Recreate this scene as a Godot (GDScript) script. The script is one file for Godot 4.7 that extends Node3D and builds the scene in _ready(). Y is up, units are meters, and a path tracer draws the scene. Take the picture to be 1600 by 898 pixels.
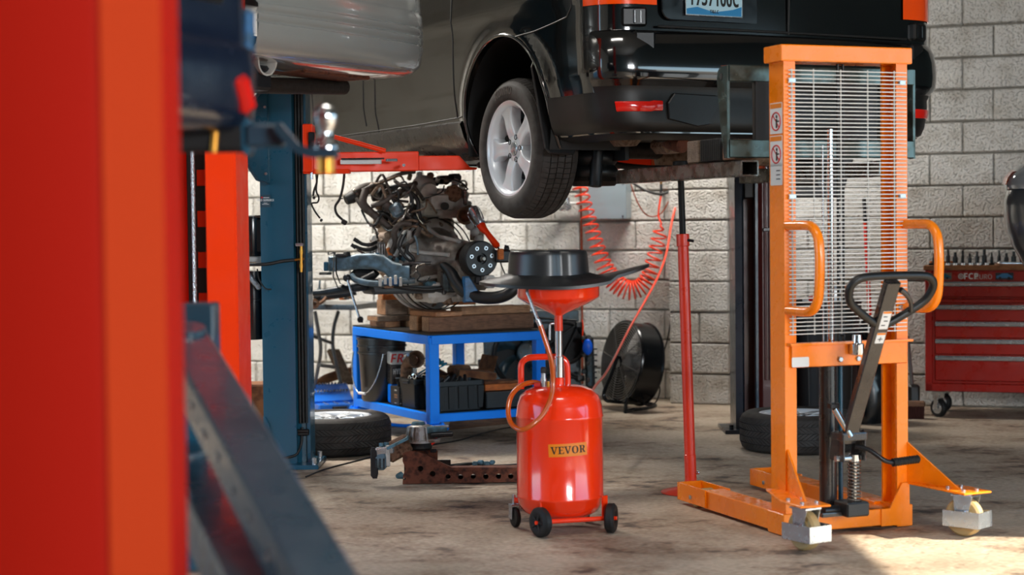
extends Node3D
# A car repair workshop. Units are metres; the camera stands at the origin, 1.207 m above the floor, looking along -Z.
const FL := 2700.0            # focal length in pixels of the 1600 x 898 frame
const EYE := Vector3(0, 1.207, 0)
var cam_basis := Basis()
var M := {}
var used := {}

# ---------- mesh builder ----------
class MB:
	var v := PackedVector3Array()
	var n := PackedVector3Array()
	var X := Transform3D()

	func tri(a: Vector3, b: Vector3, c: Vector3, na: Vector3, nb: Vector3, nc: Vector3) -> void:
		# given in any order; stored so that the front (along the normals) is clockwise
		if (b - a).cross(c - a).dot(na + nb + nc) > 0.0:
			v.append(X * a); v.append(X * c); v.append(X * b)
			n.append((X.basis * na).normalized()); n.append((X.basis * nc).normalized()); n.append((X.basis * nb).normalized())
		else:
			v.append(X * a); v.append(X * b); v.append(X * c)
			n.append((X.basis * na).normalized()); n.append((X.basis * nb).normalized()); n.append((X.basis * nc).normalized())

	func face(a: Vector3, b: Vector3, c: Vector3, d: Vector3) -> void:   # counter-clockwise seen from outside
		var k := (b - a).cross(c - a) + (c - a).cross(d - a)
		if k.length_squared() < 1e-16: return
		k = k.normalized()
		tri(a, b, c, k, k, k)
		tri(a, c, d, k, k, k)

	func tface(a: Vector3, b: Vector3, c: Vector3) -> void:
		var k := (b - a).cross(c - a)
		if k.length_squared() < 1e-18: return
		k = k.normalized()
		tri(a, b, c, k, k, k)

	func box(c: Vector3, s: Vector3, bev := 0.0, B := Basis()) -> MB:
		var h := s * 0.5
		var b := minf(bev, minf(h.x, minf(h.y, h.z)) * 0.95)
		if b <= 0.0:
			for ax in 3:
				for sg in [-1.0, 1.0]:
					var e0 := Vector3(); var e1 := Vector3(); var e2 := Vector3()
					e0[ax] = h[ax] * sg; e1[(ax + 1) % 3] = h[(ax + 1) % 3]; e2[(ax + 2) % 3] = h[(ax + 2) % 3] * sg
					face(c + B * (e0 - e1 - e2), c + B * (e0 + e1 - e2), c + B * (e0 + e1 + e2), c + B * (e0 - e1 + e2))
			return self
		var q := h - Vector3(b, b, b)
		for ax in 3:
			var a1 := (ax + 1) % 3
			var a2 := (ax + 2) % 3
			for sg in [-1.0, 1.0]:
				var e0 := Vector3(); var e1 := Vector3(); var e2 := Vector3()
				e0[ax] = h[ax] * sg; e1[a1] = q[a1]; e2[a2] = q[a2] * sg
				face(c + B * (e0 - e1 - e2), c + B * (e0 + e1 - e2), c + B * (e0 + e1 + e2), c + B * (e0 - e1 + e2))
			for s1 in [-1.0, 1.0]:
				for s2 in [-1.0, 1.0]:
					var along := Vector3(); along[ax] = q[ax]
					var p1 := Vector3(); p1[a1] = h[a1] * s1; p1[a2] = q[a2] * s2
					var p2 := Vector3(); p2[a1] = q[a1] * s1; p2[a2] = h[a2] * s2
					_edge(c, B, p1, p2, along)
		for sx in [-1.0, 1.0]:
			for sy in [-1.0, 1.0]:
				for sz in [-1.0, 1.0]:
					var k := (B * Vector3(sx, sy, sz)).normalized()
					tri(c + B * Vector3(h.x * sx, q.y * sy, q.z * sz), c + B * Vector3(q.x * sx, h.y * sy, q.z * sz), c + B * Vector3(q.x * sx, q.y * sy, h.z * sz), k, k, k)
		return self

	func _edge(c: Vector3, B: Basis, p1: Vector3, p2: Vector3, along: Vector3) -> void:
		var k := (B * (p1 + p2)).normalized()
		k = (k - B * along.normalized() * k.dot(B * along.normalized())).normalized()
		var a := c + B * (p1 - along); var b := c + B * (p2 - along); var d := c + B * (p2 + along); var e := c + B * (p1 + along)
		tri(a, b, d, k, k, k)
		tri(a, d, e, k, k, k)

	# a revolved profile: points (radius, height) along the axis from o
	func lathe(o: Vector3, axis: Vector3, prof: Array, seg := 24, sharp := 0.75) -> MB:
		var w := axis.normalized()
		var u := w.cross(Vector3.UP if absf(w.y) < 0.9 else Vector3.RIGHT).normalized()
		var t := w.cross(u)
		var m := prof.size()
		var sn := []
		for i in m - 1:
			var d: Vector2 = prof[i + 1] - prof[i]
			sn.append(Vector2(d.y, -d.x).normalized() if d.length() > 1e-9 else Vector2(0, 0))
		for i in m - 1:
			var p0: Vector2 = prof[i]
			var p1: Vector2 = prof[i + 1]
			if (p1 - p0).length() < 1e-9: continue
			var n0: Vector2 = sn[i]
			var n1: Vector2 = sn[i]
			if i > 0 and sn[i - 1].dot(sn[i]) > sharp: n0 = (sn[i - 1] + sn[i]).normalized()
			if i < m - 2 and sn[i + 1].dot(sn[i]) > sharp: n1 = (sn[i + 1] + sn[i]).normalized()
			for k in seg:
				var a0 := TAU * k / seg
				var a1 := TAU * (k + 1) / seg
				var r0 := u * cos(a0) + t * sin(a0)
				var r1 := u * cos(a1) + t * sin(a1)
				var A := o + r0 * p0.x + w * p0.y
				var B := o + r1 * p0.x + w * p0.y
				var C := o + r1 * p1.x + w * p1.y
				var D := o + r0 * p1.x + w * p1.y
				if p0.x > 1e-7: tri(A, B, C, r0 * n0.x + w * n0.y, r1 * n0.x + w * n0.y, r1 * n1.x + w * n1.y)
				if p1.x > 1e-7: tri(A, C, D, r0 * n0.x + w * n0.y, r1 * n1.x + w * n1.y, r0 * n1.x + w * n1.y)
		return self

	func cyl(a: Vector3, b: Vector3, r: float, r2 := -1.0, seg := 16, bev := 0.0) -> MB:
		var l := a.distance_to(b)
		if r2 < 0.0: r2 = r
		var pr := [Vector2(0, 0), Vector2(r - bev, 0), Vector2(r, bev), Vector2(r2, l - bev), Vector2(r2 - bev, l), Vector2(0, l)] if bev > 0.0 else [Vector2(0, 0), Vector2(r, 0), Vector2(r2, l), Vector2(0, l)]
		return lathe(a, b - a, pr, seg)

	func ball(c: Vector3, r: float, sc := Vector3.ONE, seg := 16) -> MB:
		var rows := maxi(seg / 2, 4)
		var g := []
		for i in rows + 1:
			var row := []
			for j in seg:
				var th := PI * i / rows
				var ph := TAU * j / seg
				row.append(Vector3(sin(th) * cos(ph), cos(th), sin(th) * sin(ph)))
			g.append(row)
		for i in rows:
			for j in seg:
				var q := [g[i][j], g[i][(j + 1) % seg], g[i + 1][(j + 1) % seg], g[i + 1][j]]
				var P := []
				var N := []
				for e: Vector3 in q:
					P.append(c + e * sc * r); N.append((e / sc).normalized())
				if i > 0: tri(P[0], P[1], P[2], N[0], N[1], N[2])
				if i < rows - 1: tri(P[0], P[2], P[3], N[0], N[2], N[3])
		return self

	# a round tube through points; r may be a number or an array
	func tube(pts: Array, r, seg := 8, closed := false, caps := true) -> MB:
		var m := pts.size()
		if m < 2: return self
		var rings := []
		var nrm := []
		var u := Vector3.ZERO
		for i in m:
			var d: Vector3
			if closed: d = (pts[(i + 1) % m] - pts[(i + m - 1) % m]).normalized()
			else: d = (pts[mini(i + 1, m - 1)] - pts[maxi(i - 1, 0)]).normalized()
			if u == Vector3.ZERO: u = d.cross(Vector3.UP if absf(d.y) < 0.9 else Vector3.RIGHT).normalized()
			u = (u - d * u.dot(d)).normalized()
			var t := d.cross(u)
			var rr: float = r[i] if r is Array else r
			var row := []
			var nr := []
			for k in seg:
				var a := TAU * k / seg
				var e := u * cos(a) + t * sin(a)
				row.append(pts[i] + e * rr); nr.append(e)
			rings.append(row); nrm.append(nr)
		for i in (m if closed else m - 1):
			var j := (i + 1) % m
			for k in seg:
				var l := (k + 1) % seg
				tri(rings[i][k], rings[i][l], rings[j][l], nrm[i][k], nrm[i][l], nrm[j][l])
				tri(rings[i][k], rings[j][l], rings[j][k], nrm[i][k], nrm[j][l], nrm[j][k])
		if caps and not closed:
			for e in [0, m - 1]:
				var d: Vector3 = (pts[0] - pts[1]).normalized() if e == 0 else (pts[m - 1] - pts[m - 2]).normalized()
				for k in range(1, seg - 1): tri(rings[e][0], rings[e][k], rings[e][k + 1], d, d, d)
		return self

	# a flat outline (in the XY plane of T) pushed out along T's Z by depth, chamfered by bev
	func prism(poly: PackedVector2Array, depth: float, T := Transform3D(), bev := 0.0, smooth := 0.9) -> MB:
		var p := poly
		if Geometry2D.is_polygon_clockwise(p):
			p = p.duplicate(); p.reverse()
		var m := p.size()
		var inner := p
		if bev > 0.0:
			inner = PackedVector2Array()
			for i in m:
				var e0 := (p[i] - p[(i + m - 1) % m]).normalized()
				var e1 := (p[(i + 1) % m] - p[i]).normalized()
				var n0 := Vector2(-e0.y, e0.x); var n1 := Vector2(-e1.y, e1.x)
				var k := n0 + n1
				var dd := maxf(k.length_squared() * 0.5, 0.3)
				inner.append(p[i] + k / dd * bev)
		var t := Geometry2D.triangulate_polygon(inner)
		for i in range(0, t.size(), 3):
			for z in [0.0, depth]:
				var k := T.basis * Vector3(0, 0, -1.0 if z == 0.0 else 1.0) * signf(depth)
				tri(T * Vector3(inner[t[i]].x, inner[t[i]].y, z), T * Vector3(inner[t[i + 1]].x, inner[t[i + 1]].y, z), T * Vector3(inner[t[i + 2]].x, inner[t[i + 2]].y, z), k, k, k)
		var nn := []
		for i in m:
			var e := (p[(i + 1) % m] - p[i]).normalized()
			nn.append(Vector2(e.y, -e.x))
		var bz := bev * signf(depth)
		for i in m:
			var j := (i + 1) % m
			var a: Vector2 = nn[i]
			var b: Vector2 = nn[i]
			if nn[(i + m - 1) % m].dot(nn[i]) > smooth: a = (nn[(i + m - 1) % m] + nn[i]).normalized()
			if nn[j].dot(nn[i]) > smooth: b = (nn[j] + nn[i]).normalized()
			var na := T.basis * Vector3(a.x, a.y, 0); var nb := T.basis * Vector3(b.x, b.y, 0)
			var A := T * Vector3(p[i].x, p[i].y, bz); var B := T * Vector3(p[j].x, p[j].y, bz)
			var C := T * Vector3(p[j].x, p[j].y, depth - bz); var D := T * Vector3(p[i].x, p[i].y, depth - bz)
			tri(A, B, C, na, nb, nb); tri(A, C, D, na, nb, na)
			if bev > 0.0:
				for z in [0.0, depth]:
					var zo: float = bz if z == 0.0 else depth - bz
					var k := T.basis * Vector3(0, 0, (-1.0 if z == 0.0 else 1.0) * signf(depth))
					var qa := T * Vector3(inner[i].x, inner[i].y, z); var qb := T * Vector3(inner[j].x, inner[j].y, z)
					var oa := T * Vector3(p[i].x, p[i].y, zo); var ob := T * Vector3(p[j].x, p[j].y, zo)
					tri(oa, ob, qb, (na + k), (nb + k), (nb + k)); tri(oa, qb, qa, (na + k), (nb + k), (na + k))
		return self

	# a smooth sheet through a grid of points; towards tells which side is out
	func grid(g: Array, wrap_u := false, out_from = null, skip = null) -> MB:
		var a := g.size()
		var b: int = g[0].size()
		var nm := []
		for i in a:
			var row := []
			for j in b:
				var d1: Vector3 = g[mini(i + 1, a - 1)][j] - g[maxi(i - 1, 0)][j]
				var j0 := (j + b - 1) % b if wrap_u else maxi(j - 1, 0)
				var j1 := (j + 1) % b if wrap_u else mini(j + 1, b - 1)
				var d2: Vector3 = g[i][j1] - g[i][j0]
				var k := d1.cross(d2)
				if k.length_squared() < 1e-20: k = Vector3.UP
				k = k.normalized()
				if out_from != null and k.dot(g[i][j] - out_from) < 0.0: k = -k
				row.append(k)
			nm.append(row)
		for i in a - 1:
			for j in (b if wrap_u else b - 1):
				if skip != null and skip.call(i, j): continue
				var l := (j + 1) % b
				tri(g[i][j], g[i][l], g[i + 1][l], nm[i][j], nm[i][l], nm[i + 1][l])
				tri(g[i][j], g[i + 1][l], g[i + 1][j], nm[i][j], nm[i + 1][l], nm[i + 1][j])
		return self

	func join(o: MB, T := Transform3D()) -> MB:
		for i in o.v.size():
			v.append(X * (T * o.v[i])); n.append((X.basis * (T.basis * o.n[i])).normalized())
		return self

	func mesh() -> ArrayMesh:
		var am := ArrayMesh.new()
		if v.is_empty(): return am
		var ar := []
		ar.resize(Mesh.ARRAY_MAX)
		ar[Mesh.ARRAY_VERTEX] = v
		ar[Mesh.ARRAY_NORMAL] = n
		am.add_surface_from_arrays(Mesh.PRIMITIVE_TRIANGLES, ar)
		return am

# ---------- scene helpers ----------
func numbered(called: String) -> String:
	var k: int = used.get(called, -1) + 1
	used[called] = k
	return called if k == 0 else "%s_%03d" % [called, k]

func thing(called: String, label: String, category: String, where := Vector3.ZERO, turn := 0.0, group := "") -> Node3D:
	var o := Node3D.new()
	o.name = numbered(called)
	add_child(o)
	o.position = where
	o.rotation.y = turn
	return tag(o, label, category, group)

func tag(o: Node3D, label: String, category: String, group := "") -> Node3D:
	o.set_meta("label", label)
	o.set_meta("category", category)
	if group: o.set_meta("group", group)
	return o

# commits a builder as one named mesh under parent; world: the builder's points are world points
func put(b: MB, called: String, m: Material, parent: Node3D = self, world := false) -> MeshInstance3D:
	var o := MeshInstance3D.new()
	if world and parent != self:
		var inv := parent.global_transform.affine_inverse()
		for i in b.v.size():
			b.v[i] = inv * b.v[i]
			b.n[i] = (inv.basis * b.n[i]).normalized()
	o.mesh = b.mesh()
	o.material_override = m
	o.name = numbered(called) if parent == self else StringName(called)
	parent.add_child(o, true)
	return o

# the same mesh again, under a parent
func again(mesh: Mesh, m: Material, called: String, parent: Node3D, T := Transform3D()) -> MeshInstance3D:
	var o := MeshInstance3D.new()
	o.mesh = mesh
	o.material_override = m
	o.name = called
	parent.add_child(o, true)
	o.transform = T
	return o

func struct(b: MB, called: String, m: Material, parent: Node3D = self) -> MeshInstance3D:
	var o := put(b, called, m, parent)
	if parent == self: o.set_meta("kind", "structure")
	return o

func copy(o: Node3D, label: String, where: Vector3, turn = null, group := "") -> Node3D:
	var c: Node3D = o.duplicate()
	c.name = numbered(String(o.name).rstrip("0123456789").rstrip("_"))
	add_child(c)
	c.position = where
	if turn != null: c.rotation.y = turn
	c.set_meta("label", label)
	if group: c.set_meta("group", group)
	return c

# points of the place: along the sight line through (x, y) of the frame at a depth, on the floor, at a height, on the back wall
func ray(x: float, y: float) -> Vector3:
	return cam_basis * Vector3((x - 800.0) / FL, -(y - 449.0) / FL, -1.0)
func at(x: float, y: float, z: float) -> Vector3:
	return EYE + ray(x, y) * z
func level(x: float, y: float, h: float) -> Vector3:
	var d := ray(x, y)
	return EYE + d * ((h - EYE.y) / d.y)
func ground(x: float, y: float) -> Vector3:
	return level(x, y, 0.0)
const WALL_Z := 12.19
const WALL_K := 0.38
func on_wall(x: float, y: float, off := 0.0) -> Vector3:
	var d := ray(x, y)
	var nn := Vector3(-WALL_K, 0, 1).normalized()
	var p0 := Vector3(0, 0, -WALL_Z) + nn * off
	return EYE + d * ((p0 - EYE).dot(nn) / d.dot(nn))

func spline(p: Array, sub := 6, closed := false) -> Array:
	var out := []
	var m := p.size()
	for i in (m if closed else m - 1):
		var a: Vector3 = p[(i + m - 1) % m] if closed else p[maxi(i - 1, 0)]
		var b: Vector3 = p[i]
		var c: Vector3 = p[(i + 1) % m]
		var d: Vector3 = p[(i + 2) % m] if closed else p[mini(i + 2, m - 1)]
		for k in sub: out.append(b.cubic_interpolate(c, a, d, float(k) / sub))
	if not closed: out.append(p[m - 1])
	return out

# a run of pixels with depths [x, y, z] as points
func run(p: Array, sub := 5) -> Array:
	var q := []
	for e in p: q.append(at(e[0], e[1], e[2]))
	return spline(q, sub)

func rrect(w: float, h: float, r: float, seg := 4) -> PackedVector2Array:
	var p := PackedVector2Array()
	for c in [[1, 1, 0.0], [-1, 1, 0.5], [-1, -1, 1.0], [1, -1, 1.5]]:
		for k in seg + 1:
			var a: float = PI * (c[2] + 0.5 * k / seg)
			p.append(Vector2(c[0] * (w / 2 - r) + cos(a) * r, c[1] * (h / 2 - r) + sin(a) * r))
	return p

func circle(r: float, seg := 24, c := Vector2.ZERO) -> PackedVector2Array:
	var p := PackedVector2Array()
	for k in seg: p.append(c + Vector2(cos(TAU * k / seg), sin(TAU * k / seg)) * r)
	return p

func pv(a: Array) -> PackedVector2Array:
	var p := PackedVector2Array()
	for k in range(0, a.size(), 2): p.append(Vector2(a[k], a[k + 1]))
	return p

func frame_to(o: Vector3, x: Vector3, y: Vector3) -> Transform3D:
	x = x.normalized()
	var z := x.cross(y).normalized()
	return Transform3D(Basis(x, z.cross(x), z), o)

# raised lettering, height h, centred, in the XY plane of T
func lettering(s: String, h: float, m: Material, parent: Node3D, T: Transform3D, bold := true, serif := false, depth := 0.001, bend := 0.0, called := "lettering") -> MeshInstance3D:
	var tm := TextMesh.new()
	var f := SystemFont.new()
	f.font_names = PackedStringArray(["Droid Serif" if serif else "Droid Sans"])
	f.font_weight = 700 if bold else 400
	tm.font = f
	tm.text = s
	tm.font_size = 64
	tm.pixel_size = h / 46.0
	tm.depth = depth
	tm.curve_step = 2.0
	var mesh: Mesh = tm
	if bend > 0.0:
		var ar := tm.surface_get_arrays(0)
		var pv3: PackedVector3Array = ar[Mesh.ARRAY_VERTEX]
		for i in pv3.size():
			var q := pv3[i]
			var a := q.x / bend
			pv3[i] = Vector3(sin(a) * (bend + q.z), q.y, cos(a) * (bend + q.z) - bend)
		ar[Mesh.ARRAY_VERTEX] = pv3
		ar[Mesh.ARRAY_NORMAL] = null
		ar[Mesh.ARRAY_TANGENT] = null
		mesh = ArrayMesh.new()
		mesh.add_surface_from_arrays(Mesh.PRIMITIVE_TRIANGLES, ar)
	var o := MeshInstance3D.new()
	o.mesh = mesh
	o.material_override = m
	o.name = called
	parent.add_child(o, true)
	o.transform = T
	return o

# ---------- materials ----------
var T_FINE: Texture2D
var T_GRUNGE: Texture2D
var T_PITS: Texture2D
var T_ROUGH: Texture2D
var T_WOOD: Texture2D
var T_TREAD: Texture2D
var T_BLOCK: Texture2D
var T_SPOT: Texture2D

func noise_tex(freq: float, sz: int, ramp = null, kind := FastNoiseLite.TYPE_SIMPLEX_SMOOTH, oct := 4, sd := 1, stretch := 1.0) -> ImageTexture:
	var f := FastNoiseLite.new()
	f.seed = sd; f.noise_type = kind; f.frequency = freq; f.fractal_octaves = oct
	if kind == FastNoiseLite.TYPE_CELLULAR: f.cellular_return_type = FastNoiseLite.RETURN_DISTANCE
	var im := f.get_seamless_image(sz, sz)
	im.convert(Image.FORMAT_L8)
	if ramp != null:
		var g: Gradient = ramp
		var lut := PackedByteArray()
		for i in 256:
			var c := g.sample(i / 255.0)
			lut.append_array([int(c.r * 255), int(c.g * 255), int(c.b * 255)])
		var src := im.get_data()
		var dst := PackedByteArray()
		dst.resize(src.size() * 3)
		for i in src.size():
			var k := src[i] * 3
			dst[i * 3] = lut[k]; dst[i * 3 + 1] = lut[k + 1]; dst[i * 3 + 2] = lut[k + 2]
		im = Image.create_from_data(sz, sz, false, Image.FORMAT_RGB8, dst)
	if stretch != 1.0: im.resize(int(sz * stretch), sz, Image.INTERPOLATE_LANCZOS)
	return ImageTexture.create_from_image(im)

func ramp(stops: Array) -> Gradient:
	var g := Gradient.new()
	var o := PackedFloat32Array(); var c := PackedColorArray()
	for s in stops: o.append(s[0]); c.append(s[1])
	g.offsets = o; g.colors = c
	return g

func grey(v: float) -> Color: return Color(v, v, v)

func mat(called: String, c: Color, rough := 0.5, metal := 0.0, opt := {}) -> StandardMaterial3D:
	var m := StandardMaterial3D.new()
	m.resource_name = called
	m.albedo_color = c
	m.roughness = rough
	m.metallic = metal
	if opt.has("coat"): m.clearcoat_enabled = true; m.clearcoat = opt.coat; m.clearcoat_roughness = opt.get("coat_rough", 0.05)
	if opt.has("spec"): m.metallic_specular = opt.spec
	if opt.has("tex"): m.albedo_texture = opt.tex
	if opt.has("bump"):
		m.heightmap_enabled = true; m.heightmap_texture = opt.get("bumptex", T_FINE); m.heightmap_scale = opt.bump
	if opt.has("rtex"): m.roughness_texture = opt.rtex
	if opt.has("detail"):
		m.detail_enabled = true; m.detail_albedo = opt.detail; m.detail_blend_mode = BaseMaterial3D.BLEND_MODE_MUL
		m.detail_uv_layer = BaseMaterial3D.DETAIL_UV_2
		m.uv2_triplanar = true; m.uv2_world_triplanar = opt.get("world", false)
		var d: float = opt.get("dscale", 0.7)
		m.uv2_scale = Vector3(d, d, d)
	if opt.has("emit"): m.emission_enabled = true; m.emission = opt.emit; m.emission_energy_multiplier = opt.get("glow", 1.0)
	m.uv1_triplanar = true
	m.uv1_world_triplanar = opt.get("world", false)
	var s = opt.get("scale", 1.0)
	m.uv1_scale = s if s is Vector3 else Vector3(s, s, s)
	m.uv1_triplanar_sharpness = 4.0
	M[called] = m
	return m

func materials() -> void:
	T_FINE = noise_tex(0.05, 512, null, FastNoiseLite.TYPE_SIMPLEX_SMOOTH, 5, 3)
	T_ROUGH = noise_tex(0.012, 512, ramp([[0.0, grey(0.55)], [1.0, grey(1.0)]]), FastNoiseLite.TYPE_SIMPLEX_SMOOTH, 5, 9)
	T_GRUNGE = noise_tex(0.01, 512, ramp([[0.0, Color(0.55, 0.47, 0.4)], [0.42, Color(0.86, 0.82, 0.78)], [0.6, Color(1, 1, 1)], [1.0, Color(1, 1, 1)]]), FastNoiseLite.TYPE_SIMPLEX_SMOOTH, 6, 5)
	T_PITS = noise_tex(0.045, 1024, ramp([[0.0, grey(0.0)], [0.22, grey(0.2)], [0.36, grey(0.78)], [0.6, grey(0.9)], [1.0, grey(1.0)]]), FastNoiseLite.TYPE_SIMPLEX_SMOOTH, 4, 12)
	T_BLOCK = noise_tex(0.012, 512, ramp([[0.0, Color(0.83, 0.81, 0.785)], [0.35, Color(0.95, 0.945, 0.935)], [0.55, Color(1, 1, 1)], [1.0, Color(1, 1, 1)]]), FastNoiseLite.TYPE_SIMPLEX_SMOOTH, 6, 45)
	T_SPOT = noise_tex(0.02, 512, ramp([[0.0, Color(0.45, 0.36, 0.28)], [0.3, Color(0.8, 0.76, 0.7)], [0.5, Color(1, 1, 1)], [1.0, Color(1, 1, 1)]]), FastNoiseLite.TYPE_CELLULAR, 3, 31)
	T_WOOD = noise_tex(0.02, 512, ramp([[0.0, grey(0.6)], [0.4, grey(0.85)], [0.55, grey(0.9)], [1.0, grey(1.0)]]), FastNoiseLite.TYPE_SIMPLEX_SMOOTH, 4, 21)
	# painted blocks
	for k in 4:
		var t: float = [1.0, 0.965, 0.985, 0.94][k]
		mat("block%d" % k, Color(0.87 * t, 0.865 * t, 0.845 * t), 0.8, 0.0, {"world": true, "scale": 1.15, "bump": 1.3, "bumptex": T_PITS, "detail": T_BLOCK, "dscale": 0.8, "spec": 0.35})
	mat("mortar", Color(0.6, 0.58, 0.54), 0.9, 0.0, {"world": true, "scale": 3.0, "bump": 0.5})
	mat("plaster", Color(0.72, 0.71, 0.68), 0.85, 0.0, {"world": true, "scale": 1.0, "bump": 0.2, "detail": T_BLOCK, "dscale": 0.3})
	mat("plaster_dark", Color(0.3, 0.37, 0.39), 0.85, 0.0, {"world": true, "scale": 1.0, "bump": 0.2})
	mat("ceiling", Color(0.5, 0.5, 0.49), 0.9)
	floor_material()
	# paints
	var p := func(called: String, c: Color, r := 0.3, coat := 0.5): return mat(called, c, r, 0.0, {"coat": coat, "rtex": T_ROUGH, "scale": 1.2, "bump": 0.012, "bumptex": T_FINE})
	mat("red_paint", Color(0.66, 0.085, 0.02), 0.7, 0.0, {"spec": 0.25})
	mat("post_red_lit", Color(0.70, 0.2, 0.025), 0.7, 0.0, {"spec": 0.25})  # the post's red with the warm light on its chamfer mixed in
	p.call("tank_red", Color(0.97, 0.21, 0.05), 0.24, 0.8)
	mat("lift_red", Color(0.97, 0.23, 0.04), 0.5, 0.0, {"spec": 0.32, "rtex": T_ROUGH})
	p.call("chest_red", Color(0.62, 0.085, 0.045), 0.4, 0.25)
	p.call("maroon", Color(0.3, 0.085, 0.06), 0.45, 0.3)
	p.call("orange", Color(1.0, 0.52, 0.0), 0.36, 0.25)
	mat("blue_paint", Color(0.0, 0.5, 0.96), 0.45, 0.0, {"spec": 0.35, "rtex": T_ROUGH})
	p.call("tool_blue", Color(0.04, 0.4, 0.8), 0.5, 0.1)
	p.call("column_blue", Color(0.10, 0.31, 0.40), 0.42, 0.3)
	p.call("arm_blue", Color(0.15, 0.25, 0.31), 0.4, 0.3)
	p.call("dark_blue", Color(0.055, 0.09, 0.16), 0.3, 0.6)
	p.call("pole_red", Color(0.86, 0.2, 0.08), 0.42, 0.2)
	p.call("grey_box", Color(0.56, 0.62, 0.65), 0.45, 0.2)
	mat("van_paint", Color(0.02, 0.022, 0.026), 0.12, 0.0, {"coat": 1.0, "coat_rough": 0.02, "spec": 0.6})
	mat("silver_paint", Color(0.66, 0.67, 0.66), 0.24, 0.5, {"coat": 1.0, "coat_rough": 0.04})
	mat("grey_paint", Color(0.3, 0.32, 0.34), 0.28, 0.5, {"coat": 1.0, "coat_rough": 0.04})
	mat("black_plastic", Color(0.06, 0.065, 0.07), 0.42, 0.0, {"bump": 0.03, "bumptex": T_FINE, "scale": 6.0})
	mat("gloss_plastic", Color(0.045, 0.06, 0.075), 0.25, 0.0, {"spec": 0.6, "rtex": T_ROUGH, "scale": 2.0})
	mat("tray_plastic", Color(0.085, 0.095, 0.105), 0.36, 0.0, {"spec": 0.6})
	mat("black", Color(0.02, 0.02, 0.022), 0.6)
	mat("dark_steel", Color(0.17, 0.17, 0.18), 0.42, 0.6, {"rtex": T_ROUGH, "scale": 2.0})
	mat("dark_paint", Color(0.16, 0.15, 0.15), 0.38, 0.0, {"coat": 0.4, "rtex": T_ROUGH, "scale": 2.0})
	mat("steel", Color(0.5, 0.49, 0.47), 0.36, 0.85, {"rtex": T_ROUGH, "scale": 2.5, "detail": T_GRUNGE, "dscale": 2.0})
	mat("zinc", Color(0.72, 0.74, 0.76), 0.32, 0.8, {"rtex": T_ROUGH, "scale": 3.0})
	mat("chrome", Color(0.86, 0.87, 0.88), 0.09, 1.0)
	mat("aluminium", Color(0.62, 0.62, 0.62), 0.45, 0.6, {"bump": 0.05, "bumptex": T_FINE, "scale": 5.0, "detail": T_GRUNGE, "dscale": 3.0})
	mat("cast", Color(0.72, 0.71, 0.69), 0.48, 0.1, {"bump": 0.08, "bumptex": T_FINE, "scale": 4.0, "detail": T_BLOCK, "dscale": 3.5})
	mat("gear_cast", Color(0.5, 0.475, 0.45), 0.45, 0.25, {"bump": 0.08, "bumptex": T_FINE, "scale": 4.0, "detail": T_GRUNGE, "dscale": 3.0})
	mat("dirty_cast", Color(0.5, 0.42, 0.35), 0.6, 0.2, {"bump": 0.15, "bumptex": T_FINE, "scale": 4.0, "detail": T_SPOT, "dscale": 4.0})
	mat("hose_rubber", Color(0.075, 0.07, 0.068), 0.55, 0.0, {"detail": T_GRUNGE, "dscale": 4.0})
	mat("dusty_hose", Color(0.27, 0.235, 0.21), 0.65, 0.0, {"detail": T_GRUNGE, "dscale": 4.0})
	mat("rubber", Color(0.05, 0.048, 0.047), 0.62, 0.0, {"bump": 0.04, "bumptex": T_FINE, "scale": 8.0})
	mat("tyre", Color(0.19, 0.175, 0.165), 0.72, 0.0, {"bump": 0.05, "bumptex": T_FINE, "scale": 8.0, "detail": T_GRUNGE, "dscale": 3.0})
	mat("rim", Color(0.86, 0.88, 0.9), 0.28, 0.15, {"coat": 0.8})
	mat("rust", Color(0.4, 0.21, 0.125), 0.75, 0.2, {"bump": 0.12, "bumptex": T_FINE, "scale": 5.0, "detail": T_SPOT, "dscale": 2.5})
	mat("frame_blue", Color(0.36, 0.45, 0.51), 0.45, 0.2, {"bump": 0.06, "bumptex": T_FINE, "scale": 4.0, "detail": T_GRUNGE, "dscale": 2.5})
	mat("underbody", Color(0.15, 0.12, 0.10), 0.6, 0.3, {"bump": 0.1, "bumptex": T_FINE, "scale": 5.0, "detail": T_SPOT, "dscale": 3.0})
	mat("brass", Color(0.72, 0.5, 0.2), 0.3, 0.9)
	mat("amber_hose", Color(0.72, 0.3, 0.03), 0.25, 0.0, {"coat": 0.6})
	mat("orange_hose", Color(0.98, 0.24, 0.04), 0.35, 0.0, {"coat": 0.3})
	mat("wheel_orange", Color(0.85, 0.14, 0.04), 0.5)
	mat("wheel_tan", Color(0.72, 0.6, 0.4), 0.5)
	mat("white", Color(0.88, 0.88, 0.87), 0.5)
	mat("off_white", Color(0.74, 0.74, 0.72), 0.5)
	mat("label_yellow", Color(0.9, 0.5, 0.03), 0.45)
	mat("ink", Color(0.03, 0.03, 0.035), 0.6)
	mat("ink_red", Color(0.75, 0.05, 0.04), 0.5)
	mat("ink_blue", Color(0.03, 0.3, 0.75), 0.5)
	mat("plate_white", Color(0.62, 0.75, 0.8), 0.35, 0.0, {"coat": 0.5})
	mat("plate_blue", Color(0.1, 0.45, 0.65), 0.4, 0.0, {"coat": 0.5})
	mat("reflector", Color(0.85, 0.09, 0.03), 0.15, 0.0, {"coat": 1.0})
	mat("amber", Color(0.95, 0.3, 0.02), 0.15, 0.0, {"coat": 1.0})
	mat("cardboard", Color(0.48, 0.3, 0.17), 0.85, 0.0, {"bump": 0.03, "bumptex": T_FINE, "scale": 3.0, "detail": T_GRUNGE, "dscale": 2.0})
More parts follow.
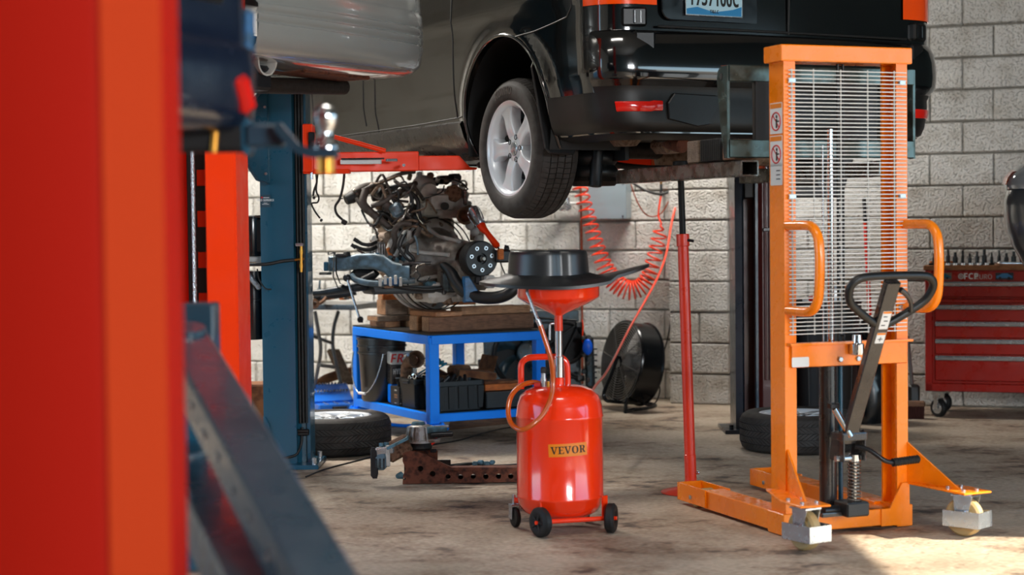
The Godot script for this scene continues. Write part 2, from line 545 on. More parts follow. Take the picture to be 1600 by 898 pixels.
	mat("dusty_black", Color(0.055, 0.052, 0.05), 0.45, 0.0, {"detail": T_GRUNGE, "dscale": 3.0})
	mat("black_gloss", Color(0.02, 0.02, 0.022), 0.3)
	mat("bristle", Color(0.22, 0.07, 0.04), 0.9)
	mat("glass_lamp", Color(0.55, 0.58, 0.6), 0.08, 0.3, {"coat": 1.0})
	mat("teal_tool", Color(0.14, 0.42, 0.5), 0.3, 0.6)
	mat("pail", Color(0.035, 0.065, 0.08), 0.32, 0.0, {"spec": 0.6})
	mat("tote", Color(0.05, 0.07, 0.08), 0.45, 0.0, {"bump": 0.02, "bumptex": T_FINE, "scale": 8.0})
	mat("bag", Color(0.8, 0.84, 0.88), 0.3, 0.0, {"coat": 0.3})
	mat("bin_brown", Color(0.085, 0.06, 0.05), 0.5)
	mat("stem_grey", Color(0.36, 0.36, 0.36), 0.45, 0.3)
	mat("threaded", Color(0.09, 0.085, 0.08), 0.5, 0.5)
	for w in [["wood_dark", Color(0.53, 0.37, 0.265)], ["wood_mid", Color(0.7, 0.48, 0.31)], ["wood_fresh", Color(0.84, 0.45, 0.17)], ["wood_grey", Color(0.56, 0.48, 0.41)], ["wood_end", Color(0.74, 0.55, 0.40)], ["wood_top", Color(0.66, 0.43, 0.26)]]:
		mat(w[0], w[1], 0.7, 0.0, {"tex": T_WOOD, "scale": Vector3(1.2, 14.0, 7.0), "bump": 0.06, "bumptex": T_WOOD, "detail": T_BLOCK, "dscale": 2.5})
	mat("lamp_glow", Color(1, 1, 1), 0.5, 0.0, {"emit": Color(1.0, 0.96, 0.9), "glow": 4.0})
	mat("added_fill_glow", Color(1, 1, 1), 0.5, 0.0, {"emit": Color(0.97, 0.985, 1.0), "glow": 2.0})  # glow of the added fill light
	var g := mat("lens_glass", Color(1, 1, 1, 0.15), 0.03)
	g.transparency = BaseMaterial3D.TRANSPARENCY_ALPHA

func floor_material() -> void:
	var sz := 1024
	var a := FastNoiseLite.new(); a.seed = 7; a.frequency = 0.004; a.fractal_octaves = 6
	var b := FastNoiseLite.new(); b.seed = 17; b.frequency = 0.02; b.fractal_octaves = 5
	var c := FastNoiseLite.new(); c.seed = 27; c.frequency = 0.1; c.fractal_octaves = 3
	var ia := a.get_seamless_image(sz, sz); ia.convert(Image.FORMAT_L8)
	var ib := b.get_seamless_image(sz, sz); ib.convert(Image.FORMAT_L8)
	var ic := c.get_seamless_image(sz, sz); ic.convert(Image.FORMAT_L8)
	var da := ia.get_data(); var db := ib.get_data(); var dc := ic.get_data()
	var out := PackedByteArray(); out.resize(sz * sz * 3)
	var light := Color(0.70, 0.645, 0.575)
	var tan := Color(0.585, 0.505, 0.43)
	var oil := Color(0.25, 0.22, 0.205)
	for i in sz * sz:
		var va := da[i] / 255.0
		var vb := db[i] / 255.0
		var vc := dc[i] / 255.0
		var col := tan.lerp(light, smoothstep(0.25, 0.62, va * 0.55 + vb * 0.35 + vc * 0.12))
		col = col.lerp(oil, 0.8 * smoothstep(0.36, 0.16, vb * 0.55 + va * 0.45))
		col = col.lerp(oil, 0.55 * smoothstep(0.27, 0.14, vc * 0.6 + va * 0.35))
		var g := 0.88 + 0.24 * vc
		out[i * 3] = int(clampf(col.r * g, 0, 1) * 255); out[i * 3 + 1] = int(clampf(col.g * g, 0, 1) * 255); out[i * 3 + 2] = int(clampf(col.b * g, 0, 1) * 255)
	var t := ImageTexture.create_from_image(Image.create_from_data(sz, sz, false, Image.FORMAT_RGB8, out))
	mat("floor", Color(1, 1, 1), 0.62, 0.0, {"tex": t, "world": true, "scale": Vector3(0.28, 0.28, 0.4), "bump": 0.35, "bumptex": T_PITS, "detail": T_BLOCK, "dscale": 0.21, "spec": 0.4})
	mat("apron", Color(0.6, 0.57, 0.52), 0.9)
	mat("carriage", Color(0.3, 0.36, 0.35), 0.3, 0.5, {"rtex": T_ROUGH, "scale": 2.0, "detail": T_GRUNGE, "dscale": 2.0})
	mat("amber_sleeve", Color(0.85, 0.2, 0.03), 0.25, 0.0, {"coat": 0.6})
	mat("tread_grey", Color(0.12, 0.12, 0.12), 0.6)
	mat("bench_top", Color(0.09, 0.085, 0.08), 0.55, 0.2, {"detail": T_GRUNGE, "dscale": 1.5})
	mat("blue_face", Color(0.09, 0.32, 0.5), 0.4, 0.1, {"detail": T_GRUNGE, "dscale": 3.0})
	mat("teal_dust", Color(0.3, 0.45, 0.52), 0.6, 0.2, {"detail": T_GRUNGE, "dscale": 4.0})
	mat("frame_dark", Color(0.12, 0.15, 0.18), 0.45, 0.3, {"detail": T_GRUNGE, "dscale": 3.0})
	mat("rust_pale", Color(0.46, 0.34, 0.26), 0.7, 0.3, {"bump": 0.1, "bumptex": T_FINE, "scale": 5.0, "detail": T_SPOT, "dscale": 4.0})
	mat("copper", Color(0.6, 0.25, 0.1), 0.4, 0.5)
	mat("fan_black", Color(0.07, 0.08, 0.09), 0.3, 0.3, {"rtex": T_ROUGH, "scale": 3.0})
	mat("zinc_dark", Color(0.5, 0.5, 0.5), 0.4, 0.7)
	mat("teal_shroud", Color(0.2, 0.3, 0.35), 0.4, 0.1, {"detail": T_GRUNGE, "dscale": 2.5})
	mat("blue_cap", Color(0.02, 0.4, 0.95), 0.35)
	p2("lift_orange", Color(0.8, 0.3, 0.06))
	p2("dark_blue_grey", Color(0.085, 0.13, 0.18))

func p2(called: String, c: Color) -> void:
	mat(called, c, 0.4, 0.0, {"coat": 0.3, "rtex": T_ROUGH, "scale": 1.2})

func _ready() -> void:
	camera_and_light()
	materials()
	room()
	lamps()
	van()
	cars()
	lift_posts()
	lift_arms()
	stacker()
	drain()
	bench()
	engine()
	bench_load()
	floor_things()
	wall_things()
	right_side()

func camera_and_light() -> void:
	var cam := Camera3D.new()
	cam.name = "camera"
	cam_basis = Basis(Vector3.RIGHT, -atan(99.0 / FL)) * Basis(Vector3(0, 0, 1), -0.011)
	cam.transform = Transform3D(cam_basis, EYE)
	cam.keep_aspect = Camera3D.KEEP_HEIGHT
	var ca := CameraAttributesPhysical.new()
	ca.frustum_focal_length = 12.0 * FL / 449.0
	ca.frustum_focus_distance = 7.9
	ca.exposure_aperture = 2.7
	ca.auto_exposure_enabled = false
	cam.attributes = ca
	add_child(cam)
	cam.fov = rad_to_deg(2.0 * atan(449.0 / FL))
	cam.far = 200.0
	cam.current = true
	var e := Environment.new()
	e.background_mode = Environment.BG_SKY
	var sm := ProceduralSkyMaterial.new()
	sm.sky_top_color = Color(0.25, 0.5, 0.72)
	sm.sky_horizon_color = Color(0.75, 0.86, 0.9)
	sm.ground_horizon_color = Color(0.6, 0.58, 0.54)
	sm.ground_bottom_color = Color(0.4, 0.38, 0.35)
	sm.energy_multiplier = 6.0
	e.sky = Sky.new()
	e.sky.sky_material = sm
	e.tonemap_mode = Environment.TONE_MAPPER_LINEAR
	e.tonemap_exposure = 1.05
	e.sdfgi_enabled = true
	e.ssao_enabled = true
	e.ssil_enabled = true
	var we := WorldEnvironment.new()
	we.name = "environment"
	we.environment = e
	add_child(we)
	var sun := DirectionalLight3D.new()
	sun.name = "sun"
	sun.light_color = Color(1.0, 0.95, 0.86)
	sun.light_energy = 5.0
	sun.light_angular_distance = 0.53
	sun.shadow_enabled = true
	add_child(sun)
	sun.look_at_from_position(Vector3.ZERO, Vector3(-0.80, -0.50, -0.12))

# a strip lamp under the ceiling: housing, glowing diffuser and the light just under it
func lamp(where: Vector3, size: Vector2, energy: float, turn: float, label: String, col := Color(1.0, 0.96, 0.9)) -> void:
	var t := thing("ceiling_lamp", label, "lamp", where, turn, "ceiling strip lamps")
	put(MB.new().box(Vector3(0, 0.05, 0), Vector3(size.x + 0.06, 0.08, size.y + 0.06), 0.01), "housing", M.white, t)
	put(MB.new().box(Vector3(0, 0.002, 0), Vector3(size.x, 0.02, size.y), 0.004), "diffuser", M.lamp_glow, t)
	for s in [-1.0, 1.0]:
		put(MB.new().cyl(Vector3(s * size.x * 0.4, 0.09, 0), Vector3(s * size.x * 0.4, 5.2 - where.y, 0), 0.006, -1, 6), "hanger", M.zinc, t)
	var l := AreaLight3D.new()
	l.name = "lamp_light"
	l.area_size = size
	l.light_energy = energy
	l.light_color = col
	l.area_range = 30.0
	l.area_attenuation = 2.0
	l.shadow_enabled = true
	t.add_child(l)
	l.position = Vector3(0, -0.02, 0)
	l.rotation.x = -PI / 2

func lamps() -> void:
	var white := Color(1.0, 0.975, 0.94)
	lamp(Vector3(0.95, 2.75, -11.0), Vector2(0.9, 0.2), 5.6, -0.36, "short white strip lamp hung low between the van and the block wall", white)
	lamp(Vector3(-2.1, 3.9, -10.6), Vector2(1.4, 0.3), 28.0, 0.4, "white strip lamp hung in the back corner left of the van", white)
	lamp(Vector3(0.0, 4.7, -4.6), Vector2(1.6, 0.3), 5.0, 0.0, "white strip lamp hung above the red oil drainer", white)
	lamp(Vector3(-2.6, 4.7, -1.0), Vector2(1.6, 0.3), 2.5, 0.0, "white strip lamp hung above the nearest red post", white)
	# added fill light, out of view, brightening the sides that face the camera
	var t := thing("added_fill_lamp", "wide white fill light added out of view, front right of the camera", "lamp", Vector3(4.0, 2.4, 2.6), deg_to_rad(45))
	put(MB.new().box(Vector3(0, 0, 0.03), Vector3(2.5, 1.3, 0.08), 0.02), "housing", M.white, t)
	put(MB.new().box(Vector3(0, 0, -0.015), Vector3(2.4, 1.2, 0.02), 0.005), "diffuser", M.added_fill_glow, t)
	var l := AreaLight3D.new()
	l.name = "added_fill_light"
	l.area_size = Vector2(2.4, 1.2)
	l.light_energy = 44.0
	l.light_color = Color(0.97, 0.985, 1.0)
	l.area_range = 30.0
	l.area_attenuation = 2.0
	l.shadow_enabled = true
	t.add_child(l)
	l.position = Vector3(0, 0, -0.04)

# a wall slab between z0 and z1 at x with one opening [oz0, oz1, oy0, oy1]
func wall_with_opening(called: String, x: float, th: float, z0: float, z1: float, h: float, o: Array) -> void:
	var b := MB.new()
	b.box(Vector3(x, h / 2, (z0 + o[0]) / 2), Vector3(th, h, absf(o[0] - z0)))
	b.box(Vector3(x, h / 2, (o[1] + z1) / 2), Vector3(th, h, absf(z1 - o[1])))
	b.box(Vector3(x, (o[3] + h) / 2, (o[0] + o[1]) / 2), Vector3(th, h - o[3], absf(o[1] - o[0])))
	if o[2] > 0.0: b.box(Vector3(x, o[2] / 2, (o[0] + o[1]) / 2), Vector3(th, o[2], absf(o[1] - o[0])))
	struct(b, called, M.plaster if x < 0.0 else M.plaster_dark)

func room() -> void:
	struct(MB.new().box(Vector3(-0.5, -0.1, -5.2), Vector3(11.4, 0.2, 19.0)), "floor", M.floor)
	struct(MB.new().box(Vector3(-0.5, 5.3, -5.2), Vector3(11.4, 0.2, 19.0)), "ceiling", M.ceiling)
	struct(MB.new().box(Vector3(-0.5, 2.6, 4.1), Vector3(11.4, 5.2, 0.2)), "wall_front", M.plaster_dark)
	wall_with_opening("wall_left", -6.1, 0.2, -14.6, 4.0, 5.2, [-7.0, -2.2, 0.0, 3.4])
	wall_with_opening("wall_right", 5.1, 0.2, -10.6, 4.0, 5.2, [-6.05, -0.6, 0.0, 2.45])
	struct(MB.new().box(Vector3(-12.1, -0.12, -5), Vector3(11.8, 0.2, 30)), "trim_1", M.apron)
	struct(MB.new().box(Vector3(11.1, -0.12, -5), Vector3(11.8, 0.2, 30)), "trim_2", M.apron)
	# the block wall: a mortar slab with each block in view a piece of its own, set proud of the joints
	var w := struct(MB.new().box(Vector3(-0.3, 2.6, -0.13), Vector3(13.4, 5.2, 0.24)), "wall_back", M.mortar)
	w.position = Vector3(0, 0, -WALL_Z)
	w.rotation.y = -atan(WALL_K)
	var pitch := 0.3964
	var course := 0.2033
	var shapes := []
	var rnd := RandomNumberGenerator.new()
	rnd.seed = 11
	for k in 4:
		var s := MB.new()
		s.box(Vector3(0, 0, -0.03), Vector3(pitch - 0.003, course - 0.011, 0.09), 0.006 + 0.001 * k)
		shapes.append(s.mesh())
	var rest := MB.new()
	for row in 26:
		for c in range(-17, 18):
			var u: float = 3.101 + (c - 8) * pitch + (0.0 if row % 2 == 0 else 0.19) + pitch / 2
			if u < -7.0 or u > 6.3: continue
			var p := Vector3(u, (row + 0.5) * course, rnd.randf_range(-0.003, 0.003))
			if row < 13 and u > -2.9 and u < 3.6 and not (u > 1.35 and u < 1.62 and false):
				again(shapes[rnd.randi() % 4], M["block%d" % (rnd.randi() % 4)], "block", w, Transform3D(Basis(Vector3(0, 0, 1), rnd.randf_range(-0.003, 0.003)), p))
			else:
				rest.box(p + Vector3(0, 0, -0.03), Vector3(pitch - 0.004, course - 0.011, 0.09))
	var r := put(rest, "blockwork", M.block0, w)
	r.set_meta("kind", "stuff")
	# pilaster between the air hoses and the lift column
	var a := on_wall(1071.5, 500, 0.0)
	var pl := struct(MB.new().box(Vector3(0.2, 2.6, 0.13), Vector3(0.4, 5.2, 0.3)), "wall_pilaster", M.mortar)
	pl.rotation.y = -atan(WALL_K)
	var q := at(1071.5, 500, 11.5)
	pl.position = Vector3(q.x, 0, q.z - 0.29)
	for row in 13:
		var yy := (row + 0.5) * course
		if row == 2:
			put(MB.new().box(Vector3(0.1, yy, 0.15), Vector3(0.197, course - 0.009, 0.3), 0.007), "block", M.block2, pl)
			put(MB.new().box(Vector3(0.305, yy, 0.15), Vector3(0.197, course - 0.009, 0.3), 0.007), "block", M.block1, pl)
		else:
			put(MB.new().box(Vector3(0.2, yy + rnd.randf_range(-0.001, 0.001), 0.148 + rnd.randf_range(0, 0.005)), Vector3(0.405, course - 0.009, 0.305), 0.008), "block", M["block%d" % (row % 4)], pl)
	put(MB.new().box(Vector3(0.2, 13 * course + 1.28, 0.148), Vector3(0.405, 2.55, 0.3)), "blockwork", M.block0, pl).set_meta("kind", "stuff")

# ---------- wheels ----------
# a tyre whose axis is +Z of T, its outer face at z = w / 2; tread blocks are real
func tyre_parts(parent: Node3D, T: Transform3D, r: float, w: float, rr: float, blocks := 64, slant := 0.5, mate = null) -> void:
	var b := MB.new()
	b.X = T
	var hw := w / 2
	var g := 0.009
	var prof := [Vector2(rr, -hw * 0.86), Vector2(rr + 0.012, -hw * 0.97), Vector2(rr + (r - rr) * 0.45, -hw * 1.0), Vector2(rr + (r - rr) * 0.72, -hw * 0.95), Vector2(r - 0.02, -hw * 0.86), Vector2(r - g, -hw * 0.74),
		Vector2(r - g, hw * 0.74), Vector2(r - 0.02, hw * 0.86), Vector2(rr + (r - rr) * 0.72, hw * 0.95), Vector2(rr + (r - rr) * 0.68, hw * 0.975), Vector2(rr + (r - rr) * 0.45, hw * 1.0), Vector2(rr + 0.018, hw * 0.985), Vector2(rr + 0.012, hw * 0.95), Vector2(rr, hw * 0.86)]
	b.lathe(T.basis.inverse() * Vector3.ZERO, Vector3(0, 0, 1), prof, 64, 0.6)
	put(b, "tyre", M.tyre, parent)
	var t := MB.new()
	t.X = T
	var ribs := [[-0.93, -0.60], [-0.55, -0.22], [-0.17, 0.17], [0.22, 0.55], [0.60, 0.93]]
	for q in ribs.size():
		var z0: float = ribs[q][0] * hw * 0.88
		var z1: float = ribs[q][1] * hw * 0.88
		var outer := q == 0 or q == 4
		for k in blocks:
			var a0 := TAU * k / blocks
			var a1 := TAU * (k + 0.86) / blocks
			var sl: float = slant * TAU / blocks * (1.0 if q % 2 == 0 else -1.0)
			var c := []
			for e in [[a0, z0], [a1, z0], [a1 + sl, z1], [a0 + sl, z1]]:
				var fall := 0.0
				if outer and absf(e[1]) > hw * 0.7: fall = 0.012
				for rad in [r - g - 0.004 - fall, r - fall]: c.append(Vector3(cos(e[0]) * rad, sin(e[0]) * rad, e[1]))
			t.face(c[1], c[3], c[5], c[7])
			t.face(c[0], c[2], c[3], c[1]); t.face(c[2], c[4], c[5], c[3]); t.face(c[4], c[6], c[7], c[5]); t.face(c[6], c[0], c[1], c[7])
	put(t, "tread", M.tyre, parent).set_meta("kind", "stuff")

func rim_parts(parent: Node3D, T: Transform3D, w: float, rr: float, spokes := 5, dish := 0.0) -> void:
	var hw := w / 2
	var b := MB.new()
	b.X = T
	b.lathe(Vector3.ZERO, Vector3(0, 0, 1), [Vector2(rr - 0.03, -hw * 0.85), Vector2(rr - 0.028, hw * 0.4), Vector2(rr - 0.02, hw * 0.72), Vector2(rr - 0.012, hw * 0.84), Vector2(rr - 0.004, hw * 0.9), Vector2(rr + 0.006, hw * 0.92), Vector2(rr + 0.01, hw * 0.86), Vector2(rr, hw * 0.8), Vector2(rr, -hw * 0.85)], 56, 0.6)
	put(b, "rim", M.rim, parent)
	var s := MB.new()
	s.X = T
	var zf := hw * 0.62 - dish
	for k in spokes:
		var R := Basis(Vector3(0, 0, 1), TAU * (k + 0.25) / spokes)
		var g := []
		for i in 11:
			var f := i / 10.0
			var rad := lerpf(0.04, rr - 0.014, f)
			var half := 0.030 + 0.006 * cos(f * PI) + 0.05 * pow(f, 4.0)
			var z := zf + 0.018 * sin(f * PI) - 0.006 * f + (hw * 0.2) * pow(f, 5.0)
			var row := []
			for e in [[-1.0, -0.055], [-1.0, -0.006], [-0.8, 0.0], [-0.25, -0.004], [0.25, -0.004], [0.8, 0.0], [1.0, -0.006], [1.0, -0.055]]:
				row.append(R * Vector3(rad, e[0] * half, z + e[1]))
			g.append(row)
		s.grid(g)
	put(s, "spokes", M.rim, parent)
	var h := MB.new()
	h.X = T
	h.lathe(Vector3.ZERO, Vector3(0, 0, 1), [Vector2(0.078, zf - 0.06), Vector2(0.075, zf - 0.004), Vector2(0.068, zf + 0.002), Vector2(0.036, zf + 0.004), Vector2(0.036, zf - 0.004), Vector2(0, zf - 0.004)], 32)
	put(h, "hub", M.rim, parent)
	var cp := MB.new()
	cp.X = T
	cp.lathe(Vector3.ZERO, Vector3(0, 0, 1), [Vector2(0.034, zf - 0.006), Vector2(0.033, zf + 0.006), Vector2(0.026, zf + 0.01), Vector2(0, zf + 0.011)], 24)
	put(cp, "centre_cap", M.zinc, parent)
	for k in spokes:
		var a := TAU * (k + 0.75) / spokes
		var c := Vector3(cos(a) * 0.056, sin(a) * 0.056, zf - 0.02)
		var lb := MB.new()
		lb.X = T
		lb.lathe(c, Vector3(0, 0, 1), [Vector2(0.014, 0.0), Vector2(0.0135, 0.0255), Vector2(0.011, 0.0262), Vector2(0.010, 0.012), Vector2(0, 0.012)], 12)
		put(lb, "wheel_bolt", M.dark_steel, parent)

# ---------- the van ----------
const VW := [[0.20, 0.86], [0.24, 0.885], [0.30, 0.915], [0.40, 0.94], [0.55, 0.957], [0.75, 0.965], [0.95, 0.965], [1.05, 0.955], [1.25, 0.925], [1.5, 0.885], [1.75, 0.83], [1.84, 0.76], [1.885, 0.6], [1.9, 0.3]]
func van_half(h: float) -> float:
	for i in VW.size() - 1:
		if h <= VW[i + 1][0]:
			var f: float = clampf((h - VW[i][0]) / (VW[i + 1][0] - VW[i][0]), 0, 1)
			return lerpf(VW[i][1], VW[i + 1][1], smoothstep(0, 1, f) * 0.5 + f * 0.5)
	return VW[-1][1]
func van_rear(h: float) -> float:
	return 0.93 - 0.10 * smoothstep(0.95, 1.9, h)
const ARCH := Vector2(0.0, 0.345)
const ARCH_R := 0.435
# a point of the van's left flank (s to the rear, h up), pushed out by d
func flank(z: float, h: float, d := 0.0) -> Vector3:
	var w := van_half(h)
	var q := Vector2(z, h).distance_to(ARCH)
	w += 0.016 * exp(-pow((q - ARCH_R - 0.02) / 0.045, 2.0))
	w += 0.006 * exp(-pow((h - 0.9) / 0.03, 2.0))
	var zr := van_rear(h)
	var rc := 0.2
	if z > zr - rc:
		var f := clampf((z - (zr - rc)) / rc, 0, 1)
		w -= rc * (1.0 - sqrt(maxf(1.0 - f * f, 0.0)))
	return Vector3(-(w + d), h, z)

func van() -> void:
	var v := thing("van", "black van raised on the red lift arms, seen from its rear left corner", "van", Vector3(0.82, 1.33, -8.773), deg_to_rad(28))
	# body shell: rings of the plan at each height, the rear wheel arches cut out
	var hs := []
	var h := 0.27
	while h < 1.0: hs.append(h); h += 0.03
	for e in [1.0, 1.1, 1.25, 1.4, 1.55, 1.7, 1.78, 1.84, 1.87, 1.885, 1.9]: hs.append(e)
	var zs := []
	var z := -3.0
	while z < -0.62: zs.append(z); z += 0.2
	z = -0.6
	while z < 0.72: zs.append(z); z += 0.03
	var g := []
	var info := []
	for e in hs:
		var row := []
		var ir := []
		var w := van_half(e)
		var zr := van_rear(e)
		var rc := 0.2
		for k in 5:   # nose
			row.append(Vector3(-w * 0.85 * k / 5.0, e, -3.2 + 0.5 * maxf(e - 0.6, 0)))
			ir.append(0)
		for q in zs:
			var p := flank(q, e)
			var d := Vector2(q, e).distance_to(ARCH)
			var inside := 0
			if d < ARCH_R:
				inside = 1
				if d > ARCH_R - 0.045:
					var dir := (Vector2(q, e) - ARCH).normalized() * ARCH_R + ARCH
					p = flank(dir.x, dir.y)
					inside = 2
			if q < -2.7: p.z = maxf(p.z, -3.2 + 0.5 * maxf(e - 0.6, 0))
			row.append(p); ir.append(inside)
		for k in range(0, 9):
			var a := PI / 2 * k / 8.0
			row.append(Vector3(-(w - rc) - cos(a) * rc, e, zr - rc + sin(a) * rc)); ir.append(0)
		for k in range(1, 12):
			var f := k / 12.0
			row.append(Vector3(lerpf(-(w - rc), w - rc, f), e, zr + 0.03 * sin(f * PI))); ir.append(0)
		for k in range(8, -1, -1):
			var a := PI / 2 * k / 8.0
			row.append(Vector3((w - rc) + cos(a) * rc, e, zr - rc + sin(a) * rc)); ir.append(0)
		for i in range(zs.size() - 1, -1, -1):
			var p: Vector3 = row[5 + i]
			row.append(Vector3(-p.x, p.y, p.z)); ir.append(ir[5 + i])
		for k in range(4, 0, -1):
			var p: Vector3 = row[k]
			row.append(Vector3(-p.x, p.y, p.z)); ir.append(0)
		g.append(row); info.append(ir)
	var body := MB.new()
	var nb: int = g[0].size()
	body.grid(g, true, Vector3(0, 0.9, -1.6), func(i, j):
		var l: int = (j + 1) % nb
		return info[i][j] > 0 and info[i][l] > 0 and info[i + 1][j] > 0 and info[i + 1][l] > 0)
	var cap := MB.new()
	put(body, "body", M.van_paint, v)
	# arch lip, a bead round the opening, and the liner behind it
	var lip := []
	for k in 41:
		var a := lerpf(-0.28, PI + 0.28, k / 40.0)
		var q := ARCH + Vector2(cos(a), sin(a)) * ARCH_R
		lip.append(flank(q.x, q.y, 0.001))
	put(MB.new().tube(lip, 0.009, 8), "arch_lip", M.van_paint, v)
	for sgn in [-1.0, 1.0]:
		var ln := MB.new()
		var lg := []
		for k in 25:
			var a := lerpf(-0.3, PI + 0.3, k / 24.0)
			var row := []
			for q in 4:
				var xx: float = lerpf(0.945, 0.55, q / 3.0)
				row.append(Vector3(sgn * xx, ARCH.y + sin(a) * (ARCH_R - 0.004), cos(a) * (ARCH_R - 0.004)))
			lg.append(row)
		ln.grid(lg)
		ln.box(Vector3(sgn * 0.55, 0.5, 0), Vector3(0.02, 0.66, 0.9))
		put(ln, "wheel_arch_liner", M.black, v)
	# grooves between the panels
	var seams := []
	seams.append([[-0.545, 0.42], [-0.55, 0.6], [-0.54, 0.8], [-0.56, 1.0], [-0.6, 1.3]])
	seams.append([[-1.535, 0.36], [-1.56, 0.5], [-1.535, 0.75], [-1.54, 1.3]])
	seams.append([[-1.71, 0.44], [-1.72, 0.55], [-1.70, 0.75], [-1.70, 1.3]])
	seams.append([[-2.49, 0.44], [-2.5, 0.7], [-2.49, 1.3]])
	seams.append([[-3.0, 0.405], [-2.0, 0.405], [-1.0, 0.41], [-0.47, 0.42]])
	seams.append([[0.12, 0.755], [0.3, 0.765], [0.5, 0.785], [0.62, 0.80], [0.66, 0.84], [0.66, 1.1]])
	for s in seams:
		var pts := []
		for i in s.size() - 1:
			for k in 8: pts.append(flank(lerpf(s[i][0], s[i + 1][0], k / 8.0), lerpf(s[i][1], s[i + 1][1], k / 8.0), 0.0005))
		pts.append(flank(s[-1][0], s[-1][1], 0.0005))
		put(MB.new().tube(pts, 0.0035, 6), "panel_gap", M.black, v)
	# rocker trim under the doors
	var rk := []
	for e in [[0.40, 0.0], [0.385, 0.014], [0.32, 0.012], [0.27, 0.004], [0.235, -0.03], [0.21, -0.09]]:
		var row := []
		for k in 30: row.append(flank(lerpf(-2.9, -0.475, k / 29.0), e[0], e[1]))
		rk.append(row)
	put(MB.new().grid(rk, false, Vector3(0, 0.4, -2)), "rocker_panel", M.dark_paint, v)
	# rear bumper wrapped round the corners
	var bp := [[0.245, -0.10], [0.262, -0.02], [0.285, 0.012], [0.32, 0.02], [0.36, 0.018], [0.42, 0.016], [0.45, 0.012], [0.475, 0.02], [0.497, 0.04], [0.515, 0.047], [0.56, 0.05], [0.63, 0.044], [0.68, 0.03], [0.71, 0.014], [0.722, -0.005], [0.724, -0.04]]
	var bg := []
	var bi := []
	for e in bp:
		var row := []
		var ir := []
		var w := van_half(e[0])
		var rc := 0.2
		for q in [0.44, 0.5, 0.56, 0.62, 0.68]:
			row.append(flank(q, e[0], minf(e[1], 0.02) * 0.8)); ir.append(1 if e[0] > 0.43 else 0)
		for k in 9:
			var a := PI / 2 * k / 8.0
			var d: float = lerpf(minf(e[1], 0.02) * 0.8, e[1], smoothstep(0.0, 0.7, a))
			row.append(Vector3(-(w - rc) - cos(a) * (rc + d), e[0], 0.93 - rc + sin(a) * (rc + d))); ir.append(1 if e[0] > 0.43 and k < 2 else 0)
		for k in range(1, 24):
			var f := k / 24.0
			row.append(Vector3(lerpf(-(w - rc), w - rc, f), e[0], 0.93 + e[1] + 0.03 * sin(f * PI))); ir.append(0)
		for k in range(13, -1, -1):
			row.append(Vector3(-row[k].x, row[k].y, row[k].z)); ir.append(ir[k])
		bg.append(row); bi.append(ir)
	put(MB.new().grid(bg, false, Vector3(0, 0.5, 0), func(i, j): return (bi[i][j] == 1 and bi[i + 1][j] == 1) or i < 7), "rear_bumper", M.van_paint, v)
	put(MB.new().grid(bg.slice(0, 8), false, Vector3(0, 0.5, 0), func(i, j): return bi[i][j] == 1 and bi[i + 1][j] == 1), "bumper_skirt", M.dusty_black, v)
	# lower insert of the bumper with the reflectors
	for sgn in [-1.0, 1.0]:
		var ins := pv([0.30, 0.33, 0.40, 0.44, 0.62, 0.445, 0.655, 0.40, 0.65, 0.33, 0.5, 0.30])
		for i in ins.size(): ins[i].x *= sgn
		put(MB.new().prism(ins, 0.012, Transform3D(Basis(), Vector3(0, 0, 0.955)), 0.004), "bumper_insert", M.black_plastic, v)
		var rg := []
		for e in [[0.362, 0.014], [0.366, 0.027], [0.404, 0.027], [0.408, 0.014]]:
			var row := []
			var w := van_half(e[0]) - 0.2
			for x in [0.68, 0.70, 0.72]: row.append(Vector3(sgn * x, e[0] + 0.004, 0.935 + e[1]))
			for k in 7:
				var a := lerpf(PI / 2, 0.85, k / 6.0)
				row.append(Vector3(sgn * (w + cos(a) * (0.2 + e[1])), e[0], 0.73 + sin(a) * (0.2 + e[1])))
			rg.append(row)
		put(MB.new().grid(rg, false, Vector3(0, 0.38, 0)), "rear_reflector", M.reflector, v)
	put(MB.new().box(Vector3(0, 0.36, 0.955), Vector3(0.62, 0.1, 0.02), 0.008), "lower_grille", M.black_plastic, v)
	# barn doors: split line, lower line, plate recess, plate
	for s in [[Vector3(0, 0.726, 0.966), Vector3(0, 1.1, 0.964), Vector3(0, 1.8, 0.872)], [Vector3(-0.70, 0.735, 0.958), Vector3(0, 0.735, 0.9665), Vector3(0.70, 0.735, 0.958)]]:
		put(MB.new().tube(spline(s, 12), 0.006, 6), "door_gap", M.black, v)
	for sgn in [-1.0, 1.0]:
		var lt := []
		for e in [0.83, 0.86, 0.95, 1.05, 1.15, 1.25]:
			var row := []
			var w := van_half(e)
			for k in 9:
				var a := PI / 2 * (0.12 + 0.88 * k / 8.0)
				row.append(Vector3(sgn * ((w - 0.2) + cos(a) * 0.208), e, van_rear(e) - 0.2 + sin(a) * 0.208))
			row.append(Vector3(sgn * (w - 0.27), e, van_rear(e) + 0.012))
			lt.append(row)
		put(MB.new().grid(lt, false, Vector3(0, 1.0, 0)), "tail_lamp", M.amber, v)
		var base := Vector3(sgn * 0.80, 0.775, 0.915)
		var vb := MB.new().box(base, Vector3(0.115, 0.085, 0.05), 0.01, Basis(Vector3.UP, sgn * 0.35))
		put(vb, "vent_housing", M.black_plastic, v)
		for k in 2: put(MB.new().box(base + Vector3(sgn * (-0.02 + 0.03 * k), 0.0, 0.028), Vector3(0.01, 0.06, 0.012), 0.003, Basis(Vector3.UP, sgn * 0.35)), "vent_rib", M.gloss_plastic, v)
		put(MB.new().box(Vector3(sgn * 0.765, 0.655, 0.945), Vector3(0.1, 0.12, 0.04), 0.012, Basis(Vector3.UP, sgn * 0.25)), "bumper_pocket", M.black_plastic, v)
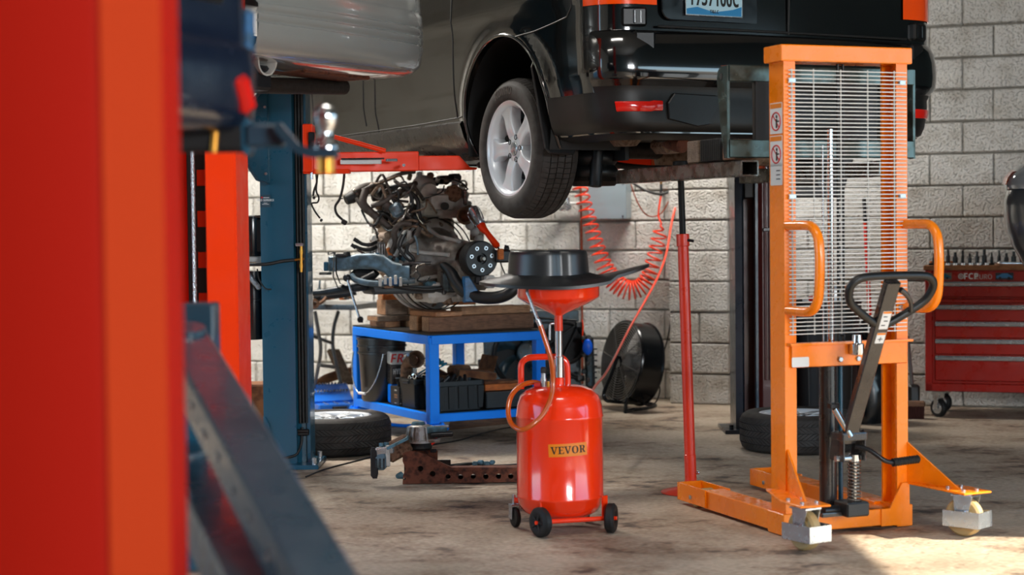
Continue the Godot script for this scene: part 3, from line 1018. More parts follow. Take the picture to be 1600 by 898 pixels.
	var pr := put(MB.new().prism(rrect(0.56, 0.28, 0.05), 0.01, Transform3D(Basis(), Vector3(-0.40, 0.905, 0.948)), 0.004), "plate_recess", M.gloss_plastic, v)
	var pc := Vector3(-0.41, 0.868, 0.965)
	var pl := put(MB.new().prism(rrect(0.305, 0.155, 0.012), 0.004, Transform3D(Basis(), pc), 0.001), "licence_plate", M.plate_white, v)
	put(MB.new().prism(pv([-0.148, -0.05, -0.09, -0.04, 0.0, -0.06, 0.1, -0.045, 0.148, -0.03, 0.146, -0.073, -0.146, -0.073]), 0.0008, Transform3D(Basis(), pc + Vector3(0, 0, 0.004))), "plate_landscape", M.plate_blue, pl)
	lettering("T737166C", 0.058, M.ink, pl, Transform3D(Basis.from_scale(Vector3(0.74, 1.3, 1)), pc + Vector3(0, 0.003, 0.0055)))
	lettering("T&LC", 0.014, M.ink, pl, Transform3D(Basis(), pc + Vector3(0, -0.058, 0.0055)))
	var fr := MB.new().tube([pc + Vector3(-0.152, -0.077, 0.004), pc + Vector3(0.152, -0.077, 0.004), pc + Vector3(0.152, 0.077, 0.004), pc + Vector3(-0.152, 0.077, 0.004)], 0.003, 6, true)
	put(fr, "plate_frame", M.zinc, pl)
	# the left rear wheel, hanging
	var wn := Node3D.new()
	wn.name = "wheel"
	v.add_child(wn, true)
	var WT := Transform3D(Basis(Vector3.UP, -PI / 2) * Basis(Vector3(0, 0, 1), 0.32), Vector3.ZERO)
	wn.position = Vector3(-0.835, 0.241, 0)
	tyre_parts(wn, WT, 0.338, 0.225, 0.224, 80, 0.1)
	rim_parts(wn, WT, 0.225, 0.224)
	var dk := MB.new()
	dk.X = WT
	dk.lathe(Vector3.ZERO, Vector3(0, 0, 1), [Vector2(0, -0.01), Vector2(0.15, -0.01), Vector2(0.15, 0.01), Vector2(0.07, 0.012), Vector2(0, 0.03)], 40)
	put(dk, "brake_disc", M.dark_steel, wn)
	put(MB.new().box(Vector3(0.0, 0.08, -0.1), Vector3(0.07, 0.13, 0.09), 0.02), "brake_caliper", M.dirty_cast, wn)
	for k in 5:
		var a: float = PI / 2 + 0.14 - 0.13 * (k - 2)
		var rb := Basis(Vector3.UP, -PI / 2) * Basis(Vector3(0, 0, 1), a - PI / 2 )
		lettering("KUMHO"[k], 0.036, M.dusty_hose, wn, Transform3D(rb, WT.basis * Basis(Vector3(0, 0, 1), -0.32) * Vector3(cos(a) * 0.277, sin(a) * 0.277, 0.1125)), true, false, 0.002)
	# mud flap behind the wheel
	var fp := pv([-0.965, 0.62, -0.945, 0.66, -0.90, 0.62, -0.86, 0.45, -0.80, 0.34, -0.795, 0.215, -0.815, 0.19, -0.94, 0.195, -0.962, 0.22])
	put(MB.new().prism(fp, 0.014, Transform3D(Basis(Vector3.RIGHT, -0.3), Vector3(0.0, 0.01, 0.455)), 0.005), "mud_flap", M.black_plastic, v)
	# underside
	put(MB.new().box(Vector3(0, 0.30, -1.1), Vector3(1.72, 0.05, 3.6), 0.02), "floor_pan", M.underbody, v)
	put(MB.new().box(Vector3(0, 0.36, 0.66), Vector3(1.5, 0.05, 0.5), 0.02), "rear_floor", M.underbody, v)
	put(MB.new().cyl(Vector3(-0.75, 0.24, 0), Vector3(0.75, 0.24, 0), 0.045), "rear_axle", M.underbody, v)
	put(MB.new().ball(Vector3(0.05, 0.2, 0), 0.13, Vector3(1.1, 0.9, 1.0)), "differential", M.dirty_cast, v)
	for sgn in [-1.0, 1.0]:
		put(MB.new().box(Vector3(sgn * 0.52, 0.20, -0.25), Vector3(0.08, 0.06, 0.75), 0.02), "trailing_arm", M.underbody, v)
		var bw := [Vector2(0, 0)]
		for k in 25: bw.append(Vector2(0.098 + 0.022 * absf(sin(PI * k / 8.0)), 0.0085 * k))
		bw.append(Vector2(0, 0.205))
		put(MB.new().lathe(Vector3(sgn * 0.60, 0.085, 0.23), Vector3.UP, bw, 28), "spring_bellows", M.black_plastic, v)
		put(MB.new().box(Vector3(sgn * 0.58, 0.30, 0.30), Vector3(0.34, 0.02, 0.26), 0.006, Basis(Vector3(0, 0, 1), sgn * 0.12)), "spring_plate", M.underbody, v)
		put(MB.new().lathe(Vector3(sgn * 0.60, 0.055, 0.23), Vector3.UP, [Vector2(0, 0), Vector2(0.10, 0), Vector2(0.12, 0.02), Vector2(0.1, 0.05), Vector2(0, 0.05)], 20), "spring_seat", M.underbody, v)
		put(MB.new().cyl(Vector3(sgn * 0.66, 0.05, 0.34), Vector3(sgn * 0.6, 0.45, 0.3), 0.03), "damper", M.black_plastic, v)
	var mp := []
	for k in 12: mp.append(0)
	put(MB.new().lathe(Vector3(-0.15, 0.235, 0.55), Vector3(1, 0, 0), [Vector2(0, 0), Vector2(0.07, 0.0), Vector2(0.09, 0.03), Vector2(0.09, 0.42), Vector2(0.07, 0.46), Vector2(0, 0.46)], 20), "muffler", M.dirty_cast, v)
	put(MB.new().tube(spline([Vector3(-0.15, 0.25, 0.55), Vector3(-0.28, 0.25, 0.57), Vector3(-0.42, 0.255, 0.62), Vector3(-0.47, 0.24, 0.72), Vector3(-0.47, 0.225, 0.80)], 6), 0.036, 14), "exhaust_pipe", M.rust, v)
	put(MB.new().tube(spline([Vector3(0.3, 0.22, 0.5), Vector3(0.35, 0.2, 0.2), Vector3(0.3, 0.28, -0.6), Vector3(0.25, 0.26, -2.3)], 6), 0.03, 10), "exhaust_pipe", M.rust, v)
	put(MB.new().box(Vector3(0.0, 0.27, 0.70), Vector3(1.1, 0.05, 0.07), 0.01), "cross_beam", M.underbody, v)
	put(MB.new().box(Vector3(-0.12, 0.225, 0.72), Vector3(0.34, 0.10, 0.08), 0.012), "tow_beam", M.column_blue, v)
	put(MB.new().box(Vector3(-0.30, 0.22, 0.70), Vector3(0.05, 0.16, 0.05), 0.01), "tow_bracket", M.dirty_cast, v)
	for e in [[-0.36, 0.24, 0.5], [-0.62, 0.27, 0.55], [-0.05, 0.22, 0.4], [0.2, 0.24, 0.45]]:
		put(MB.new().box(Vector3(e[0], e[1], e[2]), Vector3(0.12, 0.08, 0.16), 0.03), "bracket", M.dirty_cast, v)
	put(MB.new().tube(spline([Vector3(-0.5, 0.18, 0.05), Vector3(-0.3, 0.14, 0.25), Vector3(0.1, 0.15, 0.3), Vector3(0.5, 0.18, 0.05)], 6), 0.016, 8), "stabiliser_bar", M.underbody, v)

# ---------- the other cars ----------
# a bumper-like shell: outline in plan (points [along, out]) swept through heights [h, inset]
func shell(outline: Array, rows: Array) -> Array:
	var g := []
	for e in rows:
		var row := []
		var m := outline.size()
		for i in m:
			var p: Vector2 = outline[i]
			var d: Vector2 = (outline[mini(i + 1, m - 1)] - outline[maxi(i - 1, 0)]).normalized()
			var nn := Vector2(-d.y, d.x)
			row.append(Vector3(p.x + nn.x * e[1], e[0], p.y + nn.y * e[1]))
		g.append(row)
	return g

func cars() -> void:
	# silver car on the next lift: its rear bumper reaches in from the top left
	var corner := at(690, 118, 7.8)
	var yaw := deg_to_rad(60)
	var c := thing("car", "silver car raised at upper left, its ribbed rear bumper in view", "car", Vector3(corner.x, 1.865, corner.z), yaw)
	# local: x along the bumper to the right corner (x = 0), z to the rear
	var ol := []
	for k in 9: ol.append(Vector2(-1.32 + 1.10 * k / 8.0, 0.04 * sin(PI * k / 10.0)))
	for k in 11:
		var a := PI / 2 * k / 10.0
		ol.append(Vector2(-0.22 + 0.22 * sin(a), -0.22 + 0.22 * cos(a)))
	for k in range(1, 6): ol.append(Vector2(0.0, -0.22 - 0.16 * k))
	var rows := [[-0.005, -0.34], [0.0, -0.20], [0.004, -0.10], [0.02, -0.045], [0.05, -0.012], [0.09, -0.002], [0.125, 0.004], [0.131, 0.002], [0.137, -0.011], [0.143, 0.002], [0.163, 0.004], [0.169, 0.002], [0.175, -0.011], [0.181, 0.002], [0.20, 0.004], [0.207, 0.002], [0.213, -0.011], [0.219, 0.002], [0.27, 0.0], [0.276, -0.012], [0.283, -0.004], [0.4, -0.012], [0.6, -0.03], [0.9, -0.06]]
	put(MB.new().grid(shell(ol, rows), false, Vector3(-0.9, 0.4, -0.6)), "rear_bumper", M.silver_paint, c)
	put(MB.new().box(Vector3(-0.68, 0.75, -1.6), Vector3(1.28, 1.0, 2.9), 0.15), "body", M.silver_paint, c)
	put(MB.new().box(Vector3(-0.68, 0.10, -1.7), Vector3(1.2, 0.1, 2.6), 0.03), "floor_pan", M.underbody, c)
	put(MB.new().tube([Vector3(-0.2, -0.03, -0.4), Vector3(-0.75, -0.06, -0.36), Vector3(-1.3, -0.085, -0.32)], 0.035, 12), "exhaust_pipe", M.underbody, c)
	put(MB.new().lathe(Vector3(-1.1, 0.03, -0.36), Vector3(0, -0.1, 1), [Vector2(0.05, 0.0), Vector2(0.055, 0.2), Vector2(0.062, 0.235), Vector2(0.055, 0.235), Vector2(0.046, 0.2), Vector2(0.044, 0.0)], 20), "exhaust_tip", M.cast, c)
	put(MB.new().box(Vector3(-1.15, -0.06, -0.2), Vector3(0.22, 0.10, 0.10), 0.012), "tow_bracket", M.dark_steel, c)
	put(MB.new().box(Vector3(-0.5, 0.01, -0.3), Vector3(0.5, 0.04, 0.2), 0.015), "heat_shield", M.rust, c)
	# dark blue car nearer the camera, its tail cut by the red post, with a tow bar
	var z0 := 3.85
	var p0 := at(428, 188, z0)
	var d := thing("car", "dark blue car raised beside the nearest red post, its tail end in view", "car", Vector3(p0.x, p0.y, p0.z), deg_to_rad(64))
	var o2 := []
	for k in 5: o2.append(Vector2(-1.0 + 0.86 * k / 4.0, 0.0))
	for k in 7:
		var a := PI / 2 * k / 6.0
		o2.append(Vector2(-0.1 + 0.1 * sin(a), -0.1 + 0.1 * cos(a)))
	o2.append(Vector2(0.0, -0.4)); o2.append(Vector2(0.0, -0.8))
	put(MB.new().grid(shell(o2, [[-0.03, -0.10], [-0.028, -0.04], [-0.01, -0.01], [0.03, 0.0], [0.10, 0.003], [0.15, -0.002], [0.16, -0.02], [0.2, -0.022], [0.3, -0.025], [0.5, -0.03], [0.8, -0.05]]), false, Vector3(-0.6, 0.3, -0.5)), "rear_bumper", M.dark_blue, d)
	put(MB.new().box(Vector3(-0.6, 0.55, -0.7), Vector3(1.05, 0.7, 1.0), 0.1), "body", M.dark_blue, d)
	put(MB.new().box(Vector3(-0.115, 0.05, 0.0), Vector3(0.045, 0.085, 0.03), 0.01, Basis(Vector3(0, 0, 1), 0.4)), "rear_reflector", M.reflector, d)
	put(MB.new().box(Vector3(-0.045, 0.16, -0.045), Vector3(0.03, 0.17, 0.05), 0.01), "corner_trim", M.blue_face, d)
	put(MB.new().box(Vector3(-0.30, 0.30, -0.03), Vector3(0.3, 0.12, 0.03), 0.01), "step_pad", M.black_plastic, d)
	# tow receiver and ball mount
	var r0 := at(275, 215, z0 - 0.05)
	var r1 := at(388, 214, z0 - 0.05)
	var hb := MB.new()
	var dirx := (r1 - r0).normalized()
	var F := Basis(dirx, Vector3.UP, dirx.cross(Vector3.UP))
	hb.box((r0 + r1) / 2, Vector3(r0.distance_to(r1), 0.066, 0.066), 0.008, F)
	put(hb, "tow_receiver", M.black, d, true)
	put(MB.new().box(r1, Vector3(0.02, 0.085, 0.085), 0.01, F), "receiver_collar", M.column_blue, d, true)
	put(MB.new().cyl(at(338, 190, z0 - 0.09), at(334, 238, z0 - 0.09), 0.008), "hitch_pin", M.brass, d, true)
	var bm := thing("ball_mount", "bent steel tow bar carrying a chrome tow ball, plugged in under the dark blue car", "tow bar", at(440, 214, z0 - 0.1))
	var q0 := at(394, 212, z0 - 0.05)
	var q1 := at(437, 212, z0 - 0.1)
	put(MB.new().box((q0 + q1) / 2, Vector3(q0.distance_to(q1), 0.05, 0.05), 0.006, F), "shank", M.arm_blue, bm, true)
	var path := [at(434, 196, z0 - 0.1), at(450, 216, z0 - 0.12), at(468, 233, z0 - 0.13), at(490, 239, z0 - 0.14), at(527, 239, z0 - 0.15)]
	var g := []
	var sp := spline(path, 5)
	for i in sp.size():
		var t: Vector3 = (sp[mini(i + 1, sp.size() - 1)] - sp[maxi(i - 1, 0)]).normalized()
		var up := F.z.cross(t).normalized()
		var row := []
		for e in [[1, 1], [1, -1], [-1, -1], [-1, 1]]: row.append(sp[i] + up * 0.010 * e[0] + F.z * 0.03 * e[1])
		g.append(row)
	var st := MB.new()
	for i in g.size() - 1:
		for k in 4: st.face(g[i][k], g[i][(k + 1) % 4], g[i + 1][(k + 1) % 4], g[i + 1][k])
	st.face(g[-1][0], g[-1][1], g[-1][2], g[-1][3]); st.face(g[0][3], g[0][2], g[0][1], g[0][0])
	put(st, "drop_bar", M.arm_blue, bm, true)
	var bc := at(509, 238, z0 - 0.15)
	put(MB.new().lathe(bc, Vector3.UP, [Vector2(0.028, 0.008), Vector2(0.028, 0.02), Vector2(0.016, 0.03), Vector2(0.014, 0.045), Vector2(0.020, 0.055), Vector2(0.0254, 0.068), Vector2(0.0262, 0.078), Vector2(0.0235, 0.09), Vector2(0.016, 0.099), Vector2(0.008, 0.1025), Vector2(0, 0.103)], 24, 0.5), "tow_ball", M.chrome, bm, true)
	put(MB.new().cyl(bc + Vector3(0, -0.045, 0), bc + Vector3(0, -0.006, 0), 0.02, -1, 6), "tow_ball_nut", M.brass, bm, true)
	# grey car at the right edge of the frame
	var e0 := at(1536, 340, 8.4)
	var gc := thing("car", "grey car raised at the right edge, its front corner with amber lamp in view", "car", Vector3(e0.x, 0.92, e0.z), deg_to_rad(-40))
	var o3 := []
	for k in 9:
		var a := PI / 2 * k / 8.0
		o3.append(Vector2(0.3 - 0.3 * cos(a), 0.3 * sin(a)))
	var f0 := []
	# local: x to the right along the nose, z towards the camera
	for k in 5: f0.append(Vector2(0.0, -0.9 + 0.6 * k / 4.0))
	for k in 9:
		var a := PI / 2 * k / 8.0
		f0.append(Vector2(0.3 - 0.3 * cos(a), -0.3 + 0.3 * sin(a)))
	for k in range(1, 5): f0.append(Vector2(0.3 + 0.2 * k, 0.0))
	put(MB.new().grid(shell(f0, [[0.0, -0.14], [0.04, -0.10], [0.10, -0.07], [0.16, -0.035], [0.19, -0.03], [0.22, -0.012], [0.3, 0.0], [0.38, 0.0], [0.45, -0.02], [0.5, -0.05], [0.57, -0.12], [0.62, -0.22], [0.64, -0.4]]), false, Vector3(0.6, 0.3, -0.7)), "front_bumper", M.grey_paint, gc)
	var hl := shell(f0, [[0.43, -0.005], [0.46, 0.002], [0.5, -0.02], [0.54, -0.06], [0.555, -0.085]])
	var hl2 := []
	for row in hl: hl2.append(row.slice(5, 13))
	put(MB.new().grid(hl2, false, Vector3(0.6, 0.3, -0.7)), "headlamp", M.glass_lamp, gc)
	var am := []
	for row in shell(f0, [[0.455, 0.008], [0.49, 0.0], [0.525, -0.035]]): am.append(row.slice(7, 10))
	put(MB.new().grid(am, false, Vector3(0.6, 0.3, -0.7)), "marker_lamp", M.amber, gc)
	put(MB.new().box(Vector3(0.75, 0.35, -0.65), Vector3(0.9, 0.6, 0.8), 0.1), "body", M.black, gc)

# ---------- the orange hand stacker ----------
func caster_with_guard(parent: Node3D, c: Vector3, turn: float, plate: PackedVector2Array, plate_y: float) -> void:
	var n := Node3D.new()
	n.name = "caster"
	parent.add_child(n, true)
	n.position = c
	n.rotation.y = turn
	var r := 0.074
	put(MB.new().lathe(Vector3(-0.022, r, 0), Vector3(1, 0, 0), [Vector2(0.02, 0), Vector2(r - 0.008, 0), Vector2(r, 0.008), Vector2(r, 0.036), Vector2(r - 0.008, 0.044), Vector2(0.02, 0.044)], 36), "wheel", M.wheel_tan, n)
	put(MB.new().lathe(Vector3(-0.026, r, 0), Vector3(1, 0, 0), [Vector2(0, 0), Vector2(0.05, 0.0), Vector2(0.05, 0.052), Vector2(0, 0.052)], 24), "wheel_centre", M.wheel_tan, n)
	var f := MB.new()
	for s in [-1.0, 1.0]:
		f.prism(pv([-0.05, 0.155, 0.03, 0.155, 0.022, r - 0.02, 0.0, r - 0.03, -0.02, r - 0.02]), 0.004, Transform3D(Basis(Vector3.UP, PI / 2), Vector3(s * 0.033 - 0.002, 0, 0)), 0.001)
	f.box(Vector3(0, 0.157, 0.005), Vector3(0.08, 0.006, 0.09), 0.002)
	f.cyl(Vector3(0, 0.15, 0), Vector3(0, 0.168, 0), 0.035)
	put(f, "fork", M.zinc, n)
	put(MB.new().cyl(Vector3(-0.05, r, 0), Vector3(0.05, r, 0), 0.011, -1, 12), "axle", M.zinc, n)
	put(MB.new().box(Vector3(0.0, r + 0.015, 0.03), Vector3(0.09, 0.03, 0.016), 0.004, Basis(Vector3.RIGHT, -0.4)), "brake_pedal", M.zinc, n)
	var g := MB.new()
	g.box(Vector3(-0.052, 0.07, 0.01), Vector3(0.003, 0.062, 0.15), 0.001)
	g.box(Vector3(0.052, 0.07, 0.01), Vector3(0.003, 0.062, 0.15), 0.001)
	g.box(Vector3(0, 0.07, 0.085), Vector3(0.107, 0.062, 0.003), 0.001)
	put(g, "foot_guard", M.zinc, n)

func stacker() -> void:
	var o := ground(1228, 838)
	var s := thing("hand_stacker", "orange hydraulic hand stacker with a white wire guard and black tiller", "stacker", Vector3(o.x, 0, o.z), deg_to_rad(21))
	var W := 0.55
	# masts: channels open to the inside
	for sg in [0, 1]:
		var x0 := 0.0 if sg == 0 else W
		var d := 1.0 if sg == 0 else -1.0
		var poly := pv([0, 0, 0.05 * d, 0, 0.05 * d, -0.012, 0.012 * d, -0.012, 0.012 * d, -0.098, 0.05 * d, -0.098, 0.05 * d, -0.11, 0, -0.11])
		var b := MB.new()
		b.prism(poly, 1.80, Transform3D(Basis(Vector3(1, 0, 0), Vector3(0, 0, 1), Vector3(0, 1, 0)), Vector3(x0, 0.02, 0)), 0.002)
		put(b, "mast", M.orange, s)
		# foot sleeve and base of the mast
		put(MB.new().box(Vector3(x0 + 0.02 * d, 0.045, -0.052), Vector3(0.072, 0.085, 0.122), 0.003), "mast_foot", M.orange, s)
		# leg with its load roller
		var ln: float = 0.77 if sg == 0 else 1.0
		var lx := x0 + 0.035 * d
		var lb := MB.new()
		lb.box(Vector3(lx, 0.05, -0.11 - (ln - 0.22) / 2), Vector3(0.10, 0.075, ln - 0.22), 0.003)
		for q in [-1.0, 1.0]: lb.box(Vector3(lx + q * 0.056, 0.055, -0.11 - ln + 0.13), Vector3(0.008, 0.075, 0.26), 0.002)
		lb.box(Vector3(lx, 0.055, -0.11 - ln + 0.004), Vector3(0.12, 0.075, 0.008), 0.002)
		put(lb, "support_leg", M.orange, s)
		put(MB.new().cyl(Vector3(lx - 0.045, 0.04, -ln + 0.02), Vector3(lx + 0.045, 0.04, -ln + 0.02), 0.039, -1, 24, 0.006), "load_roller", M.wheel_tan, s)
		put(MB.new().cyl(Vector3(lx - 0.065, 0.045, -ln + 0.02), Vector3(lx + 0.065, 0.045, -ln + 0.02), 0.009, -1, 12), "roller_axle", M.zinc, s)
		# caster bracket: plate and gusset
		var cx := x0 - 0.085 * d
		var pl := MB.new()
		var out := pv([x0 + 0.03 * d, 0.04, x0 + 0.03 * d, -0.06, x0 - 0.03 * d, -0.11, x0 - 0.14 * d, 0.20, x0 - 0.15 * d, 0.34, x0 - 0.02 * d, 0.36])
		if sg == 0: out = pv([0.01, -0.02, -0.035, -0.09, -0.05, -0.06, -0.135, 0.2, -0.135, 0.34, -0.015, 0.35])
		else: out = pv([W - 0.01, -0.02, W + 0.035, -0.09, W + 0.05, -0.06, W + 0.15, 0.2, W + 0.15, 0.33, W + 0.02, 0.34])
		pl.prism(out, 0.008, Transform3D(Basis(Vector3(1, 0, 0), Vector3(0, 0, 1), Vector3(0, -1, 0)), Vector3(0, 0.176, 0)), 0.002)
		put(pl, "bracket_plate", M.orange, s)
		put(MB.new().prism(pv([0.0, 0.176, 0.26, 0.176, 0.235, 0.19, 0.0, 0.335]), 0.008, Transform3D(Basis(Vector3(0.28 * -d, 0, 1).normalized(), Vector3.UP, Vector3(1, 0, -0.28 * -d).normalized()), Vector3(x0 + 0.006 * d, 0, 0.0)), 0.001), "gusset", M.orange, s)
		for e in [[-0.03, 0.20], [0.03, 0.20], [-0.03, 0.30], [0.03, 0.30]]:
			put(MB.new().cyl(Vector3(x0 - 0.075 * d + e[0], 0.174, e[1]), Vector3(x0 - 0.075 * d + e[0], 0.184, e[1]), 0.008, -1, 6), "bolt", M.zinc, s)
		caster_with_guard(s, Vector3(x0 - 0.075 * d, 0.0, 0.265), 0.2 if sg == 0 else 0.45, out, 0.17)
		# grab handle
		var hx := x0 + 0.015 * d
		var hp := []
		for e in [[1.19, 0.0], [1.19, 0.13], [1.185, 0.175], [1.165, 0.205], [1.13, 0.225], [1.05, 0.232], [0.94, 0.225], [0.895, 0.205], [0.872, 0.17], [0.866, 0.12], [0.866, 0.0]]:
			hp.append(Vector3(hx, e[0], e[1]))
		put(MB.new().tube(spline(hp, 4), 0.0185, 14), "grab_handle", M.orange, s)
		for yy in [1.74, 1.30, 0.865]:
			put(MB.new().box(Vector3(x0 + 0.03 * d, yy, 0.01), Vector3(0.03, 0.018, 0.014), 0.003), "guard_clip", M.zinc, s)
	put(MB.new().box(Vector3(W / 2, 1.845, -0.055), Vector3(W + 0.036, 0.062, 0.135), 0.004), "top_beam", M.orange, s)
	var cp := MB.new()
	cp.box(Vector3(W / 2 + 0.006, 0.69, 0.006), Vector3(W - 0.03, 0.088, 0.012), 0.003)
	cp.box(Vector3(W / 2 + 0.006, 0.736, 0.012), Vector3(W, 0.010, 0.045), 0.003)
	put(cp, "cross_plate", M.orange, s)
	for x in [0.235, 0.315]: put(MB.new().cyl(Vector3(x, 0.672, 0.01), Vector3(x, 0.672, 0.022), 0.011, -1, 6, 0.002), "bolt", M.zinc, s)
	put(MB.new().prism(rrect(0.075, 0.038, 0.005), 0.001, Transform3D(Basis(), Vector3(0.06, 0.668, 0.0125))), "blank_label", M.white, s)
	# base between the masts
	put(MB.new().box(Vector3(W / 2, 0.045, -0.02), Vector3(W - 0.06, 0.066, 0.05), 0.003), "base_bar", M.orange, s)
	put(MB.new().box(Vector3(W / 2, 0.074, -0.08), Vector3(W - 0.08, 0.008, 0.16), 0.002), "base_plate", M.orange, s)
	put(MB.new().prism(pv([W, 0.01, W, 0.175, W - 0.035, 0.175, W - 0.09, 0.078, W - 0.13, 0.078, W - 0.13, 0.01]), 0.008, Transform3D(Basis(), Vector3(0, 0, 0.004)), 0.001), "corner_plate", M.orange, s)
	# wire guard
	var hw := MB.new().cyl(Vector3(-0.262, 0, 0), Vector3(0.262, 0, 0), 0.0024, -1, 6).mesh()
	for k in 67: again(hw, M.white, "guard_wire", s, Transform3D(Basis(), Vector3(W / 2, 0.775 + 0.0152 * k, 0.014)))
	for x in [0.03, 0.125, 0.245, 0.365, 0.485]:
		put(MB.new().cyl(Vector3(x, 0.77, 0.009), Vector3(x, 1.785, 0.009), 0.003, -1, 8), "guard_upright", M.off_white, s)
	# lifting cylinder, rod, chain
	put(MB.new().cyl(Vector3(0.215, 0.08, -0.045), Vector3(0.215, 0.73, -0.045), 0.034, -1, 24), "lift_cylinder", M.dark_paint, s)
	put(MB.new().cyl(Vector3(0.262, 0.1, -0.03), Vector3(0.262, 0.73, -0.03), 0.009, -1, 12), "oil_pipe", M.column_blue, s)
	put(MB.new().lathe(Vector3(0.3, 0.69, 0.03), Vector3.UP, [Vector2(0, 0), Vector2(0.028, 0), Vector2(0.03, 0.006), Vector2(0.03, 0.04), Vector2(0.02, 0.045), Vector2(0.018, 0.075), Vector2(0, 0.075)], 20), "cylinder_head", M.chrome, s)
	put(MB.new().cyl(Vector3(0.232, 0.73, -0.05), Vector3(0.232, 1.56, -0.05), 0.0135, -1, 16), "piston_rod", M.chrome, s)
	put(MB.new().cyl(Vector3(0.205, 0.73, -0.06), Vector3(0.205, 1.5, -0.06), 0.004, -1, 8), "guide_rod", M.zinc, s)
	var link := MB.new()
	for q in [-1.0, 1.0]: link.box(Vector3(q * 0.012, 0, 0), Vector3(0.005, 0.036, 0.016), 0.004)
	link.cyl(Vector3(-0.014, 0.012, 0), Vector3(0.014, 0.012, 0), 0.007, -1, 8)
	var lm := link.mesh()
	for k in 36: again(lm, M.black_plastic, "chain_link", s, Transform3D(Basis(), Vector3(0.285, 0.72 + 0.031 * k, -0.06)))
	# tiller: pump block, shaft, loop, trigger
	put(MB.new().box(Vector3(0.245, 0.105, 0.075), Vector3(0.10, 0.055, 0.10), 0.006), "pump_block", M.black_plastic, s)
	put(MB.new().box(Vector3(0.18, 0.085, 0.05), Vector3(0.14, 0.016, 0.07), 0.004), "pump_foot", M.dark_paint, s)
	put(MB.new().cyl(Vector3(0.13, 0.10, 0.06), Vector3(0.20, 0.10, 0.06), 0.018, -1, 8), "pump_fitting", M.dark_steel, s)
	var hs := MB.new()
	hs.prism(pv([-0.05, 0.0, 0.05, 0.0, 0.05, 0.02, 0.035, 0.09, -0.035, 0.12, -0.05, 0.10]), 0.008, Transform3D(Basis(Vector3.UP, PI / 2), Vector3(0.178, 0.29, 0.075)), 0.002)
	hs.prism(pv([-0.05, 0.0, 0.05, 0.0, 0.05, 0.02, 0.035, 0.09, -0.035, 0.12, -0.05, 0.10]), 0.008, Transform3D(Basis(Vector3.UP, PI / 2), Vector3(0.272, 0.29, 0.075)), 0.002)
	hs.box(Vector3(0.228, 0.385, 0.085), Vector3(0.11, 0.03, 0.09), 0.004)
	put(hs, "tiller_socket", M.dark_paint, s)
	put(MB.new().cyl(Vector3(0.165, 0.30, 0.09), Vector3(0.29, 0.30, 0.09), 0.012, -1, 10), "pivot_pin", M.zinc, s)
	put(MB.new().cyl(Vector3(0.25, 0.125, 0.085), Vector3(0.25, 0.31, 0.085), 0.012, -1, 14), "pump_piston", M.chrome, s)
	var sp := []
	for k in 161:
		var a := TAU * k / 14.0
		sp.append(Vector3(0.25 + cos(a) * 0.023, 0.135 + 0.15 * k / 160.0, 0.085 + sin(a) * 0.023))
	put(MB.new().tube(sp, 0.0042, 7), "return_spring", M.steel, s)
	put(MB.new().cyl(Vector3(0.25, 0.285, 0.085), Vector3(0.25, 0.315, 0.085), 0.026, -1, 18, 0.003), "spring_cap", M.chrome, s)
	var t0 := Vector3(0.212, 0.36, 0.09)
	var t1 := Vector3(0.222, 0.985, 0.40)
	var up := (t1 - t0).normalized()
	var B := Basis(Vector3.RIGHT, up, Vector3.RIGHT.cross(up)).orthonormalized()
	put(MB.new().box((t0 + t1) / 2, Vector3(0.062, t0.distance_to(t1), 0.03), 0.004, B), "tiller_shaft", M.dark_paint, s)
	var F := Transform3D(B, t1)
	var lp := []
	for e in [[0.0, -0.185], [-0.05, -0.165], [-0.13, -0.11], [-0.165, -0.075], [-0.178, -0.03], [-0.165, 0.0], [-0.13, 0.018], [-0.05, 0.022], [0.05, 0.022], [0.13, 0.018], [0.165, 0.0], [0.178, -0.03], [0.165, -0.075], [0.13, -0.11], [0.05, -0.165]]:
		lp.append(F * Vector3(e[0], e[1], 0.0))
	put(MB.new().tube(spline(lp, 4, true), 0.0155, 12, true), "tiller_loop", M.black_plastic, s)
	put(MB.new().tube(spline([F * Vector3(0.03, -0.03, 0.012), F * Vector3(0.06, -0.05, 0.015), F * Vector3(0.085, -0.08, 0.018), F * Vector3(0.098, -0.12, 0.02)], 5), [0.012, 0.012, 0.011, 0.011, 0.01, 0.01, 0.01, 0.009, 0.009, 0.009, 0.009, 0.008, 0.008, 0.008, 0.008, 0.007], 8), "release_lever", M.dark_paint, s)
	for e in [[-0.155, 0.075, 0.045], [-0.23, 0.045, 0.034]]:
		var T := F * Transform3D(Basis(), Vector3(0.0, e[0], 0.0155))
		var lb := put(MB.new().prism(rrect(0.038, e[1], 0.002), 0.0008, T), "tiller_label", M.white, s)
		put(MB.new().box(Vector3(0, e[1] / 2 - 0.005, 0.001), Vector3(0.036, 0.008, 0.0008)), "label_band", M.label_yellow, lb).transform = T
		for k in 3:
			if e[1] > 0.06: put(MB.new().box(Vector3(-0.004 + 0.006 * (k % 2), 0.015 - k * 0.018, 0.0012), Vector3(0.016, 0.004, 0.0008)), "label_mark", M.ink, lb).transform = T
		if e[1] < 0.06:
			put(MB.new().box(Vector3(0, -0.005, 0.0012), Vector3(0.02, 0.003, 0.0008)).box(Vector3(0, -0.005, 0.0012), Vector3(0.003, 0.018, 0.0008)), "label_mark", M.ink, lb).transform = T
	# chrome link and foot pedal
	put(MB.new().cyl(Vector3(0.155, 0.495, 0.10), Vector3(0.212, 0.385, 0.125), 0.013, -1, 14, 0.003), "release_rod", M.chrome, s)
	put(MB.new().box(Vector3(0.15, 0.505, 0.10), Vector3(0.04, 0.02, 0.03), 0.003), "rod_head", M.dark_steel, s)
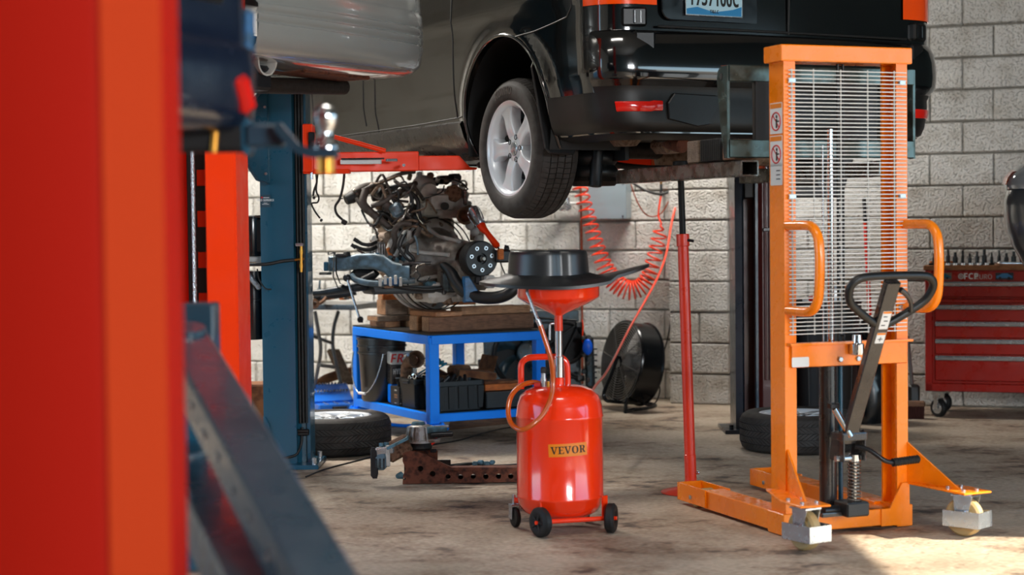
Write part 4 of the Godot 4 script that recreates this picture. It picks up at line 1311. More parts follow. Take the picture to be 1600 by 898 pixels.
	put(MB.new().tube(spline([Vector3(0.24, 0.345, 0.11), Vector3(0.28, 0.335, 0.14), Vector3(0.33, 0.295, 0.17), Vector3(0.365, 0.285, 0.175)], 5), 0.009, 10), "pedal_arm", M.dark_steel, s)
	var gp := []
	for k in 22: gp.append(Vector2(0.0165 if k % 2 == 0 else 0.013, 0.0055 * k))
	gp.append(Vector2(0, 0.0055 * 21)); gp.insert(0, Vector2(0, 0))
	put(MB.new().lathe(Vector3(0.365, 0.285, 0.175), Vector3(1, 0.06, 0), gp, 18), "pedal_grip", M.rubber, s)
	# fork carriage, raised to the top, with two forks
	for x in [-0.115, 0.735]:
		put(MB.new().prism(pv([0.0, 1.455, 0.0, 1.815, -0.05, 1.818, -0.075, 1.80, -0.085, 1.77, -0.065, 1.62, -0.03, 1.455]), 0.014, Transform3D(Basis(Vector3(0, 0, 1), Vector3.UP, Vector3(-1, 0, 0)), Vector3(x + 0.007, 0, -0.225)), 0.002), "carriage_plate", M.carriage, s)
		put(MB.new().cyl(Vector3(x - 0.009, 1.775, -0.27), Vector3(x + 0.009, 1.775, -0.27), 0.012, -1, 14), "carriage_bolt", M.black, s)
	put(MB.new().box(Vector3(0.31, 1.785, -0.235), Vector3(0.85, 0.066, 0.03), 0.004), "carriage_beam", M.carriage, s)
	put(MB.new().box(Vector3(0.31, 1.492, -0.235), Vector3(0.85, 0.072, 0.03), 0.004), "carriage_beam", M.carriage, s)
	for x in [0.06, 0.46]: put(MB.new().box(Vector3(x + 0.02, 1.64, -0.235), Vector3(0.16, 0.30, 0.025), 0.004), "carriage_web", M.bin_brown, s)
	for x in [-0.03, 0.60]:
		var fk := MB.new()
		for q in [-1.0, 1.0]:
			fk.box(Vector3(x + q * 0.036, 1.415, -0.80), Vector3(0.006, 0.062, 1.18), 0.002)
			fk.box(Vector3(x, 1.415 + q * 0.028, -0.80), Vector3(0.078, 0.006, 1.18), 0.002)
		put(fk, "fork", M.steel, s)
	# blocks riding on the left fork under the van
	var bl := thing("wood_block", "pale wooden block lying on the raised stacker fork", "block", s.transform * Vector3(-0.03, 1.446, -0.62), deg_to_rad(21))
	put(MB.new().box(Vector3(0, 0.05, 0), Vector3(0.085, 0.09, 0.10), 0.004), "block", M.wood_grey, bl)
	var b2 := thing("rubber_block", "ribbed black rubber pad on the raised stacker fork", "block", s.transform * Vector3(-0.03, 1.446, -0.46), deg_to_rad(21))
	put(MB.new().box(Vector3(0, 0.05, 0), Vector3(0.085, 0.09, 0.18), 0.004), "pad", M.rubber, b2)
	for k in 11: put(MB.new().box(Vector3(-0.0435, 0.05, -0.08 + 0.016 * k), Vector3(0.004, 0.085, 0.008), 0.001), "rib", M.rubber, b2)
	var b3 := thing("wood_block", "brown wooden block on the raised stacker fork, next to the carriage", "block", s.transform * Vector3(-0.03, 1.446, -0.31), deg_to_rad(21))
	put(MB.new().box(Vector3(0, 0.045, 0), Vector3(0.085, 0.08, 0.10), 0.004), "block", M.wood_dark, b3)
	# stickers on the left mast
	for k in 2:
		var T := Transform3D(Basis(Vector3.UP, -PI / 2), Vector3(-0.0012, 1.60 - 0.125 * k, -0.055))
		var st := put(MB.new().prism(rrect(0.092, 0.118, 0.003), 0.0008, T), "warning_label", M.white, s)
		put(MB.new().box(Vector3(0, 0.047, 0.0012), Vector3(0.086, 0.018, 0.0008)), "label_band", M.label_yellow, st).transform = T
		var ring := []
		for i in 24: ring.append(Vector3(cos(TAU * i / 24), sin(TAU * i / 24), 0) * 0.034 + Vector3(0, -0.012, 0.001))
		put(MB.new().tube(ring, 0.003, 6, true), "prohibition_ring", M.ink_red, st).transform = T
		put(MB.new().box(Vector3(0, -0.012, 0.0014), Vector3(0.066, 0.005, 0.0008), 0, Basis(Vector3(0, 0, 1), -0.8)), "prohibition_bar", M.ink_red, st).transform = T
		put(MB.new().ball(Vector3(0.004, 0.006, 0.001), 0.007, Vector3(1, 1, 0.15), 10).box(Vector3(0.004, -0.02, 0.0014), Vector3(0.011, 0.034, 0.001)).box(Vector3(0.014, -0.012, 0.0014), Vector3(0.02, 0.005, 0.001)), "warning_figure", M.ink, st).transform = T
	put(MB.new().prism(rrect(0.09, 0.082, 0.004), 0.0008, Transform3D(Basis(Vector3.UP, -PI / 2), Vector3(-0.0012, 1.385, -0.055))), "rating_label", M.white, s)
	for k in 3: put(MB.new().box(Vector3(-0.0022, 1.40 - 0.016 * k, -0.04), Vector3(0.0006, 0.004, 0.03)), "label_mark", M.ink, s)

# ---------- the waste oil drainer ----------
func drain() -> void:
	var c := ground(876, 826)
	c.y = 0
	var d := thing("oil_drainer", "bright red waste oil drainer tank on wheels with a funnel and amber hose", "oil drainer", c, 0.0)
	var R := 0.171
	put(MB.new().lathe(Vector3(0, 0.045, 0), Vector3.UP, [Vector2(0, 0.0), Vector2(0.07, 0.002), Vector2(0.115, 0.012), Vector2(0.15, 0.032), Vector2(0.166, 0.06), Vector2(R, 0.085), Vector2(R + 0.0015, 0.088), Vector2(R + 0.0015, 0.096), Vector2(R, 0.099), Vector2(R, 0.40), Vector2(R + 0.0015, 0.403), Vector2(R + 0.0015, 0.41), Vector2(R, 0.413), Vector2(R - 0.004, 0.45), Vector2(0.155, 0.485), Vector2(0.13, 0.508), Vector2(0.09, 0.522), Vector2(0.04, 0.528), Vector2(0, 0.529)], 64, 0.3), "tank", M.tank_red, d)
	# label with its lettering, following the tank
	var la := MB.new()
	var a0 := 0.17
	var lg := []
	for i in 2:
		var row := []
		for k in 13:
			var a := lerpf(-0.455, 0.455, k / 12.0)
			row.append(Vector3(sin(a) * (R + 0.0012), (i - 0.5) * 0.05, cos(a) * (R + 0.0012)))
		lg.append(row)
	la.grid(lg, false, Vector3.ZERO)
	var LT := Transform3D(Basis(Vector3.UP, a0) * Basis(Vector3(0, 0, 1), 0.04), Vector3(0, 0.335, 0))
	var lab := put(la, "label", M.label_yellow, d)
	lab.transform = LT
	lettering("VEVOR", 0.0285, M.ink, lab, Transform3D(Basis(), Vector3(0, 0, R + 0.0015)), true, true, 0.0008, R)
	# mast: red socket, chrome tubes, red sleeve, funnel
	put(MB.new().cyl(Vector3(0, 0.565, 0), Vector3(0, 0.60, 0), 0.02, -1, 20), "tube_socket", M.tank_red, d)
	put(MB.new().cyl(Vector3(0, 0.60, 0), Vector3(0, 0.685, 0), 0.0195, -1, 24, 0.002), "outer_tube", M.chrome, d)
	put(MB.new().cyl(Vector3(0, 0.68, 0), Vector3(0, 0.79, 0), 0.0145, -1, 24), "inner_tube", M.chrome, d)
	put(MB.new().cyl(Vector3(0, 0.785, 0), Vector3(0, 0.865, 0), 0.0165, -1, 20), "tube_sleeve", M.amber_sleeve, d)
	put(MB.new().tube(spline([Vector3(-0.018, 0.815, 0.01), Vector3(-0.032, 0.812, 0.012), Vector3(-0.035, 0.80, 0.012), Vector3(-0.036, 0.75, 0.012)], 5), 0.0045, 8), "lock_lever", M.zinc, d)
	put(MB.new().lathe(Vector3(0, 0.845, 0), Vector3.UP, [Vector2(0.016, 0.0), Vector2(0.03, 0.008), Vector2(0.12, 0.048), Vector2(0.155, 0.068), Vector2(0.162, 0.076), Vector2(0.163, 0.118), Vector2(0.167, 0.121), Vector2(0.163, 0.124), Vector2(0.158, 0.118), Vector2(0.158, 0.08), Vector2(0.02, 0.02), Vector2(0, 0.018)], 56, 0.6), "funnel", M.tank_red, d)
	put(MB.new().tube(spline([Vector3(-0.15, 0.555, -0.03), Vector3(-0.15, 0.62, -0.03), Vector3(-0.147, 0.655, -0.03), Vector3(-0.125, 0.675, -0.03), Vector3(-0.09, 0.68, -0.03), Vector3(-0.02, 0.68, -0.03), Vector3(0.012, 0.675, -0.03), Vector3(0.03, 0.655, -0.03), Vector3(0.034, 0.62, -0.03), Vector3(0.035, 0.555, -0.03)], 6), 0.0125, 12), "carry_handle", M.tank_red, d)
	# valves
	var vb := put(MB.new().cyl(Vector3(-0.062, 0.565, 0.03), Vector3(-0.062, 0.60, 0.03), 0.013, -1, 14).cyl(Vector3(-0.062, 0.60, 0.03), Vector3(-0.062, 0.625, 0.03), 0.009, -1, 12), "valve", M.zinc, d)
	put(MB.new().box(Vector3(-0.062, 0.632, 0.03), Vector3(0.022, 0.026, 0.02), 0.004), "valve_knob", M.black_plastic, d)
	put(MB.new().cyl(Vector3(-0.10, 0.572, 0.035), Vector3(-0.075, 0.572, 0.035), 0.012, -1, 12), "air_fitting", M.ink_red, d)
	put(MB.new().cyl(Vector3(-0.045, 0.565, 0.05), Vector3(-0.045, 0.59, 0.05), 0.007, -1, 10), "safety_valve", M.brass, d)
	# hose: chrome wand hung in the funnel, amber hose looping down in front of the tank
	var inv := d.transform.affine_inverse()
	var zf := 6.62
	var wand := [at(845, 449, 6.7), at(833, 446, 6.68), at(826, 449, 6.67), at(824, 456, 6.66), at(829, 470, 6.65), at(843, 507, zf)]
	put(MB.new().tube(spline(wand, 5), 0.0065, 10), "suction_wand", M.zinc, d, true)
	put(MB.new().cyl(at(840, 499, zf), at(845, 511, zf), 0.0095, -1, 12), "wand_coupling", M.zinc, d, true)
	var hose := [at(844, 508, zf), at(853, 535, zf), at(861, 562, zf), at(864, 592, 6.64), at(862, 617, 6.63), at(851, 643, 6.6), at(835, 661, 6.58), at(815, 671, 6.58), at(799, 662, 6.62), at(794, 642, 6.66), at(799, 618, 6.7), at(815, 602, 6.75), at(834, 597, 6.8), at(850, 601, 6.82)]
	put(MB.new().tube(spline(hose, 6), 0.0098, 12), "amber_hose", M.amber_hose, d, true)
	# wheels and axle
	var w0 := ground(845, 839)
	var w1 := ground(955, 832)
	var ax := (w1 - w0).normalized()
	for e in [w0, w1]:
		var wl := MB.new()
		var wr := 0.058
		var cc: Vector3 = e + Vector3(0, wr, 0)
		var wd := ax.rotated(Vector3.UP, 0.35 if e == w0 else -0.55)
		wl.lathe(cc - wd * 0.019, wd, [Vector2(0.022, 0.004), Vector2(0.038, 0.0), Vector2(0.05, 0.001), Vector2(wr, 0.009), Vector2(wr, 0.029), Vector2(0.05, 0.037), Vector2(0.038, 0.038), Vector2(0.022, 0.034)], 32)
		put(wl, "wheel", M.rubber, d, true)
		put(MB.new().lathe(cc - wd * 0.012, wd, [Vector2(0, 0), Vector2(0.036, 0.0), Vector2(0.036, 0.024), Vector2(0, 0.024)], 20), "wheel_centre", M.tread_grey, d, true)
		for k in 5:
			var a := TAU * k / 5
			var u := wd.cross(Vector3.UP)
			put(MB.new().cyl(cc - wd * 0.016, cc - wd * 0.016 + (u * cos(a) + Vector3.UP * sin(a)) * 0.036, 0.005, -1, 6), "wheel_spoke", M.rubber, d, true)
		put(MB.new().cyl(cc - wd * 0.024, cc + wd * 0.024, 0.008, -1, 10), "axle_end", M.tank_red, d, true)
	put(MB.new().cyl(w0 + Vector3(0, 0.058, 0), w1 + Vector3(0, 0.058, 0), 0.0095, -1, 12), "axle", M.tank_red, d, true)
	for e in [[w0, 0.45], [w1, 0.75]]:
		var p: Vector3 = e[0] + Vector3(0, 0.058, 0)
		put(MB.new().box(p + Vector3(0, 0.04, -0.012) + (c - p) * Vector3(1, 0, 1) * 0.12, Vector3(0.03, 0.09, 0.008), 0.002, Basis(Vector3.UP, e[1])), "axle_bracket", M.tank_red, d, true)
	for e in [ground(805, 823), c + Vector3(0.10, 0, -0.17)]:
		var n := Node3D.new()
		n.name = "caster"
		d.add_child(n, true)
		n.position = inv * e
		n.rotation.y = 0.4
		put(MB.new().lathe(Vector3(-0.011, 0.04, 0), Vector3.RIGHT, [Vector2(0, 0.003), Vector2(0.025, 0.0), Vector2(0.037, 0.002), Vector2(0.04, 0.006), Vector2(0.04, 0.017), Vector2(0.037, 0.021), Vector2(0.025, 0.022), Vector2(0, 0.019)], 24), "caster_wheel", M.rubber, n)
		var fk := MB.new()
		for q in [-1.0, 1.0]: fk.box(Vector3(q * 0.017, 0.06, -0.006), Vector3(0.003, 0.055, 0.03), 0.001)
		fk.box(Vector3(0, 0.089, -0.006), Vector3(0.04, 0.005, 0.035), 0.001)
		fk.cyl(Vector3(0, 0.09, -0.01), Vector3(0, 0.128, -0.01), 0.007, -1, 10)
		put(fk, "caster_fork", M.zinc, n)
		var arm: Vector3 = inv * e
		put(MB.new().cyl(arm + Vector3(0, 0.107, 0), arm.lerp(Vector3(0, 0.107, 0), 0.35) * Vector3(1, 0, 1) + Vector3(0, 0.107, 0), 0.012, -1, 10), "caster_arm", M.tank_red, d)
	# the black plastic tray upside down on the funnel
	var tc := c + Vector3(0.004, 0.972, 0)
	var t := thing("plastic_tray", "black moulded plastic tray with a raised round dome, balanced on the red funnel", "tray", tc, 0.0)
	var g := []
	for i in 13:
		var f := i / 12.0
		var row := []
		for k in 64:
			var a := TAU * k / 64
			var ex := 0.335 * (1.0 + 0.06 * cos(a))
			var ez := 0.205
			var p := Vector3(cos(a) * ex * f, 0, sin(a) * ez * f)
			var rr := Vector2((p.x + 0.042) / 0.168, p.z / 0.15).length()
			var y := 0.016
			if rr < 1.16: y = lerpf(0.034, 0.018, smoothstep(1.0, 1.16, rr))
			y += 0.06 * pow(maxf(p.x / 0.34, 0.0), 2.0) - 0.022 * pow(maxf(f - 0.75, 0.0) / 0.25, 2.0) * (0.3 if p.x > 0.2 else 1.0) + 0.018 * pow(maxf(-p.x / 0.33, 0.0), 2.0)
			p.y = y
			row.append(p)
		g.append(row)
	var under := []
	for row in g:
		var q := []
		for p in row: q.append(p + Vector3(0, -0.012, 0))
		under.append(q)
	var tb := MB.new()
	tb.grid(g, true, Vector3(0, -5, 0)).grid(under, true, Vector3(0, 5, 0))
	tb.grid([g[12], under[12]], true, Vector3.ZERO)
	put(tb, "brim", M.tray_plastic, t)
	var dm := []
	for e in [[1.0, 0.028], [0.985, 0.034], [0.965, 0.08], [0.95, 0.11], [0.93, 0.124], [0.89, 0.130], [0.84, 0.129], [0.80, 0.125], [0.5, 0.126], [0.0, 0.127]]:
		var row := []
		for k in 64:
			var a := TAU * k / 64
			var notch := 1.0 - 0.16 * exp(-pow((a - 1.25) / 0.16, 2.0)) * (1.0 - smoothstep(0.85, 1.0, e[0]) * 0.2)
			row.append(Vector3(-0.042 + cos(a) * 0.163 * e[0] * notch, e[1], sin(a) * 0.146 * e[0] * notch))
		dm.append(row)
	put(MB.new().grid(dm, true, Vector3(0, -0.3, 0)), "dome", M.tray_plastic, t)
	put(MB.new().lathe(Vector3(-0.042, 0.1265, 0), Vector3.UP, [Vector2(0.11, 0), Vector2(0.108, 0.003), Vector2(0.1, 0.003), Vector2(0.098, 0)], 40), "dome_rib", M.tray_plastic, t)
	put(MB.new().box(Vector3(0.02, 0.129, 0.06), Vector3(0.15, 0.006, 0.012), 0.002, Basis(Vector3.UP, 0.5)), "dome_rib", M.tray_plastic, t)
	put(MB.new().box(Vector3(0.03, -0.001, 0.15), Vector3(0.03, 0.012, 0.02), 0.002), "clip", M.zinc, t)

# ---------- lift columns and arms ----------
func lift_posts() -> void:
	# the nearest post, cut by the left edge of the frame
	var n := at(259, 500, 2.75)
	var a := thing("lift_column", "broad red lift post nearest the camera, with blue-grey arms at its foot", "lift post", Vector3(n.x, 0, n.z), 0.0)
	var sec := pv([0.0, -0.02, -0.004, -0.004, -0.085, 0.05, -0.10, 0.055, -0.42, 0.055, -0.44, 0.04, -0.44, -0.16, -0.40, -0.18, -0.03, -0.18, 0.0, -0.15])
	put(MB.new().prism(sec, 4.4, Transform3D(Basis(Vector3(1, 0, 0), Vector3(0, 0, 1), Vector3(0, 1, 0)), Vector3.ZERO), 0.003, 0.8), "column", M.red_paint, a)
	put(MB.new().prism(pv([0.0, -0.004, 0.001, 0.0, -0.083, 0.055, -0.085, 0.05]), 4.4, Transform3D(Basis(Vector3(1, 0, 0), Vector3(0, 0, 1), Vector3(0, 1, 0)), Vector3.ZERO)), "lit_chamfer", M.post_red_lit, a)  # chamfer of the red post, the light falling on it painted in
	put(MB.new().box(Vector3(-0.22, 0.01, -0.07), Vector3(0.6, 0.02, 0.45), 0.004), "base_plate", M.red_paint, a)
	# the red channel post behind it with rope and lock ladder
	var c := ground(376, 853)
	var p := thing("lift_column", "red channel lift post with a wire rope and square lock slots, behind the nearest post", "lift post", Vector3(c.x, 0, c.z), 0.0)
	# local x to the left, opening towards the camera
	var ch := MB.new()
	ch.box(Vector3(-0.055, 1.7, -0.005), Vector3(0.112, 3.4, 0.012), 0.003)
	ch.box(Vector3(0.0, 1.7, -0.15), Vector3(0.012, 3.4, 0.30), 0.003)
	ch.box(Vector3(-0.20, 1.7, -0.30), Vector3(0.41, 3.4, 0.012), 0.003)
	ch.box(Vector3(-0.40, 1.7, -0.15), Vector3(0.012, 3.4, 0.30), 0.003)
	ch.box(Vector3(-0.345, 1.7, -0.005), Vector3(0.10, 3.4, 0.012), 0.003)
	put(ch, "channel", M.lift_red, p)
	put(MB.new().box(Vector3(-0.145, 1.7, -0.17), Vector3(0.13, 3.3, 0.02), 0.002), "lock_ladder", M.bin_brown, p)
	for k in 16: put(MB.new().box(Vector3(-0.145, 0.45 + 0.158 * k, -0.158), Vector3(0.05, 0.062, 0.006), 0.001), "lock_slot", M.lift_red, p)
	put(MB.new().box(Vector3(-0.2, 0.012, -0.12), Vector3(0.55, 0.024, 0.5), 0.003), "base_plate", M.lift_red, p)
	var rope := MB.new()
	var rx := at(303, 360, -c.z + 0.06)
	for k in 6:
		var pts := []
		for i in 90:
			var an := TAU * (k / 6.0 + i / 5.0)
			pts.append(Vector3(rx.x - c.x + cos(an) * 0.0052, 0.55 + i * 0.0325 * 0.9, -0.06 + sin(an) * 0.0052))
		rope.tube(pts, 0.0034, 5)
	put(rope, "wire_rope", M.zinc, p)
	# carriage of the near lift with its two lowered arms
	var z0 := 4.35
	var k0 := at(312, 560, z0)
	var cg := part_node(a, "carriage", "dark blue-grey carriage")
	cg.position = Vector3(k0.x, 0.5, k0.z) - a.position
	put(MB.new().box(at(313, 525, z0) - k0 + Vector3(0, k0.y - 0.5, 0), Vector3(0.085, 0.17, 0.10), 0.006), "carriage_block", M.arm_blue, cg)
	put(MB.new().box(at(300, 640, z0 + 0.05) - k0 + Vector3(0, k0.y - 0.5, 0), Vector3(0.07, 0.40, 0.1), 0.006), "carriage_plate", M.column_blue, cg)
	put(MB.new().box(at(297, 585, z0 - 0.04) - k0 + Vector3(0, k0.y - 0.5, 0), Vector3(0.055, 0.055, 0.05), 0.012), "bolt_boss", M.dark_steel, cg)
	var bo := at(295, 583, z0 - 0.06) - k0 + Vector3(0, k0.y - 0.5, 0)
	put(MB.new().cyl(bo, bo + Vector3(0, 0, 0.03), 0.014, -1, 16, 0.003), "bolt", M.zinc, cg)
	put(MB.new().box(at(300, 800, z0) - k0 + Vector3(0, k0.y - 0.5 + 0.02, 0), Vector3(0.09, 0.32, 0.16), 0.01), "carriage_leg", M.column_blue, cg)
	swing_arm(a, "upper blue-grey arm with studs", at(290, 548, 4.2), at(548, 1010, 2.75), 0.11, 0.10, 10)
	swing_arm(a, "lower blue-grey arm", at(292, 740, 4.1), at(405, 960, 3.1), 0.11, 0.10, 0)
	blue_column()

func swing_arm(col: Node3D, label: String, p0: Vector3, p1: Vector3, w: float, h: float, studs: int) -> void:
	var t := part_node(col, "swing_arm", label)
	var d := (p1 - p0).normalized()
	var side := d.cross(Vector3.UP).normalized()
	var up := side.cross(d)
	var B := Basis(side, up, -d)
	var b := MB.new()
	b.box((p0 + p1) / 2, Vector3(w, h, p0.distance_to(p1)), 0.008, B)
	put(b, "beam", M.arm_blue, t, true)
	for k in studs:
		var f := (k + 0.6) / studs
		var c := p0.lerp(p1, f) + side * (w / 2) + up * 0.005 * (1 if k % 2 == 0 else -1)
		put(MB.new().box(c, Vector3(0.008, 0.012, 0.03), 0.002, B), "stud", M.zinc, t, true)
	for e in [p0]:
		put(MB.new().cyl(e - up * h * 0.62, e + up * h * 0.62, 0.05, -1, 20, 0.004), "pivot", M.arm_blue, t, true)

func blue_column() -> void:
	var o := ground(433, 731)
	var t := thing("lift_column", "teal blue lift column with black oil hoses and a bright red arm under the van", "lift post", Vector3(o.x, 0, o.z), 0.0)
	teal_column = t
	var H := 3.9
	var T := Transform3D(Basis(Vector3(1, 0, 0), Vector3(0, 0, 1), Vector3(0, 1, 0)), Vector3.ZERO)
	# section: left flank, chamfer, front, right lip with a recess for the hoses
	put(MB.new().prism(pv([-0.075, -0.20, -0.065, -0.01, 0.0, 0.0, 0.10, 0.0, 0.104, -0.035, 0.12, -0.055, 0.145, -0.06, 0.145, -0.20]), H, T, 0.002, 0.95), "column", M.column_blue, t)
	put(MB.new().prism(pv([0.148, -0.04, 0.165, -0.04, 0.165, -0.24, 0.148, -0.24]), H, T, 0.002), "column_lip", M.column_blue, t)
	for k in 3:
		var x := 0.115 + 0.016 * k
		put(MB.new().tube([Vector3(x, 0.22 + 0.9 * (k % 2) * 0.0, -0.035 - 0.004 * k), Vector3(x, 1.6, -0.033), Vector3(x, 3.6, -0.035)], 0.0075, 10), "oil_hose", M.hose_rubber, t)
	for yy in [0.25, 0.30]: put(MB.new().box(Vector3(0.13, 0.17 + (yy - 0.25) * 0.2, -0.028), Vector3(0.06, 0.022, 0.02), 0.004), "hose_clip", M.black_plastic, t)
	put(MB.new().tube(spline([Vector3(0.125, 0.20, -0.03), Vector3(0.12, 0.12, -0.025), Vector3(0.10, 0.07, 0.0), Vector3(0.06, 0.055, 0.01), Vector3(0.02, 0.05, 0.012)], 6), 0.007, 8), "oil_hose", M.hose_rubber, t)
	# base plate with bolts
	put(MB.new().box(Vector3(0.05, 0.011, -0.11), Vector3(0.33, 0.022, 0.36), 0.004), "base_plate", M.column_blue, t)
	for e in [[0.19, 0.03], [-0.08, 0.04], [0.19, -0.22]]: put(MB.new().cyl(Vector3(e[0], 0.02, e[1]), Vector3(e[0], 0.055, e[1]), 0.013, -1, 6, 0.002), "anchor_bolt", M.zinc, t)
	put(MB.new().prism(pv([-0.01, 0.02, 0.03, 0.02, 0.02, 0.22, 0.0, 0.26, -0.01, 0.26]), 0.008, Transform3D(Basis(), Vector3(-0.055, 0, 0.004)), 0.002), "foot_gusset", M.column_blue, t)
	# folded bracket standing out to the left at the top
	var bx := MB.new()
	bx.prism(pv([0.0, 1.42, -0.05, 1.44, -0.15, 1.60, -0.15, 1.74, -0.03, 1.87, 0.0, 1.87]), 0.012, Transform3D(Basis(), Vector3(-0.02, 0, 0.0)), 0.002)
	put(bx, "bracket_web", M.column_blue, t)
	var rim := [Vector2(0.0, 1.42), Vector2(-0.05, 1.44), Vector2(-0.15, 1.60), Vector2(-0.15, 1.74), Vector2(-0.03, 1.87), Vector2(0.0, 1.87)]
	var fl := MB.new()
	for i in rim.size() - 1:
		var m: Vector2 = (rim[i] + rim[i + 1]) / 2
		var d: Vector2 = rim[i + 1] - rim[i]
		fl.box(Vector3(m.x - 0.02, m.y, 0.035), Vector3(d.length() + 0.008, 0.008, 0.085), 0.002, Basis(Vector3(0, 0, 1), d.angle()))
	put(fl, "bracket_flange", M.arm_blue, t)
	for yy in [1.47, 1.8]: put(MB.new().cyl(Vector3(-0.03, yy, 0.0), Vector3(-0.03, yy, 0.022), 0.008, -1, 6), "bolt", M.zinc, t)
	# sticker with the maker's service text
	var sT := Transform3D(Basis(Vector3.UP, -0.16), Vector3(-0.036, 1.335, 0.0035))
	var st := put(MB.new().prism(rrect(0.052, 0.062, 0.003), 0.0006, sT), "service_sticker", M.arm_blue, t)
	lettering("PRO SERVICE", 0.0105, M.white, st, sT * Transform3D(Basis(), Vector3(0, 0.004, 0.001)))
	put(MB.new().box(Vector3(0.004, 0.017, 0.001), Vector3(0.03, 0.003, 0.0006)).box(Vector3(0.0, -0.010, 0.001), Vector3(0.02, 0.002, 0.0006)).box(Vector3(0.0, -0.016, 0.001), Vector3(0.036, 0.002, 0.0006)), "label_mark", M.white, st).transform = sT
	put(MB.new().box(Vector3(-0.018, 0.018, 0.001), Vector3(0.008, 0.008, 0.0006), 0, Basis(Vector3(0, 0, 1), 0.8)), "label_mark", M.ink_red, st).transform = sT
	# brass tee with a hose across the column
	var z := -o.z - 0.015
	put(MB.new().cyl(at(471, 384, z), at(471, 425, z), 0.008, -1, 10).cyl(at(459, 406, z), at(475, 404, z), 0.007, -1, 10).cyl(at(471, 390, z), at(471, 396, z), 0.0115, -1, 6).cyl(at(471, 412, z), at(471, 418, z), 0.0115, -1, 6), "brass_tee", M.brass, t, true)
	put(MB.new().box(at(468, 382, z), Vector3(0.04, 0.016, 0.03), 0.003), "hose_clamp", M.zinc, t, true)
	put(MB.new().tube(run([[384, 413, z - 0.02], [400, 413, z - 0.05], [420, 412, z - 0.04], [440, 408, z - 0.02], [460, 406, z]], 5), 0.0085, 10), "cross_hose", M.hose_rubber, t, true)
	put(MB.new().tube(run([[402, 420, z], [405, 436, z - 0.02], [414, 450, z - 0.03], [424, 452, z - 0.02]], 5), 0.004, 6), "cross_hose", M.hose_rubber, t, true)
	# the pump set hung on the far side of the column
	var pz := -o.z + 0.12
	var u := thing("hydraulic_pump", "black cylindrical hydraulic pump motor hung on the teal lift column", "pump", at(393, 420, pz))
	put(MB.new().lathe(at(394, 400, pz), Vector3.UP, [Vector2(0, 0), Vector2(0.05, 0), Vector2(0.052, 0.004), Vector2(0.052, 0.185), Vector2(0.049, 0.20), Vector2(0.03, 0.206), Vector2(0, 0.206)], 32), "motor", M.gloss_plastic, u, true)
	put(MB.new().box(at(412, 368, pz - 0.02), Vector3(0.075, 0.17, 0.05), 0.006), "junction_box", M.black_plastic, u, true)
	put(MB.new().box(at(413, 338, pz - 0.02), Vector3(0.09, 0.012, 0.06), 0.003), "mount_lid", M.steel, u, true)
	for e in [[410, 346], [412, 385]]: put(MB.new().cyl(at(e[0], e[1], pz - 0.055), at(e[0], e[1], pz - 0.045), 0.007, -1, 6), "bolt", M.zinc, u, true)
	put(MB.new().box(at(399, 408, pz), Vector3(0.10, 0.05, 0.08), 0.008), "valve_block", M.cast, u, true)
	put(MB.new().cyl(at(385, 412, pz - 0.06), at(400, 412, pz - 0.06), 0.009, -1, 10), "brass_fitting", M.brass, u, true)
	put(MB.new().lathe(at(396, 530, pz), Vector3.UP, [Vector2(0, 0), Vector2(0.045, 0), Vector2(0.048, 0.006), Vector2(0.048, 0.19), Vector2(0.051, 0.192), Vector2(0.051, 0.204), Vector2(0.048, 0.206), Vector2(0.048, 0.345), Vector2(0, 0.35)], 28), "oil_tank", M.gloss_plastic, u, true)
	var sp := []
	var s0 := at(381, 421, pz - 0.09)
	var s1 := at(406, 451, pz - 0.09)
	var ax := (s1 - s0).normalized()
	var ux := ax.cross(Vector3(0, 0, 1)).normalized()
	for k in 200:
		var an := TAU * k / 10.0
		sp.append(s0.lerp(s1, k / 199.0) + (ux * cos(an) + Vector3(0, 0, 1) * sin(an)) * 0.011)
	put(MB.new().tube(sp, 0.003, 5), "spring", M.zinc, u, true)
	# second lift column right of the middle, partly behind the stacker
	var q := ground(1150, 676)
	var m := thing("lift_column", "dark blue and maroon lift column beside the loose wheel on the right", "lift post", Vector3(q.x, 0, q.z), 0.0)
	dark_column = m
	put(MB.new().prism(pv([0.0, 0.0, 0.04, 0.006, 0.055, -0.03, 0.055, -0.25, 0.0, -0.25]), 3.9, T, 0.002), "column_flange", M.dark_blue_grey, m)
	put(MB.new().prism(pv([0.055, -0.16, 0.055, -0.25, 0.32, -0.25, 0.32, -0.02, 0.16, -0.02, 0.13, -0.04, 0.13, -0.16]), 3.9, T, 0.002), "column", M.maroon, m)
	put(MB.new().prism(pv([0.118, -0.0, 0.132, -0.0, 0.132, -0.05, 0.118, -0.05]), 3.9, T, 0.002), "column_lip", M.arm_blue, m)
	put(MB.new().cyl(Vector3(0.175, 0.3, -0.012), Vector3(0.175, 3.7, -0.012), 0.0075, -1, 10), "oil_pipe", M.maroon, m)
	put(MB.new().cyl(Vector3(0.20, 0.3, -0.012), Vector3(0.20, 3.7, -0.012), 0.0075, -1, 10), "oil_pipe", M.maroon, m)
	put(MB.new().box(Vector3(0.188, 1.16, -0.005), Vector3(0.05, 0.02, 0.02), 0.003), "pipe_clip", M.dark_paint, m)
	put(MB.new().prism(pv([0.06, 1.34, 0.62, 1.34, 0.70, 1.60, 0.06, 1.64]), 0.16, Transform3D(Basis(), Vector3(0.0, 0.0, -0.20)), 0.006), "carriage", M.bin_brown, m)
	put(MB.new().box(Vector3(0.14, 0.011, -0.11), Vector3(0.42, 0.022, 0.36), 0.003), "base_plate", M.dark_blue_grey, m)
	put(MB.new().cyl(Vector3(-0.03, 0.02, 0.03), Vector3(-0.03, 0.05, 0.03), 0.013, -1, 6), "anchor_bolt", M.dark_steel, m)

